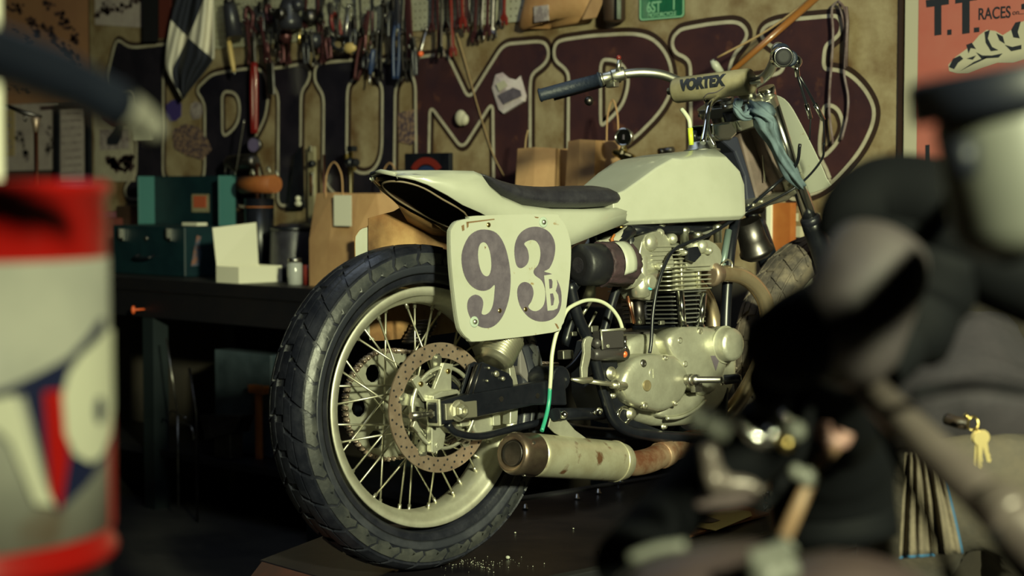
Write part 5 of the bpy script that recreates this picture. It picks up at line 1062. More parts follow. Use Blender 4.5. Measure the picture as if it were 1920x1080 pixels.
# headers
for sx, x0 in ((1, .085), (-1, -.085)):
    pts = [B(1338, 514, .085), B(1365, 513, .088), B(1392, 518, .092), B(1418, 538, .095), B(1436, 570, .095), B(1440, 615, .09), B(1425, 680, .08), B(1390, 745, .07), B(1345, 800, .05)]
    pts = [Vector((sx*p_.x, p_.y, p_.z)) for p_ in pts]; g = G(); g.tube(cr_path(pts, 6), .0205, 20); h = bb(g, 'exhaust_header', mat('header', (.58, .46, .31), .27, .82, col2=(.36, .23, .14), nscale=7, lo=.5, hi=.75))
    q = pts[0]; g = G(); g.lathe(q-(pts[1]-q)*.3, pts[1]-q, [(0, .026), (.006, .030), (.016, .030), (.020, .024), (.035, .023)], 20); bb(g, 'header_collar', 'rotor', h)
# ---- frame
def ft(name, l, x, r=.0135, m='black_paint', both=True, k=5):
    for sx in ((1, -1) if both else (1,)):
        pts = []
        for i, p_ in enumerate(l):
            xx = x[i] if isinstance(x, (list, tuple)) else x; q = B(p_[0], p_[1], xx); pts.append(Vector((sx*q.x, q.y, q.z)))
        g = G(); g.tube(cr_path(pts, k), r, 12); bb(g, name, m)
ft('frame_tube', [(1185,432),(1120,480),(1072,540)], .085); ft('frame_tube', [(1068,530),(1082,590),(1108,650),(1122,700),(1135,745),(1150,785),(1180,808),(1240,818),(1330,822)], .105)
ft('frame_tube', [(1392,360),(1372,450),(1362,560),(1358,680),(1352,780),(1330,822)], [.0, .05, .065, .07, .075, .08])
ft('frame_tube', [(1178,432),(1180,470),(1150,560),(1125,650)], .06, .011); ft('frame_tube', [(1398,375),(1330,425),(1180,432)], [.0, .05, .085], .012)
ft('frame_tube', [(1090,720),(1140,690),(1175,640)], .06, .010)
g = G(); q = B(1300, 432, 0); g.tube([q+Vector((0, -.22, .03)), q+Vector((0, .25, .06))], .022, 14); bb(g, 'frame_backbone', 'black_paint')
g = G(); l = bp([(1120,640),(1150,640),(1160,700),(1168,745),(1180,785),(1235,805),(1290,830),(1285,842),(1190,818),(1150,795),(1132,740)], .10); g.prism(l, YZ(), .092, .102); eng_pl = bb(g, 'engine_plate', 'black_paint', bev=.002)
for a, b, r in ((1145,700,.013),(1182,776,.012),(1147,742,.006),(1243,800,.006),(1122,770,.006)): q = B(a, b, .103); g = G(); g.lathe(q, X_, [(0, r*1.25), (.003, r*1.2), (.003, r), (.009, r*.9), (.011, r*.4)], 16); bb(g, 'plate_bolt', 'zinc', eng_pl)
g = G(); g.lathe(B(1168, 780, .10), X_, [(-.01, .024), (.004, .024), (.006, .021), (.006, .016), (.0, .015)], 20); bb(g, 'pivot_ring', 'chrome', eng_pl)
g = G(); g.tube([B(1040, 777, .16), B(1105, 776, .10), B(1130, 776, .08)], .014, 12); peg_ = bb(g, 'foot_peg', 'black_paint')
for a in (1113, 1123): g = G(); g.lathe(B(a, 773, .115), X_, [(0, .006), (.006, .005), (.008, .002)], 12); bb(g, 'peg_bolt', 'chrome', peg_)
g = G(); g.lathe(B(1052, 777, .165), X_, [(0, .010), (.010, .009), (.018, .003)], 14); bb(g, 'peg_tip', 'chrome', peg_)
# ---- engine cases
def cover(name, l, x0, x1, m='cast_alloy', bev=.012, seg=4, k=2, par=None, label=None, bulge=.006, rim=.016):
    q = bp(l, x1)
    if k: q = smooth2(q, k)
    cy = sum(a for a, b in q)/len(q); cz = sum(b for a, b in q)/len(q)
    secs = [[Vector((x, cy+(a-cy)*f_, cz+(b-cz)*f_)) for a, b in q] for x, f_ in ((x0, 1), (x1-rim, 1), (x1-rim*.85, .998), (x1-rim*.45, .978), (x1-rim*.18, .94), (x1, .88), (x1+bulge*.4, .74), (x1+bulge*.75, .5), (x1+bulge, .2), (x1+bulge*1.02, .02))]
    g = G(); g.loft(secs, sm=True); return bb(g, name, m, par, label)
case = cover('crank_case', [(1180,640),(1240,625),(1300,612),(1350,615),(1380,640),(1385,700),(1365,750),(1320,790),(1260,800),(1200,790),(1170,740)], -.09, .085, 'cast_alloy', .008, 3)
tc_ = cover('timing_cover', px([(1215,210),(1250,120),(1340,70),(1460,58),(1600,66),(1700,100),(1762,165),(1768,300),(1752,420),(1715,520),(1650,640),(1560,682),(1470,640),(1380,560),(1290,380)], 1000, 600, 4.8), .06, .128)
gc_ = cover('gearbox_cover', px([(798,580),(820,490),(862,420),(930,345),(1030,308),(1160,305),(1290,320),(1380,410),(1412,520),(1400,620),(1345,730),(1240,800),(1130,826),(1000,790),(890,745),(830,670)], 1000, 600, 4.8), .06, .138, k=2)
pc_ = cover('lower_case', px([(1180,740),(1300,700),(1450,640),(1560,680),(1548,720),(1480,790),(1400,840),(1300,876),(1200,884),(1120,850)], 1000, 600, 4.8), .04, .110, bev=.006)
g = G(); g.tube(cr_path([B(1000+a/4.8, 600+b/4.8, .112) for a, b in [(1200,886),(1300,880),(1400,845),(1480,793),(1550,722)]], 4), .004, 6); bb(g, 'case_rim', 'cast_alloy', pc_)
g = G(); q = B(1352, 646, .12); g.lathe(q, X_, [(-.03, .044), (.010, .044), (.014, .043), (.016, .040), (.034, .040), (.040, .037), (.044, .028), (.046, 0.0)], 36); g.lathe(q+X_*.012, X_, [(0, .0455), (.003, .0455)], 36); bb(g, 'points_cap', 'cast_alloy', tc_)
for a, b in ((1318,185),(1660,105),(1365,395),(1500,100)): q = B(1000+a/4.8, 600+b/4.8, .1285); g = G(); g.lathe(q, X_, [(-.003, .0085), (.002, .008), (.003, .006), (.001, .004)], 14); bb(g, 'cover_screw', 'zinc', tc_)
l = bp(px([(1583,322),(1672,322),(1632,455)], 1000, 600, 4.8), .130); g = G(); g.prism(l, YZ(), .122, .1345); bb(g, 'triangle_badge', 'plate_ink', tc_, 'black triangular badge')
for a, b, r in ((990,392,.009),(1190,342,.006),(1005,770,.008),(1280,750,.006),(820,590,.008)): q = B(1000+a/4.8, 600+b/4.8, .1395); g = G(); g.lathe(q, X_, [(-.006, r*1.2), (.002, r), (.004, r*.6), (.002, r*.4)], 14); bb(g, 'cover_screw', 'steel' if r > .008 else 'zinc', gc_)
q = B(1213, 723, .1435); g = G(); g.lathe(q, X_, [(-.002, .013), (.0015, .013), (.0025, .011), (.001, .009)], 24); bb(g, 'level_plug', mat('old_brass', (.26, .21, .12), .45, .5), gc_, 'brass level plug')
q = B(1225, 700, .1435); g = G(); g.lathe(q, X_, [(-.002, .014), (.001, .013)], 24); g.box(q+X_*.001, (.002, .004, .022)); bb(g, 'inspection_boss', 'cast_alloy', gc_)
# gear lever
g = G(); a = B(1294, 712, .15); b = B(1356, 712, .23); g.lathe(a-(b-a).normalized()*.004, b-a, [(0, .013), (.024, .013), (.026, .008), ((b-a).length, .0075)], 16); g.lathe(a+Vector((-.002, 0, 0)), X_, [(-.02, .012), (.008, .014), (.012, .010)], 14); gl = bb(g, 'gear_lever', 'steel')
g = G(); c_ = B(1390, 709, .265); g.lathe(b, c_-b, [(0, .009), (.004, .012), ((c_-b).length-.006, .011), ((c_-b).length, .007)], 14); bb(g, 'rubber_peg', 'rubber', gl)
g = G(); g.box(B(1306, 727, .148), (.014, .026, .02)); g.bolt(B(1354, 717, .2), (0, 0, -1), .004, .006); bb(g, 'pinch_clamp', 'steel', gl, bev=.003)
# cylinder with fins
CY = .800; cx0 = 0
g = G(); z0 = B(1290, 612, .09).z; z1 = B(1290, 545, .09).z; zt = B(1290, 503, .09).z; yl = B(1268, 590, .095).y; yr = B(1330, 590, .095).y; CY = (yl+yr)/2; hy = (yr-yl)/2
g.box((0, CY, (z0+z1)/2), (.15, hy*1.5, z1-z0+.02)); cyl = bb(g, 'cylinder_barrel', 'black_paint', bev=.01)
n_ = 8
for k in range(n_):
    z = z0+.010+(z1-z0-.012)*k/(n_-1); g = G(); s_ = .86+.14*k/(n_-1)
    g.prism(rr2(0, CY, .100, hy*s_+.004, .026), lambda a, b, t: Vector((a, b, z+t)), -.0016, .0016); bb(g, 'cooling_fin', mat('fin_dark', (.16, .16, .155), .35, .5), cyl, bev=.001)
g = G(); g.box((0, CY, (z1+zt)/2+.01), (.17, hy*1.6, zt-z1+.03)); head = bb(g, 'cylinder_head', 'cast_alloy', bev=.008)
for k in range(6):
    z = z1+.004+(zt-z1)*k/5; g = G(); g.prism(rr2(-.0, CY-.012, .105, hy+.022, .014), lambda a, b, t: Vector((a, b, z+t)), -.0014, .0014); bb(g, 'cooling_fin', 'cast_alloy', head, bev=.001)
for dy in (-.03, .03):
    for sx in (1, -1): g = G(); g.tube([(sx*.09, CY+dy, zt+.03), (sx*.09, CY+dy, z1-.01)], .006, 8); g.lathe((sx*.09, CY+dy, zt+.035), (0, 0, 1), [(0, .009), (.012, .009)], 6, sm=False); bb(g, 'head_stud', 'zinc', head)
for a, b, c_, d in ((1275,545,1281,612),(1320,550,1312,612)): 
    g = G(); g.tube([B(a, b, .105), B(c_, d, .105)], .009, 12); g.tube([B(c_, d, .105)-Vector((0, 0, .012)), B(c_, d, .105)+Vector((0, 0, .004))], .013, 12); bb(g, 'push_rod_tube', 'chrome', cyl)
# rocker boxes
def hx(x, l, x0, x1): return None
for nm, l, x0, x1 in (('rocker_box', [(1205,505),(1200,470),(1212,440),(1240,434),(1256,450),(1262,480),(1262,505)], .02, .098), ('rocker_box', [(1290,505),(1290,480),(1300,455),(1330,450),(1352,468),(1352,495),(1335,505)], .02, .098)):
    g = G(); q = smooth2(bp(l, .098), 2); g.prism(q, YZ(), -x1, x1); rb = bb(g, nm, 'cast_alloy', head, bev=.008, seg=3)
for kk in range(5):
    q0 = B(1222, 462+kk*8, .100); q1 = B(1292, 462+kk*8, .100); g = G(); g.box((.05, (q0.y+q1.y)/2, (q0.z+q1.z)/2), (.104, q1.y-q0.y, .003)); bb(g, 'cooling_fin', 'cast_alloy', head, bev=.001)
for a, b, r, x in ((1222,455,.020,.103),(1262,448,.013,.100),(1238,438,.012,.09),(1318,462,.016,.105),(1240,500,.010,.11),(1283,474,.007,.112),(1330,470,.009,.11)):
    q = B(a, b, x); g = G(); g.lathe(q, X_, [(-.02, r), (.0, r), (.004, r*.85), (.008, r*.5), (.009, 0)], 20); bb(g, 'rocker_cap', 'cast_alloy', head)
for a, b in ((1238,432),(1283,438),(1214,446),(1308,446),(1345,432)): q = B(a, b, .07); g = G(); g.lathe(q, (0, 0, 1), [(-.03, .010), (.0, .010), (.004, .013), (.012, .013), (.016, .006)], 8); bb(g, 'head_nut', 'aluminium', head)
g = G(); l = bp([(1288,466),(1308,462),(1315,478),(1302,492),(1290,488)], .118); g.prism(l, YZ(), .108, .120); bb(g, 'dark_bracket', 'black_paint', head, bev=.002)
g = G(); l = bp([(1205,500),(1226,490),(1232,540),(1228,560),(1208,560),(1198,530)], .10); g.prism(smooth2(l, 2), YZ(), .03, .10); bb(g, 'inlet_port', 'cast_alloy', head, bev=.006)
g = G(); l = bp([(1180,434),(1300,426),(1350,430),(1345,440),(1260,440),(1190,446)], .05); g.prism(l, YZ(), .02, .06); bb(g, 'head_steady', mat('bracket_grey', (.28, .28, .25), .4, .6), bev=.002)
g = G(); g.tube(cr_path([B(1185,425,.06), B(1170,440,.08), B(1140,458,.085), B(1122,462,.08)], 5), .014, 10); bb(g, 'inlet_hose', mat('hose_grey', (.34, .33, .27), .5))
g = G(); g.tube([B(1146,447,.10), B(1150,458,.105)], .005, 6); g.tube(cr_path([B(1152,440,.1), B(1147,450,.105), B(1150,460,.1)], 4), .003, 6); bb(g, 'fuel_tap', 'orange')
g = G(); g.tube(cr_path([B(1352,498,.10), B(1362,487,.10), B(1372,492,.10), B(1372,505,.10)], 5), .0025, 6); bb(g, 'oil_line', 'zinc')
g = G(); g.tube([B(1366,432,.06), B(1358,480,.07), B(1350,520,.07)], .009, 8); bb(g, 'head_stay', mat('stay_teal', (.16, .22, .21), .4, .4))
# carburettor
for sx in (1, -1):
    q = B(1208, 520, .10); q = Vector((sx*q.x*.9, q.y, q.z)); g = G(); g.lathe(q+Vector((0, -.05, 0)), (0, 1, 0), [(0, .026), (.02, .024), (.04, .020), (.10, .020)], 20); g.lathe(q+Vector((0, -.005, -.028)), (0, 0, 1), [(-.02, .012), (-.015, .022), (.01, .024), (.03, .020), (.075, .020), (.078, .017)], 20)
    g.lathe(q+Vector((0, .01, -.012)), (sx, 0, 0), [(0, .017), (.025, .017), (.028, .012)], 16); cb = bb(g, 'carburettor_body', 'cast_alloy')
    if sx > 0: g = G(); qq = B(1218, 539, .112); g.lathe(qq, X_, [(-.004, .007), (.004, .006)], 10); bb(g, 'blue_jet', mat('cyan_bit', (.05, .35, .45), .4), cb, 'cyan plastic plug')
# air filter
fa = B(1086, 497, .11); fb = B(1176, 494, .11); ax = (fb-fa).normalized(); L0 = (fb-fa).length
g = G(); g.lathe(fa, ax, [(-.004, .030), (.0, .042), (.006, .047), (L0*.42, .048), (L0*.44, .044)], 36); filt = bb(g, 'air_filter', mat('filter_black', (.008, .008, .012), .5, bump=.5, bscale=30))
g = G(); rr = random.Random(2); pr = []; n_ = 14
secs_ = []
for k in range(n_+1):
    t_ = L0*.40+(L0*.72)*k/n_; r_ = .050 if k < n_-3 else .050-.006*(k-n_+3)
    secs_.append([fa+ax*t_+(Vector((1, 0, 0))*math.cos(6.283*j/48)+Vector((0, 0, 1))*math.sin(6.283*j/48))*(r_+.0018*math.sin(j*1.57+k*.25)+.0012*math.sin(j*2.6+k*1.1)) for j in range(48)])
g.loft(secs_, sm=True); bb(g, 'filter_sock', mat('sock_maroon', (.045, .022, .030), .75, col2=(.026, .014, .020), nscale=30, bump=.6, bscale=50), filt)
g = G(); lab = []
for i, t_ in enumerate((.62, .70, .78, .86)):
    lab.append([fa+ax*(L0*t_)+(Vector((1, 0, 0))*math.cos(a)+Vector((0, 0, 1))*math.sin(a))*.0535 for a in [math.radians(x+i*3) for x in range(-30, 75, 7)]])
g.loft(lab, sm=True, caps=False, ring=False); o = g.build('label_patch', 'plate_white', filt); s = o.modifiers.new('s', 'SOLIDIFY'); s.thickness = .001; o['label'] = 'torn white label'
g = G(); g.lathe(fa-ax*.0045, ax, [(0, .016), (.003, .028), (.004, .030)], 28); bb(g, 'filter_end', 'black_vinyl', filt)
# master cylinder, brake lever, hoses
g = G(); q = B(1150, 632, .13); d = q-B(1150, 650, .13); l = bp([(1127,621),(1170,618),(1171,652),(1140,654),(1131,656)], .135); g.prism(l, YZ(), .105, .135); mc = bb(g, 'master_cylinder', mat('mc_grey', (.055, .05, .052), .4, .3), bev=.003)
g = G(); a = B(1110, 665, .12); b = B(1172, 662, .12); g.lathe(a, b-a, [(0, .010), (.01, .014), ((b-a).length, .016)], 16); g.lathe(B(1112, 644, .125), B(1130, 644, .125)-B(1112, 644, .125), [(0, .006), (.008, .012), (.012, .012), (.02, .008)], 12); bb(g, 'cylinder_bore', 'mc_grey', mc)
g = G(); g.tube([B(1127,620,.136), B(1130,655,.136)], .0022, 6); g.tube([B(1127,620,.136), B(1172,617,.136)], .003, 6); g.lathe(B(1139,649,.136), X_, [(0, .005), (.003, .004)], 10); bb(g, 'reservoir_clip', 'cast_alloy', mc)
g = G(); g.ball(B(1170, 664, .13), .0085, 12); bb(g, 'banjo_bolt', mat('anod_orange', (.75, .18, .06), .35, .3), mc, 'orange banjo bolt'); g = G(); g.tube([B(1171,630,.13), B(1172,655,.13)], .0045, 8); g.ball(B(1172, 652, .13), .007, 10); bb(g, 'banjo_fitting', 'chrome', mc)
g = G(); l = bp([(1096,635),(1104,630),(1112,633),(1108,645),(1107,670),(1102,690),(1101,712),(1090,714),(1089,690),(1094,662),(1093,645)], .14); g.prism(l, YZ(), .134, .142); bl_ = bb(g, 'brake_lever', 'cast_alloy', bev=.002)
g = G(); g.tube([B(1072, 711, .15), B(1092, 714, .15), B(1108, 712, .145)], [.003, .008, .007], 10); g.tube([B(1100, 714, .145), B(1140, 720, .145), B(1156, 722, .145)], .0055, 10); g.tube([B(1146, 722, .145), B(1173, 724, .142)], .008, 8); g.lathe(B(1154, 722, .14), (B(1160, 722, .14)-B(1154, 722, .14)), [(0, .012), (.004, .012)], 10); bb(g, 'brake_rod', 'zinc', bl_)
def hose(name, l, x, r, m, label=None):
    g = G(); g.tube(cr_path([B(a, b, x[i] if isinstance(x, (list, tuple)) else x) for i, (a, b) in enumerate(l)], 7), r, 10); return bb(g, name, m, None, label)
hose('brake_hose', [(1168,620),(1160,597),(1145,577),(1125,565),(1100,563),(1076,572),(1062,583),(1052,605),(1042,630),(1035,665),(1033,700),(1031,730)], [.125,.125,.125,.125,.13,.14,.145,.15,.15,.15,.15,.148], .0045, 'clear_hose', 'pale braided brake hose')
hose('brake_hose', [(1031,728),(1029,755),(1024,780),(1016,808)], [.148,.146,.15,.16], .0046, 'green_hose', 'green lower length of the hose')
hose('throttle_cable', [(1500,270),(1492,310),(1455,345),(1420,375),(1380,408),(1330,440),(1290,455),(1262,470),(1245,500),(1232,540),(1224,590),(1221,640),(1218,662)], [.2,.18,.12,.10,.10,.105,.115,.12,.125,.125,.125,.125,.125], .0042, 'black_paint')
hose('control_cable', [(1545,268),(1540,300),(1500,345),(1440,380),(1395,400)], [.25,.22,.16,.12,.10], .003, 'black_paint')
hose('wire', [(1148,448),(1155,452),(1160,446)], .09, .002, 'black_paint')
for l, x, m_, r in (([(1182,540),(1186,605)], .05, 'rotor', .006), ([(1176,555),(1189,606)], .09, 'copper', .004), ([(1195,560),(1200,608)], .06, 'dark_steel', .014), ([(1118,585),(1100,620)], .04, 'zinc', .003), ([(1092,590),(1108,565)], .06, 'zinc', .004)):
    g = G(); g.tube([B(a, b, x) for a, b in l], r, 8); bb(g, 'oil_line', m_)
g = G(); q = B(1200, 560, .03); g.lathe(q, (0, 0, -1), [(k*.004, .017 if k % 2 else .013) for k in range(13)], 16); bb(g, 'rubber_bellows', 'black_vinyl')
for a, b, x, r in ((1199,604,.07,.007),(1240,605,.08,.010),(1075,626,.09,.010),(1060,665,.05,.02),(1112,617,.03,.015)): g = G(); g.box(B(a, b, x), (r, r*1.6, r)); bb(g, 'engine_fitting', 'aluminium', bev=.002)
g = G(); g.lathe(B(1190, 672, .08), X_, [(-.02, .010), (.01, .010), (.014, .005)], 14); g.tube([B(1195,655,.05), B(1250,650,.05)], .018, 12); g.box(B(1215, 640, .02), (.08, .12, .05)); bb(g, 'gearbox_housing', 'mc_grey', bev=.004)
# ---- front end
fy = lambda z: 1.085+(1.045-z)*.42
TopZ = 1.035; FX = .092
for sx in (1, -1):
    a = Vector((sx*FX, 1.085, TopZ+.02)); c_ = Vector((sx*FX, WB, .345)); d = (c_-a)
    # ordinary offset: forks ahead of the stem
    g = G(); g.tube([a, a+d*.52], .0195, 20); g.tube([a+d*.0, a+d*.03], .022, 20); fk = bb(g, 'fork_tube', 'chrome')
    g = G(); g.tube([a+d*.46, a+d*.50, a+d*.97, a+d*1.02], [.026, .0275, .0265, .02], 20); bb(g, 'fork_slider', 'black_paint', fk)
    g = G(); g.lathe(a+d*.455, d, [(0, .022), (.006, .027), (.02, .027), (.024, .024)], 20); bb(g, 'dust_seal', 'rubber', fk)
# triple clamps
def clampz(s, name):
    g = G(); c0 = Vector((0, 1.085, TopZ))+Vector((0, WB-1.085, .345-TopZ))*s; axd = Vector((0, WB-1.085, .345-TopZ)).normalized()
    e2 = Vector((0, -axd.z, axd.y)) if False else Vector((0, axd.z*-1, axd.y)); e2 = X_.cross(axd).normalized()
    if e2.y > 0: e2 = -e2
    l = rr2(0, .012, FX+.030, .030, .026)
    g.prism(l, lambda u, v, t: c0+X_*u+e2*v+axd*t, -.012, .014); o = bb(g, name, 'aluminium', bev=.004, seg=3)
    for sx in (1, -1): g = G(); g.bolt(c0+X_*sx*(FX+.01)+e2*.040, e2, .004, .008); bb(g, 'pinch_bolt', 'zinc', o)
    return o, c0, axd, e2
tc1, c0t, axd, e2t = clampz(.02, 'top_clamp'); tc2, c1t, _a, _b = clampz(.30, 'lower_clamp')
g = G(); g.tube([c0t+e2t*.035, c1t+e2t*.035], .026, 18); bb(g, 'steering_head', 'black_paint')
g = G(); g.lathe(c0t+e2t*.035-axd*.012, -axd, [(0, .022), (.008, .022), (.01, .017), (.018, .017)], 6, sm=False); bb(g, 'stem_nut', 'chrome')
# brown leather fork wraps and black cloth between tank and forks
l1 = [(1352,262),(1385,245),(1400,250),(1412,290),(1428,360),(1425,395),(1400,398),(1385,330)]
g = G()
for nm, l, x, m_ in (('fork_wrap', [(1386,243),(1424,238),(1440,270),(1462,325),(1472,366),(1448,384),(1425,396),(1408,330)], .045, 'leather_brown'), ('fork_wrap', [(1424,238),(1443,242),(1462,290),(1486,350),(1474,368),(1452,322)], .085, 'leather_brown')):
    p0 = [B(a, b, x) for a, b in l]; g = G(); g.slab(p0, [p_+Vector((-.05, .01, 0)) for p_ in p0]); bb(g, nm, m_, bev=.008, seg=3)
g = G(); p0 = [B(a, b, .05) for a, b in [(1352,262),(1384,255),(1404,320),(1424,392),(1402,398),(1396,330),(1378,285)]]; g.slab(p0, [p_+Vector((-.08, .01, 0)) for p_ in p0]); bb(g, 'dark_shroud', mat('shroud', (.02, .022, .04), .6), bev=.006)
g = G(); g.tube([B(1420,240,.06), B(1430,290,.06), B(1434,340,.06)], .0022, 6); g.tube([B(1446,250,.115), B(1466,300,.115), B(1488,352,.115)], .005, 8); bb(g, 'bright_cable', 'zinc')
# front number plate seen from behind
yp = 1.19
l = [(BY(a, b, yp).x, BY(a, b, yp).z) for a, b in [(1400,192),(1440,177),(1468,179),(1488,194),(1505,238),(1521,290),(1532,335),(1530,352),(1440,368),(1395,300)]]
g = G(); sl_ = .30
g.prism(smooth2(l, 3), lambda a, b, t: Vector((a, yp+t-(b-.95)*sl_, b)), 0, .003); bb(g, 'front_number_plate', 'plate_white', bev=.001)
# handlebar
def bar(sx):
    P_ = [Vector((0, 1.065, 1.062)), Vector((sx*.07, 1.062, 1.064)), Vector((sx*.135, 1.045, 1.085)), Vector((sx*.20, 1.000, 1.118)), Vector((sx*.27, .925, 1.118)), Vector((sx*.40, .80, 1.080))]
    return P_
hb = [p_ for p_ in bar(-1)[::-1]]+bar(1)[1:]
g = G(); g.tube(cr_path(hb, 8), .0125, 16); hbar = bb(g, 'handlebar', 'aluminium')
for sx in (-1, 1):
    a = Vector((sx*.30, .897, 1.110)); b = Vector((sx*.415, .785, 1.076)); d = b-a
    g = G(); g.lathe(a, d, [(0, .019), (.006, .021), (.008, .0165), (d.length*.5, .0175), (d.length-.006, .0165), (d.length, .019), (d.length+.003, .014)], 20); bb(g, 'grip', mat('grip_navy', (.012, .018, .035), .55, bump=.4, bscale=120), hbar)
    q = a-d.normalized()*.03; g = G(); g.lathe(q, d, [(-.035, .016), (-.03, .018), (.0, .018), (.002, .015), (.024, .015), (.026, .018), (.03, .018)], 16); g.box(q+Vector((0, -.0, -.022)), (.03, .02, .014)); cl = bb(g, 'lever_clamp', 'aluminium', hbar, bev=.002)
    # lever perch and lever
    if sx < 0:
        g = G(); g.tube([q+Vector((.02, 0, .01)), q+Vector((.024, .005, .04))], .006, 10); bb(g, 'kill_switch', 'aluminium', cl); g = G(); g.ball(q+Vector((.022, .004, .046)), .007, 10); bb(g, 'red_button', 'tool_red', cl, 'red kill button')
        g = G(); g.tube(cr_path([q+Vector((0, .03, -.01)), q+Vector((-.06, .01, -.02)), q+Vector((-.16, -.06, -.045))], 5), .005, 8); g.ball(q+Vector((-.09, .00, -.055)), .013, 12); bb(g, 'clutch_lever', 'dark_steel', hbar)
# right lever perch: ball and twin cables
q = B(1492, 116, .40); g = G(); g.ball(q, .0150, 18); g.tube([q, q+Vector((-.03, .03, -.0))], .010, 10); g.tube([q, q+Vector((.0, .005, -.034))], .006, 10); tw = bb(g, 'throttle_housing', 'chrome', hbar)
gq = B(1467, 107, .40); g = G(); g.lathe(gq, Vector((.75, -.62, -.1)), [(-.035, .016), (-.03, .0235), (.012, .0235), (.015, .021), (.012, .017)], 24); bb(g, 'grip_flange', 'chrome', hbar); g = G(); g.lathe(gq, Vector((.75, -.62, -.1)), [(.012, .0205), (.0165, .0190), (.0175, .010)], 24); bb(g, 'grip_end', 'black_matte', hbar)
for l in ([(1494,136),(1503,165),(1512,195),(1520,222),(1518,262)], [(1496,138),(1512,165),(1528,195),(1544,225),(1546,268)]):
    g = G(); g.tube([B(a, b, .36) for a, b in l], [.0035, .0035, .0035, .002, .002], 8); bb(g, 'twin_cable', 'black_paint', hbar)
    g = G(); g.tube([B(*l[2], .36), B(*l[3], .36)], .0055, 8); bb(g, 'cable_adjuster', 'chrome', hbar)
# clear round pad on the crossbar
a = B(1262, 168, -.105); b = B(1414, 152, .105); a = Vector((-.115, 1.03, 1.105)); b = Vector((.115, 1.03, 1.098)); 
pa = B(1266, 170, -.10); pb = B(1408, 152, .11); ax = (pb-pa).normalized(); L0 = (pb-pa).length
g = G(); g.lathe(pa, ax, [(0, .010), (0, .030), (.006, .0325), (L0-.006, .0325), (L0, .030), (L0, .011)], 32); pad = bb(g, 'handlebar_pad', 'pad_tan')
g = G(); g.tube([pa-ax*.02, pb+ax*.03], .009, 12); bb(g, 'crossbar', 'aluminium', pad)
ctr = B(1335, 154, 0.03); upv = Vector((0, 0, 1)); vd = (BI @ CO-ctr); vd = (vd-ax*vd.dot(ax)).normalized(); tz = ax.cross(vd); 
if tz.z < 0: tz = -tz
nv = (vd+tz*.35).normalized(); tz2 = nv.cross(ax); 
if tz2.z < 0: tz2 = -tz2
mid = pa+ax*(L0*.44)+nv*.0330
g = G(); th0 = math.atan2(nv.dot(tz), nv.dot(vd))
def arcp(s, a): return pa+ax*(L0*s)+(vd*math.cos(a)+tz*math.sin(a))*.0333
o = text('VORTEX', .040, 'poster_ink', 'pad_lettering', pad, frame(mid, ax, tz2), .0008, .0028, .80, 1.0, world=False)
# wrap the flat lettering around the pad
import bmesh
bm_ = bmesh.new(); bm_.from_mesh(o.data)
for k_ in range(-6, 7): bmesh.ops.bisect_plane(bm_, geom=bm_.verts[:]+bm_.edges[:]+bm_.faces[:], plane_co=mid+tz2*(k_*.003+.0004), plane_no=tz2)
bm_.to_mesh(o.data); bm_.free()
for v in o.data.vertices:
    rel = v.co-pa; s_ = rel.dot(ax); h_ = rel.dot(tz2)-(mid-pa).dot(tz2); e_ = rel.dot(nv)-.0330; a_ = h_/.033
    v.co = pa+ax*s_+(nv*math.cos(a_)+tz2*math.sin(a_))*(.0330+e_)
g = G(); g.tube(cr_path([arcp(.42, -.9), arcp(.5, -.55), arcp(.62, -.5), arcp(.74, -.15)], 5), .0012, 5); bb(g, 'pad_scribble', 'plate_ink', pad)
# bar risers and gauge-like clamps
for sx in (-1, 1):
    q = Vector((sx*.045, 1.068, 1.06)); g = G(); g.box(q-Vector((0, 0, .022)), (.034, .034, .04)); g.tube([q-X_*.017, q+X_*.017], .021, 16); cl = bb(g, 'bar_clamp', 'chrome', hbar, bev=.003)
    g = G(); g.bolt(q+Vector((0, -.014, .016)), (0, -.3, 1), .004, .008); bb(g, 'clamp_bolt', 'zinc', cl)
g = G(); g.tube(cr_path([B(1318,268,.09), B(1324,235,.07), B(1330,200,.06), B(1345,185,.03), B(1370,183,.0)], 6), .007, 10); g.tube(cr_path([B(1340,275,.09), B(1330,255,.08), B(1326,230,.07)], 5), .005, 8); bb(g, 'chrome_pipe', 'chrome')
g = G(); l = [(B(a, b, .06)) for a, b in [(1336,232),(1382,226),(1384,250),(1372,262),(1350,264),(1338,255)]]; g.slab(l, [p_+Vector((-.10, .012, 0)) for p_ in l]); bb(g, 'clamp_casting', 'chrome', bev=.006, seg=3)
g = G(); l = [(B(a, b, .07)) for a, b in [(1380,226),(1412,222),(1414,240),(1390,246)]]; g.slab(l, [p_+Vector((-.03, .012, 0)) for p_ in l]); bb(g, 'clamp_arm', 'aluminium', bev=.004)
g = G(); l = [(B(a, b, .10)) for a, b in [(1402,382),(1425,372),(1470,362),(1490,350),(1496,362),(1478,376),(1420,392),(1404,396)]]; g.slab(l, [p_+Vector((-.12, .012, 0)) for p_ in l]); lc = bb(g, 'lower_clamp_casting', 'aluminium', bev=.004)
for a, b in ((1412,385),(1428,378),(1475,362)): g = G(); g.lathe(B(a, b, .101), X_, [(0, .006), (.004, .005), (.005, .002)], 10); bb(g, 'clamp_bolt', 'zinc', lc)
g = G(); g.lathe(B(1400, 415, .03), B(1418, 470, .03)-B(1400, 415, .03), [(0, .034), (.05, .036), (.075, .040), (.08, .044), (.088, .044), (.1, .03)], 24); bb(g, 'horn_canister', 'dark_steel')
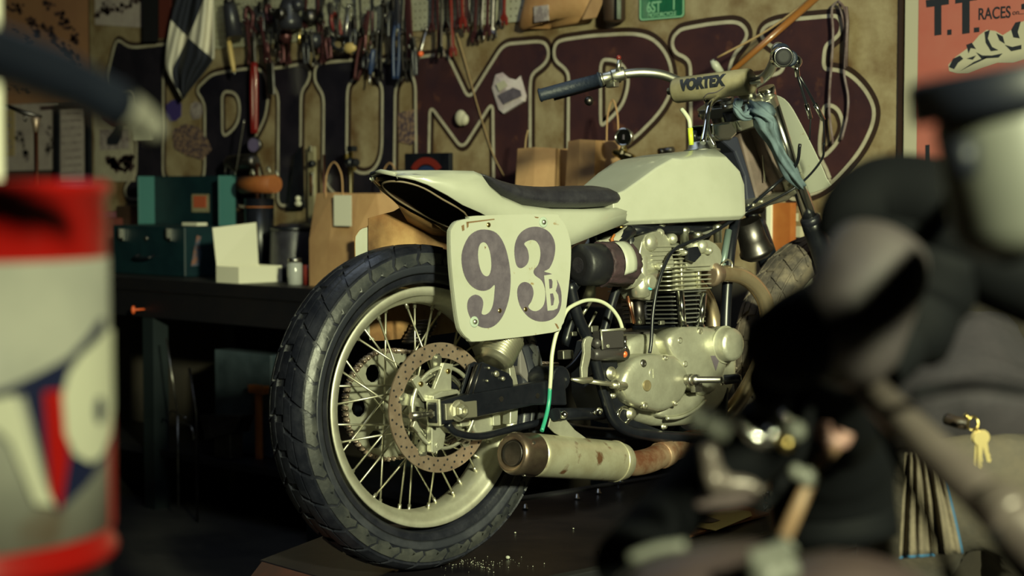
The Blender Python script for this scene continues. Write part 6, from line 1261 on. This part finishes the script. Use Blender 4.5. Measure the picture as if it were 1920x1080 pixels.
# blue rag
secs_ = []
path = [(1386,186),(1382,204),(1392,218),(1408,214),(1418,204),(1432,212),(1436,234),(1450,262),(1466,296),(1484,326),(1502,350)]
rads = [.008,.012,.013,.018,.026,.030,.030,.020,.019,.022,.014]
pts = cr_path([B(a, b, .12+.04*(i > 4)) for i, (a, b) in enumerate(path)], 5); rr = random.Random(9); m_ = len(pts)
for i, p_ in enumerate(pts):
    t_ = (pts[min(i+1, m_-1)]-pts[max(i-1, 0)]).normalized(); n1 = t_.cross(Vector((.3, .2, 1))).normalized(); n2 = t_.cross(n1); r0 = rads[min(10, i//5)]+(rads[min(10, i//5+1)]-rads[min(10, i//5)])*((i % 5)/5.)
    secs_.append([p_+(n1*math.cos(6.283*j/28)+n2*math.sin(6.283*j/28)*.7)*r0*(1+.22*math.sin(j*1.35+i*.23)+.15*math.sin(j*.9-i*.4)) for j in range(28)])
g = G(); g.loft(secs_, sm=True); rag = g.build('shop_rag', 'rag_blue', None); 
rag.data.transform(Matrix.Translation(rag.location)); rag.data.transform(BM); 
mn = Vector((min(v.co.x for v in rag.data.vertices), min(v.co.y for v in rag.data.vertices), min(v.co.z for v in rag.data.vertices)))
rag.data.transform(Matrix.Translation(-mn)); rag.location = mn
tag(rag, 'crumpled blue grey cloth tied around the right side of the handlebar', 'rag')
# debris and fittings on the deck
def on_deck(a, b): return WZ(a, b, PLAT-.001)
for i, (a, b, r) in enumerate([(952, 1048, .005), (966, 1000, .0025), (1075, 992, .002)]):
    q = on_deck(a, b); g = G(); g.ball(q+Vector((0, 0, r*.7)), r, 8, (1.2, 1, .8)); tag(g.build('pebble', 'plate_white'), ['largest pale crumb on the lift deck below the rear tyre', 'tiny pale crumb on the deck left of the silencer shadow', 'tiny pale crumb farthest right on the deck'][i], 'crumb')
g = G(); rr = random.Random(11)
for _ in range(90):
    a = 850+rr.gauss(45, 38); b = 1060+rr.gauss(-2, 7); q = on_deck(a, min(b, 1079)); s_ = rr.uniform(.0005, .0016); g.ball(q+Vector((0, 0, s_)), s_, 4)
tag(g.build('grit', 'plate_white'), 'scatter of pale grit on the deck below the rear tyre', 'grit', kind='stuff')
g = G(); q = on_deck(1160, 915); g.tube([q, q+Vector((0, 0, .030))], .0035, 8); g.tube([q+Vector((-.016, .0, .018)), q+Vector((.016, 0, .018))], .0035, 8); tag(g.build('wing_nut', 'chrome'), 'chrome wing nut standing on the deck under the silencer', 'wing nut')
for i, (a, b) in enumerate([(1082, 936), (1122, 926), (985, 955), (1130, 1040)]):
    q = on_deck(a, b); g = G(); g.lathe(q, (0, 0, 1), [(0, .008), (.004, .008), (.005, .005), (.014, .004)], 8); tag(g.build('deck_bolt', 'steel'), ['left small bolt on the deck under the silencer', 'middle small bolt on the deck under the silencer', 'bolt on the deck beside the rear tyre', 'bolt near the front edge of the deck'][i], 'bolt')
# ================================================================ FOREGROUND (close to the camera, out of focus)
mat('can_red', (.42, .008, .006), .35, coat=.3); mat('can_white', (.42, .42, .37), .5, col2=(.34, .345, .31), nscale=9, wear=(14, .62, .75, (.28, .2, .14))); mat('can_navy', (.012, .016, .055), .4); mat('can_cream', (.66, .66, .52), .4)
CD = 1.30; cc = D(-126, 700, CD); cz0 = D(150, 1035, CD).z-.004; cz1 = D(150, 338, CD).z; CR = .128
# stand under the drum
t = thing('side_stand', 'low black stool carrying the red and white fuel drum', 'stool', (cc.x, cc.y, 0))
g = G(); g.lathe((cc.x, cc.y, cz0-.03), (0, 0, 1), [(0, .12), (.004, .124), (.026, .124), (.029, .12)], 36); g.build('stool_top', 'black_matte', t, True)
for k in range(4): a = .785+k*1.5708; g = G(); g.tube([(cc.x+math.cos(a)*.12, cc.y+math.sin(a)*.12, cz0-.03), (cc.x+math.cos(a)*.16, cc.y+math.sin(a)*.16, 0)], .012, 8); g.build('leg', 'black_matte', t, True)
can = thing('fuel_drum', 'red and white fuel drum with a navy emblem and cream numerals, at the left edge', 'drum', (cc.x, cc.y, cz0))
H = cz1-cz0
def cyl(pts, r, m, name, lab=None, e=.0012):          # a patch wrapped round the drum: (angle deg from camera direction, height fraction)
    a0 = math.atan2(-cc.y, -cc.x); n_ = len(pts)
    fine = []
    for i in range(n_):
        p0 = pts[i]; p1 = pts[(i+1) % n_]; k = max(1, int(abs(p1[0]-p0[0])/6)+1)
        for j in range(k): fine.append((p0[0]+(p1[0]-p0[0])*j/k, p0[1]+(p1[1]-p0[1])*j/k))
    mp = lambda a, b, t_: Vector((cc.x+math.cos(a0+math.radians(a))*(r+t_), cc.y+math.sin(a0+math.radians(a))*(r+t_), cz0+H*b))
    import bmesh
    g = G(); lo_ = min(a for a, b in fine); hi_ = max(a for a, b in fine)
    # slice the outline into narrow vertical strips so that it follows the curve
    st = 3.0; a = math.floor(lo_/st)*st
    while a < hi_:
        cl = fine
        for side, lim in ((1, a), (-1, a+st)):
            out = []
            for i in range(len(cl)):
                p, q = cl[i], cl[(i+1) % len(cl)]; ip = (p[0]-lim)*side >= 0; iq = (q[0]-lim)*side >= 0
                if ip: out.append(p)
                if ip != iq: tt = (lim-p[0])/(q[0]-p[0]); out.append((lim, p[1]+(q[1]-p[1])*tt))
            cl = out
            if not cl: break
        if len(cl) >= 3: g.prism(cl, mp, 0, e)
        a += st
    o = g.build(name, m, can, True)
    if lab: o['label'] = lab
    return o
# drum shell in coloured bands
def band(z0, z1, m, name, lab, r=CR):
    g = G(); g.lathe((cc.x, cc.y, cz0), (0, 0, 1), [(H*z0, r), (H*z1, r)], 72); o = g.build(name, m, can, True); o['label'] = lab; return o
g = G(); g.lathe((cc.x, cc.y, cz0), (0, 0, 1), [(0, CR-.006), (.0, CR+.003), (.006, CR+.005), (.012, CR+.002), (.014, CR), (H*.075, CR), (H*.078, CR-.0004), (H*.80, CR-.0004), (H*.803, CR), (H-.012, CR-.001), (H-.010, CR+.002), (H-.004, CR+.003), (H, CR), (H-.004, CR-.006), (H-.008, .03), (H-.008, 0)], 72)
g.build('drum_shell', 'can_red', can, True)
band(.080, .798, 'can_white', 'white_band', 'scuffed white middle band', CR+.0006)
# vertical seam strip in red
cyl([(74, .08), (84, .08), (84, .38), (74, .38)], CR+.0012, 'can_red', 'red_side_strip')
# emblem: navy swoosh and cream digits 76
cyl([(8, .470), (23, .497), (45, .555), (64, .640), (67, .640), (67, .600), (45, .518), (23, .462), (8, .440)], CR+.0014, 'can_navy', 'navy_swoosh')
cyl([(27, .485), (50, .53), (78, .56), (78, .33), (60, .245), (38.5, .165)], CR+.0010, 'can_navy', 'navy_emblem')
cyl([(34, .475), (42, .475), (43.5, .30), (39.5, .175), (36, .22)], CR+.0022, 'can_red', 'red_point')
def ringpts(ca, cb, ra, rb, a0=0, a1=360, n_=22): return [(ca+ra*math.cos(math.radians(a0+(a1-a0)*k/n_)), cb+rb*math.sin(math.radians(a0+(a1-a0)*k/n_))) for k in range(n_+1)]
cyl([(41, .46), (42, .36), (46, .305), (54, .275), (62, .285), (70, .33), (75, .40), (75, .46), (72, .50), (73, .56), (76, .60), (70, .61), (60, .585), (50, .555), (44, .515)], CR+.0030, 'can_cream', 'digit', 'digit 6')
cyl(ringpts(60, .405, 3.2, .035)[:-1], CR+.0040, 'can_navy', 'digit_hole')
cyl([(6, .455), (24, .475), (33, .25), (37, .185), (30, .20), (22, .36), (18, .395), (6, .39)], CR+.0030, 'can_cream', 'digit', 'digit 7')
g = G(); g.lathe((cc.x+.05, cc.y, cz1-.010), (0, 0, 1), [(0, .022), (.010, .022), (.012, .018)], 20); g.build('bung', 'steel', can, True)
# dark lever with a metal tip crossing the top left corner
t = thing('pry_lever', 'blurred dark lever with a bare metal tip crossing the top left corner', 'lever', D(-60, 40, 1.02))
p0 = D(-90, 72, .98); p1 = D(110, 144, 1.05); p2 = D(222, 200, 1.09); p3 = D(298, 250, 1.12)
g = G(); g.tube(cr_path([p0, p1, p2], 5), [.0165]*6+[.015]*5, 16); g.build('grip_tube', mat('lever_navy', (.010, .014, .028), .5), t, True)
g = G(); g.tube(cr_path([p2, D(262, 222, 1.11), p3], 4), [.013, .0125, .012, .0115, .011, .010, .009, .008, .007], 14); g.build('metal_tip', mat('tip_grey', (.30, .29, .25), .5), t, True)
g = G(); g.tube([p0, p0+Vector((-.28, -.05, -.12)), (p0.x-.33, p0.y-.06, 0)], .015, 10); g.build('post', 'black_matte', t, True)
# pale upright at the left edge
q = D(-8, 400, 1.62); g = G(); g.tube([(q.x, q.y, 0), (q.x, q.y, 2.1)], .0085, 12); g.lathe((q.x, q.y, 0), (0, 0, 1), [(0, .10), (.01, .10), (.014, .02)], 20); tag(g.build('pale_pole', 'paper_white'), 'blurred pale pole running up the left edge of the view', 'pole')

# ---------------------------------------------------------------- the dark motorcycle close to the camera on the right
mat('fg_black', (.002, .0025, .004), .8, spec=.15); mat('fg_dull', (.060, .050, .052), .55, col2=(.045, .038, .045), nscale=5); mat('fg_steel', (.15, .125, .115), .36, .25, col2=(.10, .08, .078), nscale=8)
mat('fg_white', (.17, .175, .155), .45, col2=(.14, .145, .13), nscale=6); mat('fg_cap', (.008, .010, .020), .5)
mat('fender_brown', (.075, .052, .052), .5, col2=(.05, .036, .042), nscale=6); mat('fg_pink', (.30, .17, .15), .5)
fb_ = thing('black_motorcycle', 'black motorcycle filling the lower right, its grey tube running to the corner', 'motorcycle', (D(1600, 700, 1.45).x, D(1600, 700, 1.45).y, 0))
def F(a, b, d): return D(a, b, d)
def fp(g, n, m, label=None, **k):
    o = g.build(n, m, fb_, True, **k)
    if label: o['label'] = label
    return o
# headlamp-like drum: dull face towards upper right, black rear end to lower left
g = G(); a = F(1462, 655, 1.33); b = F(1590, 580, 1.44); ax = b-a; g.lathe(a, ax, [(-.008, .010), (-.004, .024), (.004, .033), (ax.length*.35, .037), (ax.length*.9, .037)], 32); fp(g, 'rubber_grip', 'fg_black')
g = G(); a = F(1582, 640, 1.36); b = F(1640, 500, 1.40); ax = b-a; g.lathe(a, ax, [(-.03, .015), (-.02, .036), (.0, .044), (ax.length, .044), (ax.length+.015, .040), (ax.length+.03, .02)], 36); fp(g, 'lamp_shell', 'fg_dull', 'large dull drum shaped shell')
g = G(); g.tube(cr_path([F(1556, 452, 1.58), F(1600, 400, 1.58), F(1670, 372, 1.58), F(1760, 385, 1.56), F(1830, 440, 1.54), F(1840, 520, 1.52)], 6), [.016+.024*math.sin(min(1, i/12)*1.57) for i in range(31)], 18); fp(g, 'black_cowl', 'fg_black')
g = G(); g.tube(cr_path([F(1760, 470, 1.50), F(1720, 570, 1.50), F(1690, 640, 1.48), F(1640, 690, 1.46)], 5), [.045]*5+[.040]*5+[.026]*6, 16); fp(g, 'steering_yoke', 'fg_black')
g = G(); g.tube(cr_path([F(1570, 440, 1.58), F(1620, 420, 1.58), F(1700, 440, 1.56), F(1800, 440, 1.54), F(1930, 400, 1.50)], 5), [.026]*21, 14); fp(g, 'handlebar', 'fg_black')
g = G(); g.tube(cr_path([F(1760, 410, 1.50), F(1850, 470, 1.50), F(1960, 520, 1.50)], 5), [.045]*11, 14); fp(g, 'instrument_cluster', 'fg_black')
g = G(); g.tube(cr_path([F(1575, 650, 1.50), F(1570, 740, 1.62), F(1560, 820, 1.75), F(1560, 920, 1.80), F(1570, 1010, 1.80)], 5), [.036]*5+[.05]*5+[.064]*11, 14); fp(g, 'shade_mass', 'fg_black')  # black bulk added to stand in for the deep shade here
g = G(); g.tube(cr_path([F(1440, 710, 1.50), F(1455, 780, 1.64), F(1400, 850, 1.66), F(1330, 890, 1.66), F(1250, 970, 1.6), F(1175, 1060, 1.5)], 5), [.020]*6+[.034]*10+[.030]*10, 14); fp(g, 'lower_frame', 'fg_black')  # diagonal bar, also placed to keep the shaded gap black
# fork tube down to the corner
g = G(); a = F(1572, 672, 1.42); b = F(1745, 842, 1.30); c = F(1990, 1062, 1.16); g.tube([a, b, c], [.0125, .0150, .0172], 20); fp(g, 'grey_tube', 'fg_steel', 'dull steel tube crossing to the corner')
g = G(); p_ = F(1868, 946, 1.22); g.lathe(p_, c-b, [(-.006, .0165), (0, .0188), (.018, .0188), (.024, .0165)], 20); fp(g, 'tube_collar', 'fg_steel')
# cables
for l, r in (([(1705,742,1.3),(1770,728,1.3),(1840,722,1.28),(1930,735,1.26)], .0045), ([(1620,640,1.4),(1640,760,1.38),(1690,880,1.34),(1740,980,1.3),(1790,1090,1.26)], .0042), ([(1680,840,1.34),(1720,930,1.3),(1760,1010,1.28),(1775,1090,1.26)], .0030), ([(1860,990,1.2),(1890,1040,1.2),(1930,1090,1.2)], .006), ([(1520,760,1.4),(1500,850,1.4),(1470,900,1.4),(1420,960,1.38)], .004)):
    g = G(); g.tube(cr_path([F(*p) for p in l], 6), r, 8); fp(g, 'control_cable', 'fg_black')
# lever, footrest and bright bits in the gap
g = G(); g.tube(cr_path([F(1322, 812, 1.36), F(1340, 800, 1.36), F(1368, 808, 1.36)], 4), [.008, .012, .013, .014, .014, .013, .012, .011, .009], 14); fp(g, 'pale_knob', 'fg_white', 'pale rounded knob')
g = G(); g.tube(cr_path([F(1326, 835, 1.36), F(1336, 880, 1.36), F(1356, 905, 1.36), F(1400, 908, 1.36), F(1425, 920, 1.36)], 5), [.006, .007, .008, .008, .008, .008, .0085, .009, .009, .009, .009, .008, .007, .006, .006, .005, .005, .005, .004, .004, .004], 12); fp(g, 'brake_lever_arm', 'fg_steel')
g = G(); g.tube([F(1334, 880, 1.35), F(1342, 920, 1.35)], [.007, .008], 10); fp(g, 'lever_fork', 'fg_steel')
g = G(); l = [(1300,944),(1318,925),(1350,912),(1400,915),(1424,922),(1410,940),(1375,952),(1310,956)]; g.slab([F(a, b, 1.36) for a, b in l], [F(a, b, 1.39) for a, b in l]); fp(g, 'foot_plate', 'fender_brown', bev=.003)
g = G(); g.tube(cr_path([F(1378, 785, 1.36), F(1398, 806, 1.36), F(1420, 822, 1.36), F(1440, 822, 1.36), F(1458, 800, 1.36), F(1478, 778, 1.36)], 5), [.004]*6+[.006]*6+[.0065]*6+[.005]*8, 10); fp(g, 'chrome_curve', 'chrome')
for a, b, r, m_ in ((1490,808,.0085,'fg_white'),(1474,832,.006,'brass'),(1492,885,.006,'fg_white'),(1311,788,.0085,'fg_white')): g = G(); g.ball(F(a, b, 1.36), r, 12); fp(g, 'bolt_head', m_)
g = G(); g.tube(cr_path([F(1543, 795, 1.45), F(1546, 812, 1.45), F(1560, 828, 1.45), F(1578, 826, 1.45), F(1586, 810, 1.45)], 4), [.007]*17, 10); fp(g, 'pink_hook', 'fg_pink')
g = G(); g.tube([F(1568, 838, 1.45), F(1540, 866, 1.43), F(1510, 920, 1.42), F(1468, 1012, 1.40)], [.0045, .0052, .006, .0068], 10); fp(g, 'tan_rod', mat('rod_tan', (.24, .15, .09), .5))
g = G(); g.ball(F(1512, 896, 1.42), .009, 12); fp(g, 'rod_collar', 'fg_white')
# fenders at the bottom
g = G(); ss = []
for i, (a, b) in enumerate([(1150,1085),(1200,1048),(1270,1026),(1340,1012),(1410,1010),(1460,1024),(1490,1060),(1500,1100)]):
    ss.append([F(a, b, 1.35), F(a+(5), b+14, 1.28), F(a+10, b+50, 1.22), F(a+12, b+160, 1.20), F(a+12, b+160, 1.40), F(a, b+60, 1.40)])
g.loft(ss, sm=True); fp(g, 'front_fender', 'fender_brown')
g = G(); g.tube(cr_path([F(1405, 1052, 1.18), F(1440, 1042, 1.18), F(1468, 1030, 1.18), F(1484, 1018, 1.18)], 4), [.007]*13, 12); g.tube([F(1436, 1050, 1.18), F(1440, 1110, 1.18)], .013, 12); g.ball(F(1472, 1068, 1.18), .010, 12); fp(g, 'pale_brace', 'fg_white')
g = G(); g.tube(cr_path([F(1180, 1048, 1.2), F(1230, 1030, 1.2), F(1285, 1022, 1.2)], 4), [.004]*9, 10); fp(g, 'pale_edge', 'fg_white')
g = G(); ss = []
for i, (a, b) in enumerate([(1470,1060),(1500,1040),(1560,1030),(1620,1036),(1680,1052),(1730,1076),(1760,1110)]):
    ss.append([F(a, b, 1.25), F(a, b+16, 1.20), F(a, b+60, 1.16), F(a, b+200, 1.15), F(a, b+200, 1.32), F(a, b+50, 1.32)])
g.loft(ss, sm=True); fp(g, 'rear_fender', 'fender_brown')
# stand of the foreground machine reaching the floor
for a, b in ((1380, 1200), (1700, 1200)): q = F(a, b, 1.28); g = G(); g.tube([q, (q.x, q.y, 0)], .02, 8); fp(g, 'stand_leg', 'fg_black')
# pale bottle with black cap, upper right
t = thing('fluid_reservoir', 'blurred pale tank with a wide black band cap at the upper right edge', 'reservoir', D(1850, 420, 1.12)); q = D(1865, 170, 1.12); R_ = Matrix.Rotation(math.radians(9), 3, 'Y')
cx_ = D(1882, 200, 1.10); up_ = (D(1882, 120, 1.10)-D(1862, 320, 1.10)).normalized(); up_ = Vector((0, 0, 1))*.985+(D(2000, 100, 1.1)-D(1900, 100, 1.1)).normalized()*-.17; up_.normalize()
axr = (D(2000, 100, 1.1)-D(1900, 100, 1.1)).normalized()
g = G(); g.lathe(D(1886, 208, 1.10), up_, [(0, .045), (.0, .0555), (.003, .058), (.024, .058), (.027, .052), (.027, .0)], 40); g.build('cap', 'fg_cap', t, True)
g = G(); g.lathe(D(1886, 208, 1.10), up_, [(-.088, .0), (-.088, .030), (-.080, .040), (-.07, .044), (-.006, .045), (.0, .043)], 36); g.build('body', 'fg_white', t, True)
g = G(); a = D(1800, 250, 1.05); g.tube([D(1806, 262, 1.04), D(1806, 330, 1.04)], .009, 12); g.build('dark_bracket', 'fg_cap', t, True)
for a, b, r in ((1893,375,.011),(1905,420,.014)): g = G(); g.ball(D(a, b, 1.12), r, 14); g.build('pale_knob', 'fg_white', t, True)
g = G(); q = D(1890, 440, 1.14); g.tube([q, D(1850, 430, 1.30)], .02, 10); g.tube([q, D(1888, 330, 1.12)], .014, 10); g.build('mount', 'fg_black', t, True)

# ================================================================ CLIPBOARD on the deck beyond the dark bike
zc = PLAT+.006
cb0 = WZ(1293, 1004, zc); cb1 = WZ(1442, 962, zc); cb2 = WZ(1392, 946, zc); cb3 = WZ(1262, 972, zc)
ctr_ = (cb0+cb1+cb2+cb3)/4
t = thing('clipboard', 'orange clipboard lying on the lift deck with pale yellow sheets and a dark mark', 'clipboard', ctr_-Vector((0, 0, .005)))
mat('masonite', (.36, .14, .06), .5)
g = G(); cbs = (cb0, cb1, cb2, cb3); g.slab([p_-Vector((0, 0, .005)) for p_ in cbs], cbs); g.build('board', 'masonite', t, True)
mat('note_yellow', (.66, .60, .30), .7)
pa_ = [WZ(a, b, zc+.004) for a, b in [(1303,986),(1340,994),(1408,966),(1405,958),(1380,955),(1330,960)]]
for k in range(3): g = G(); g.slab([p_+Vector((.004*k, -.003*k, .0015*k-.003)) for p_ in pa_], [p_+Vector((.004*k, -.003*k, .0015*k-.0018)) for p_ in pa_]); g.build('sheet', 'note_yellow', t, True)
g = G(); l = [WZ(a, b, zc+.0065) for a, b in [(1309,973),(1322,967),(1350,976),(1334,980),(1312,979)]]; g.slab(l, [p_+Vector((0, 0, .0006)) for p_ in l]); g.build('printed_mark', 'plate_ink', t, True)
g = G(); q = WZ(1440, 952, zc); g.tube([q+Vector((0, 0, .0)), q+Vector((0, 0, .030))], .010, 10); g.tube([q+Vector((-.012, 0, .032)), q+Vector((.012, 0, .036))], .008, 10); g.tube([q+Vector((-.008, -.01, .008)), q+Vector((0, -.014, -.004)), q+Vector((.008, -.01, .008))], .003, 6); g.build('clip', 'chrome', t, True)

# ================================================================ PERSON bent over beyond the dark bike
mat('shirt', (.028, .023, .031), .85, col2=(.020, .017, .024), nscale=6, bump=.25, bscale=14); mat('khaki', (.085, .070, .055), .9, col2=(.060, .052, .045), nscale=10, bump=.3, bscale=60); mat('skin', (.45, .26, .18), .5); mat('hair', (.03, .02, .015), .7)
mat('leather_belt', (.03, .02, .015), .5); mat('boot', (.015, .013, .012), .5)
PD = 2.95
pel = D(1838, 852, PD+.06); person = thing('person', 'person in a dark t-shirt and khaki trousers bending forward behind the dark motorcycle', 'person', (pel.x, pel.y, 0))
rt = (D(1900, 700, PD)-D(1800, 700, PD)).normalized(); fw = Vector((-rt.y, rt.x, 0)); upz = Vector((0, 0, 1))
P0 = pel
def PP(r, f_, z): return P0+rt*r+fw*f_+upz*z
def skin(name, chains, m, par, sub=2, root=0):
    vs = []; es = []; rs = []; idx = {}
    for ch in chains:
        prev = None
        for p_, r_ in ch:
            key = tuple(round(c, 4) for c in p_)
            if key not in idx: idx[key] = len(vs); vs.append(p_); rs.append(r_)
            if prev is not None: es.append((prev, idx[key]))
            prev = idx[key]
    me = bpy.data.meshes.new(name); inv = par.matrix_basis.inverted() if par.parent is None else (par.parent.matrix_basis @ par.matrix_basis).inverted()
    me.from_pydata([tuple(inv @ Vector(v)) for v in vs], es, []); o = bpy.data.objects.new(name, me); C.objects.link(o); o.parent = par
    sk = o.modifiers.new('skin', 'SKIN'); sk.use_smooth_shade = True
    if not me.skin_vertices: me.skin_vertices.new()
    for i, r_ in enumerate(rs): me.skin_vertices[0].data[i].radius = (r_, r_) if not isinstance(r_, tuple) else r_
    me.skin_vertices[0].data[root].use_root = True
    sb = o.modifiers.new('sub', 'SUBSURF'); sb.levels = sub; sb.render_levels = sub; me.materials.append(M(m)); return o
hipL = PP(-.085, .02, -.03); hipR = PP(.095, -.0, -.04); kneeL = PP(-.11, .20, -.36); kneeR = PP(.13, .16, -.38); ankL = PP(-.12, .06, -P0.z+.09); ankR = PP(.15, .02, -P0.z+.09)
waist = PP(-.0, .10, .05); chest = PP(-.02, .32, .11); neck = PP(-.10, .48, .12); headc = PP(-.155, .58, .09)
shL = PP(-.20, .40, .09); shR = PP(.15, .40, .09); elL = PP(-.25, .50, -.15); elR = PP(.10, .56, -.13); wrL = PP(-.20, .70, -.10); wrR = PP(-.06, .74, -.08)
body = skin('body', [[(P0, .08), (waist, .08), (chest, .09), (neck, .055), (headc, .075)], [(chest, .09), (shL, .055), (elL, .042), (wrL, .028)], [(chest, .09), (shR, .055), (elR, .042), (wrR, .028)], [(P0, .08), (hipL, .06), (kneeL, .058), (ankL, .038)], [(P0, .08), (hipR, .06), (kneeR, .058), (ankR, .038)]], 'skin', person)
def hand(wr, d, side, par):
    d = d.normalized(); s_ = d.cross(upz).normalized()*side; u_ = s_.cross(d).normalized(); chains = [[(wr, .024), (wr+d*.05, .030)]]
    for k, (o_, L_) in enumerate(((-.024, .068), (-.008, .078), (.008, .073), (.023, .058))):
        b_ = wr+d*.05; chains.append([(b_, .030), (wr+d*.082+s_*o_, .0095), (wr+d*(.082+L_*.45)+s_*o_*1.1-upz*.012, .0085), (wr+d*(.082+L_*.8)+s_*o_*1.1-upz*.034, .0075)])
    chains.append([(wr+d*.05, .030), (wr+d*.045-s_*.038-upz*.012, .011), (wr+d*.075-s_*.052-upz*.024, .009)])
    return skin('hand', chains, 'skin', par, 1)
hand(wrL, PP(-.14, .86, -.13)-wrL, 1, person); hand(wrR, PP(-.12, .90, -.10)-wrR, -1, person)
g = G(); g.ball(headc+fw*.05+upz*.0, .092, 20, (.85, 1.05, 1.1)); g.ball(headc+fw*.02+upz*.03, .098, 20, (.86, 1.0, 1.0)); g.build('hair', 'hair', person, True)
g = G(); hc = headc+fw*.07-upz*.03
g.ball(hc, .078, 20, (.86, 1.0, 1.15)); g.ball(hc+fw*.075-upz*.01, .012, 10); 
for s_ in (-1, 1): g.ball(hc+rt*s_*.068, .018, 10, (.5, 1, 1.3)); g.ball(hc+rt*s_*.028+fw*.068+upz*.018, .010, 10)
g.build('face', 'skin', person, True)
# clothing as its own surfaces
sh = skin('t_shirt', [[(PP(0, -.015, -.02), .172), (PP(0, .03, .03), .170), (PP(-.0, .12, .07), .168), (PP(-.01, .24, .10), .165), (PP(-.02, .33, .115), .155), (PP(-.08, .43, .125), .080)], [(PP(-.02, .33, .115), .155), (PP(-.19, .40, .09), .085), (PP(-.235, .45, -.03), .070)], [(PP(-.02, .33, .115), .155), (PP(.14, .40, .09), .085), (PP(.13, .49, -.03), .070)]], 'shirt', person, 3)
dt = bpy.data.textures.new('folds', 'CLOUDS'); dt.noise_scale = .10; dt.noise_depth = 2
dm = sh.modifiers.new('folds', 'DISPLACE'); dm.texture = dt; dm.strength = .05; dm.mid_level = .5
tr = skin('trousers', [[(PP(0, .02, .03), .135), (PP(0, .0, -.03), .158), (PP(-.085, .02, -.07), .108), (PP(-.11, .13, -.25), .088), (PP(-.115, .19, -.37), .078), (PP(-.12, .12, -.60), .072), (PP(-.12, .07, -P0.z+.10), .070)], [(PP(0, .0, -.03), .158), (PP(.095, -.01, -.08), .112), (PP(.12, .10, -.26), .090), (PP(.13, .15, -.38), .078), (PP(.14, .08, -.60), .072), (PP(.15, .03, -P0.z+.10), .070)]], 'khaki', person, 3)
dt2 = bpy.data.textures.new('creases', 'CLOUDS'); dt2.noise_scale = .05; dt2.noise_depth = 2
dm = tr.modifiers.new('creases', 'DISPLACE'); dm.texture = dt2; dm.strength = .018; dm.mid_level = .5
for a_ in (ankL, ankR):
    g = G(); c_ = Vector((a_.x, a_.y, 0)); g.loft([[c_+fw*f_+rt*(math.cos(6.283*j/16)*w_)+upz*max(.004, h_+math.sin(6.283*j/16)*h_) for j in range(16)] for f_, w_, h_ in ((-.07, .034, .045), (-.03, .042, .055), (.05, .045, .045), (.13, .048, .03), (.18, .030, .02))]); g.build('boot', 'boot', person, True)
g = G(); g.tube(cr_path([D(1776, 786, PD-.13), D(1795, 792, PD-.15), D(1812, 795, PD-.15)], 4), .010, 8); g.build('belt', 'leather_belt', person, True)
# keys on the belt loop
kd = PD-.20
keys = thing('key_ring', 'bunch of brass keys on a ring clipped to the khaki trousers', 'keys', D(1825, 800, kd))
g = G(); c_ = D(1824, 794, kd); g.tube([c_+rt*math.cos(j*.5236)*.0085+upz*math.sin(j*.5236)*.011+fw*.002*math.sin(j) for j in range(12)], .0018, 8, closed=True); g.build('ring', 'brass', keys, True)
g = G(); g.tube([D(1809, 777, kd), D(1819, 786, kd)], .0032, 8); g.tube([D(1827, 802, kd), D(1834, 810, kd)], .0018, 6); g.build('clip', 'brass', keys, True)
def key(p_, ang, L_=.042, nm='key'):
    d = (-upz*math.cos(ang)+rt*math.sin(ang)); n_ = fw; s_ = d.cross(n_)
    mp = lambda a, b, t_: p_+d*a+s_*b+n_*t_
    l = ringpts(.010, 0, .0115, .0105, 20, 340, 16)+[(.021, -.0042), (.021+L_*.75, -.0042), (.021+L_*.82, 0), (.021+L_*.72, .0030), (.021+L_*.62, .0018), (.021+L_*.52, .0034), (.021+L_*.4, .0022), (.021, .0042)]
    g = G(); g.prism(l, mp, -.0011, .0011); return g.build(nm, mat('key_brass', (.62, .50, .24), .32, .85), keys, True)
key(D(1834, 808, kd), -.03); key(D(1840, 808, kd+.006), .28, .038); key(D(1837, 810, kd-.004), .05, .045)
# towel hanging from the pocket
mat('towel', (.14, .115, .085), .95, col2=(.105, .085, .065), nscale=30, bump=.6, bscale=140); mat('towel_blue', (.02, .10, .22), .9)
tw_ = thing('towel', 'beige towel with a blue hem hanging from the trouser pocket', 'towel', D(1740, 1040, PD-.16)); secs_ = []
for i in range(15):
    s_ = i/14.; y0 = 850+s_*195; x0 = 1700-12*s_; x1 = 1742+62*s_**.6; row = []
    for j in range(25):
        u = j/24.; row.append(D(x0+(x1-x0)*u, y0-8*u*s_, PD-.17+.014*math.sin(u*13+1.0)*(.3+.7*s_)+.01*math.sin(u*31)))
    secs_.append(row)
g = G(); g.loft(secs_, sm=True, caps=False, ring=False); o = g.build('cloth', 'towel', tw_, True); s = o.modifiers.new('s', 'SOLIDIFY'); s.thickness = .003
g = G(); g.tube([r_[-1] for r_ in secs_], .0022, 6); g.tube(secs_[-1][:14], .0022, 6); g.build('blue_hem', 'towel_blue', tw_, True)
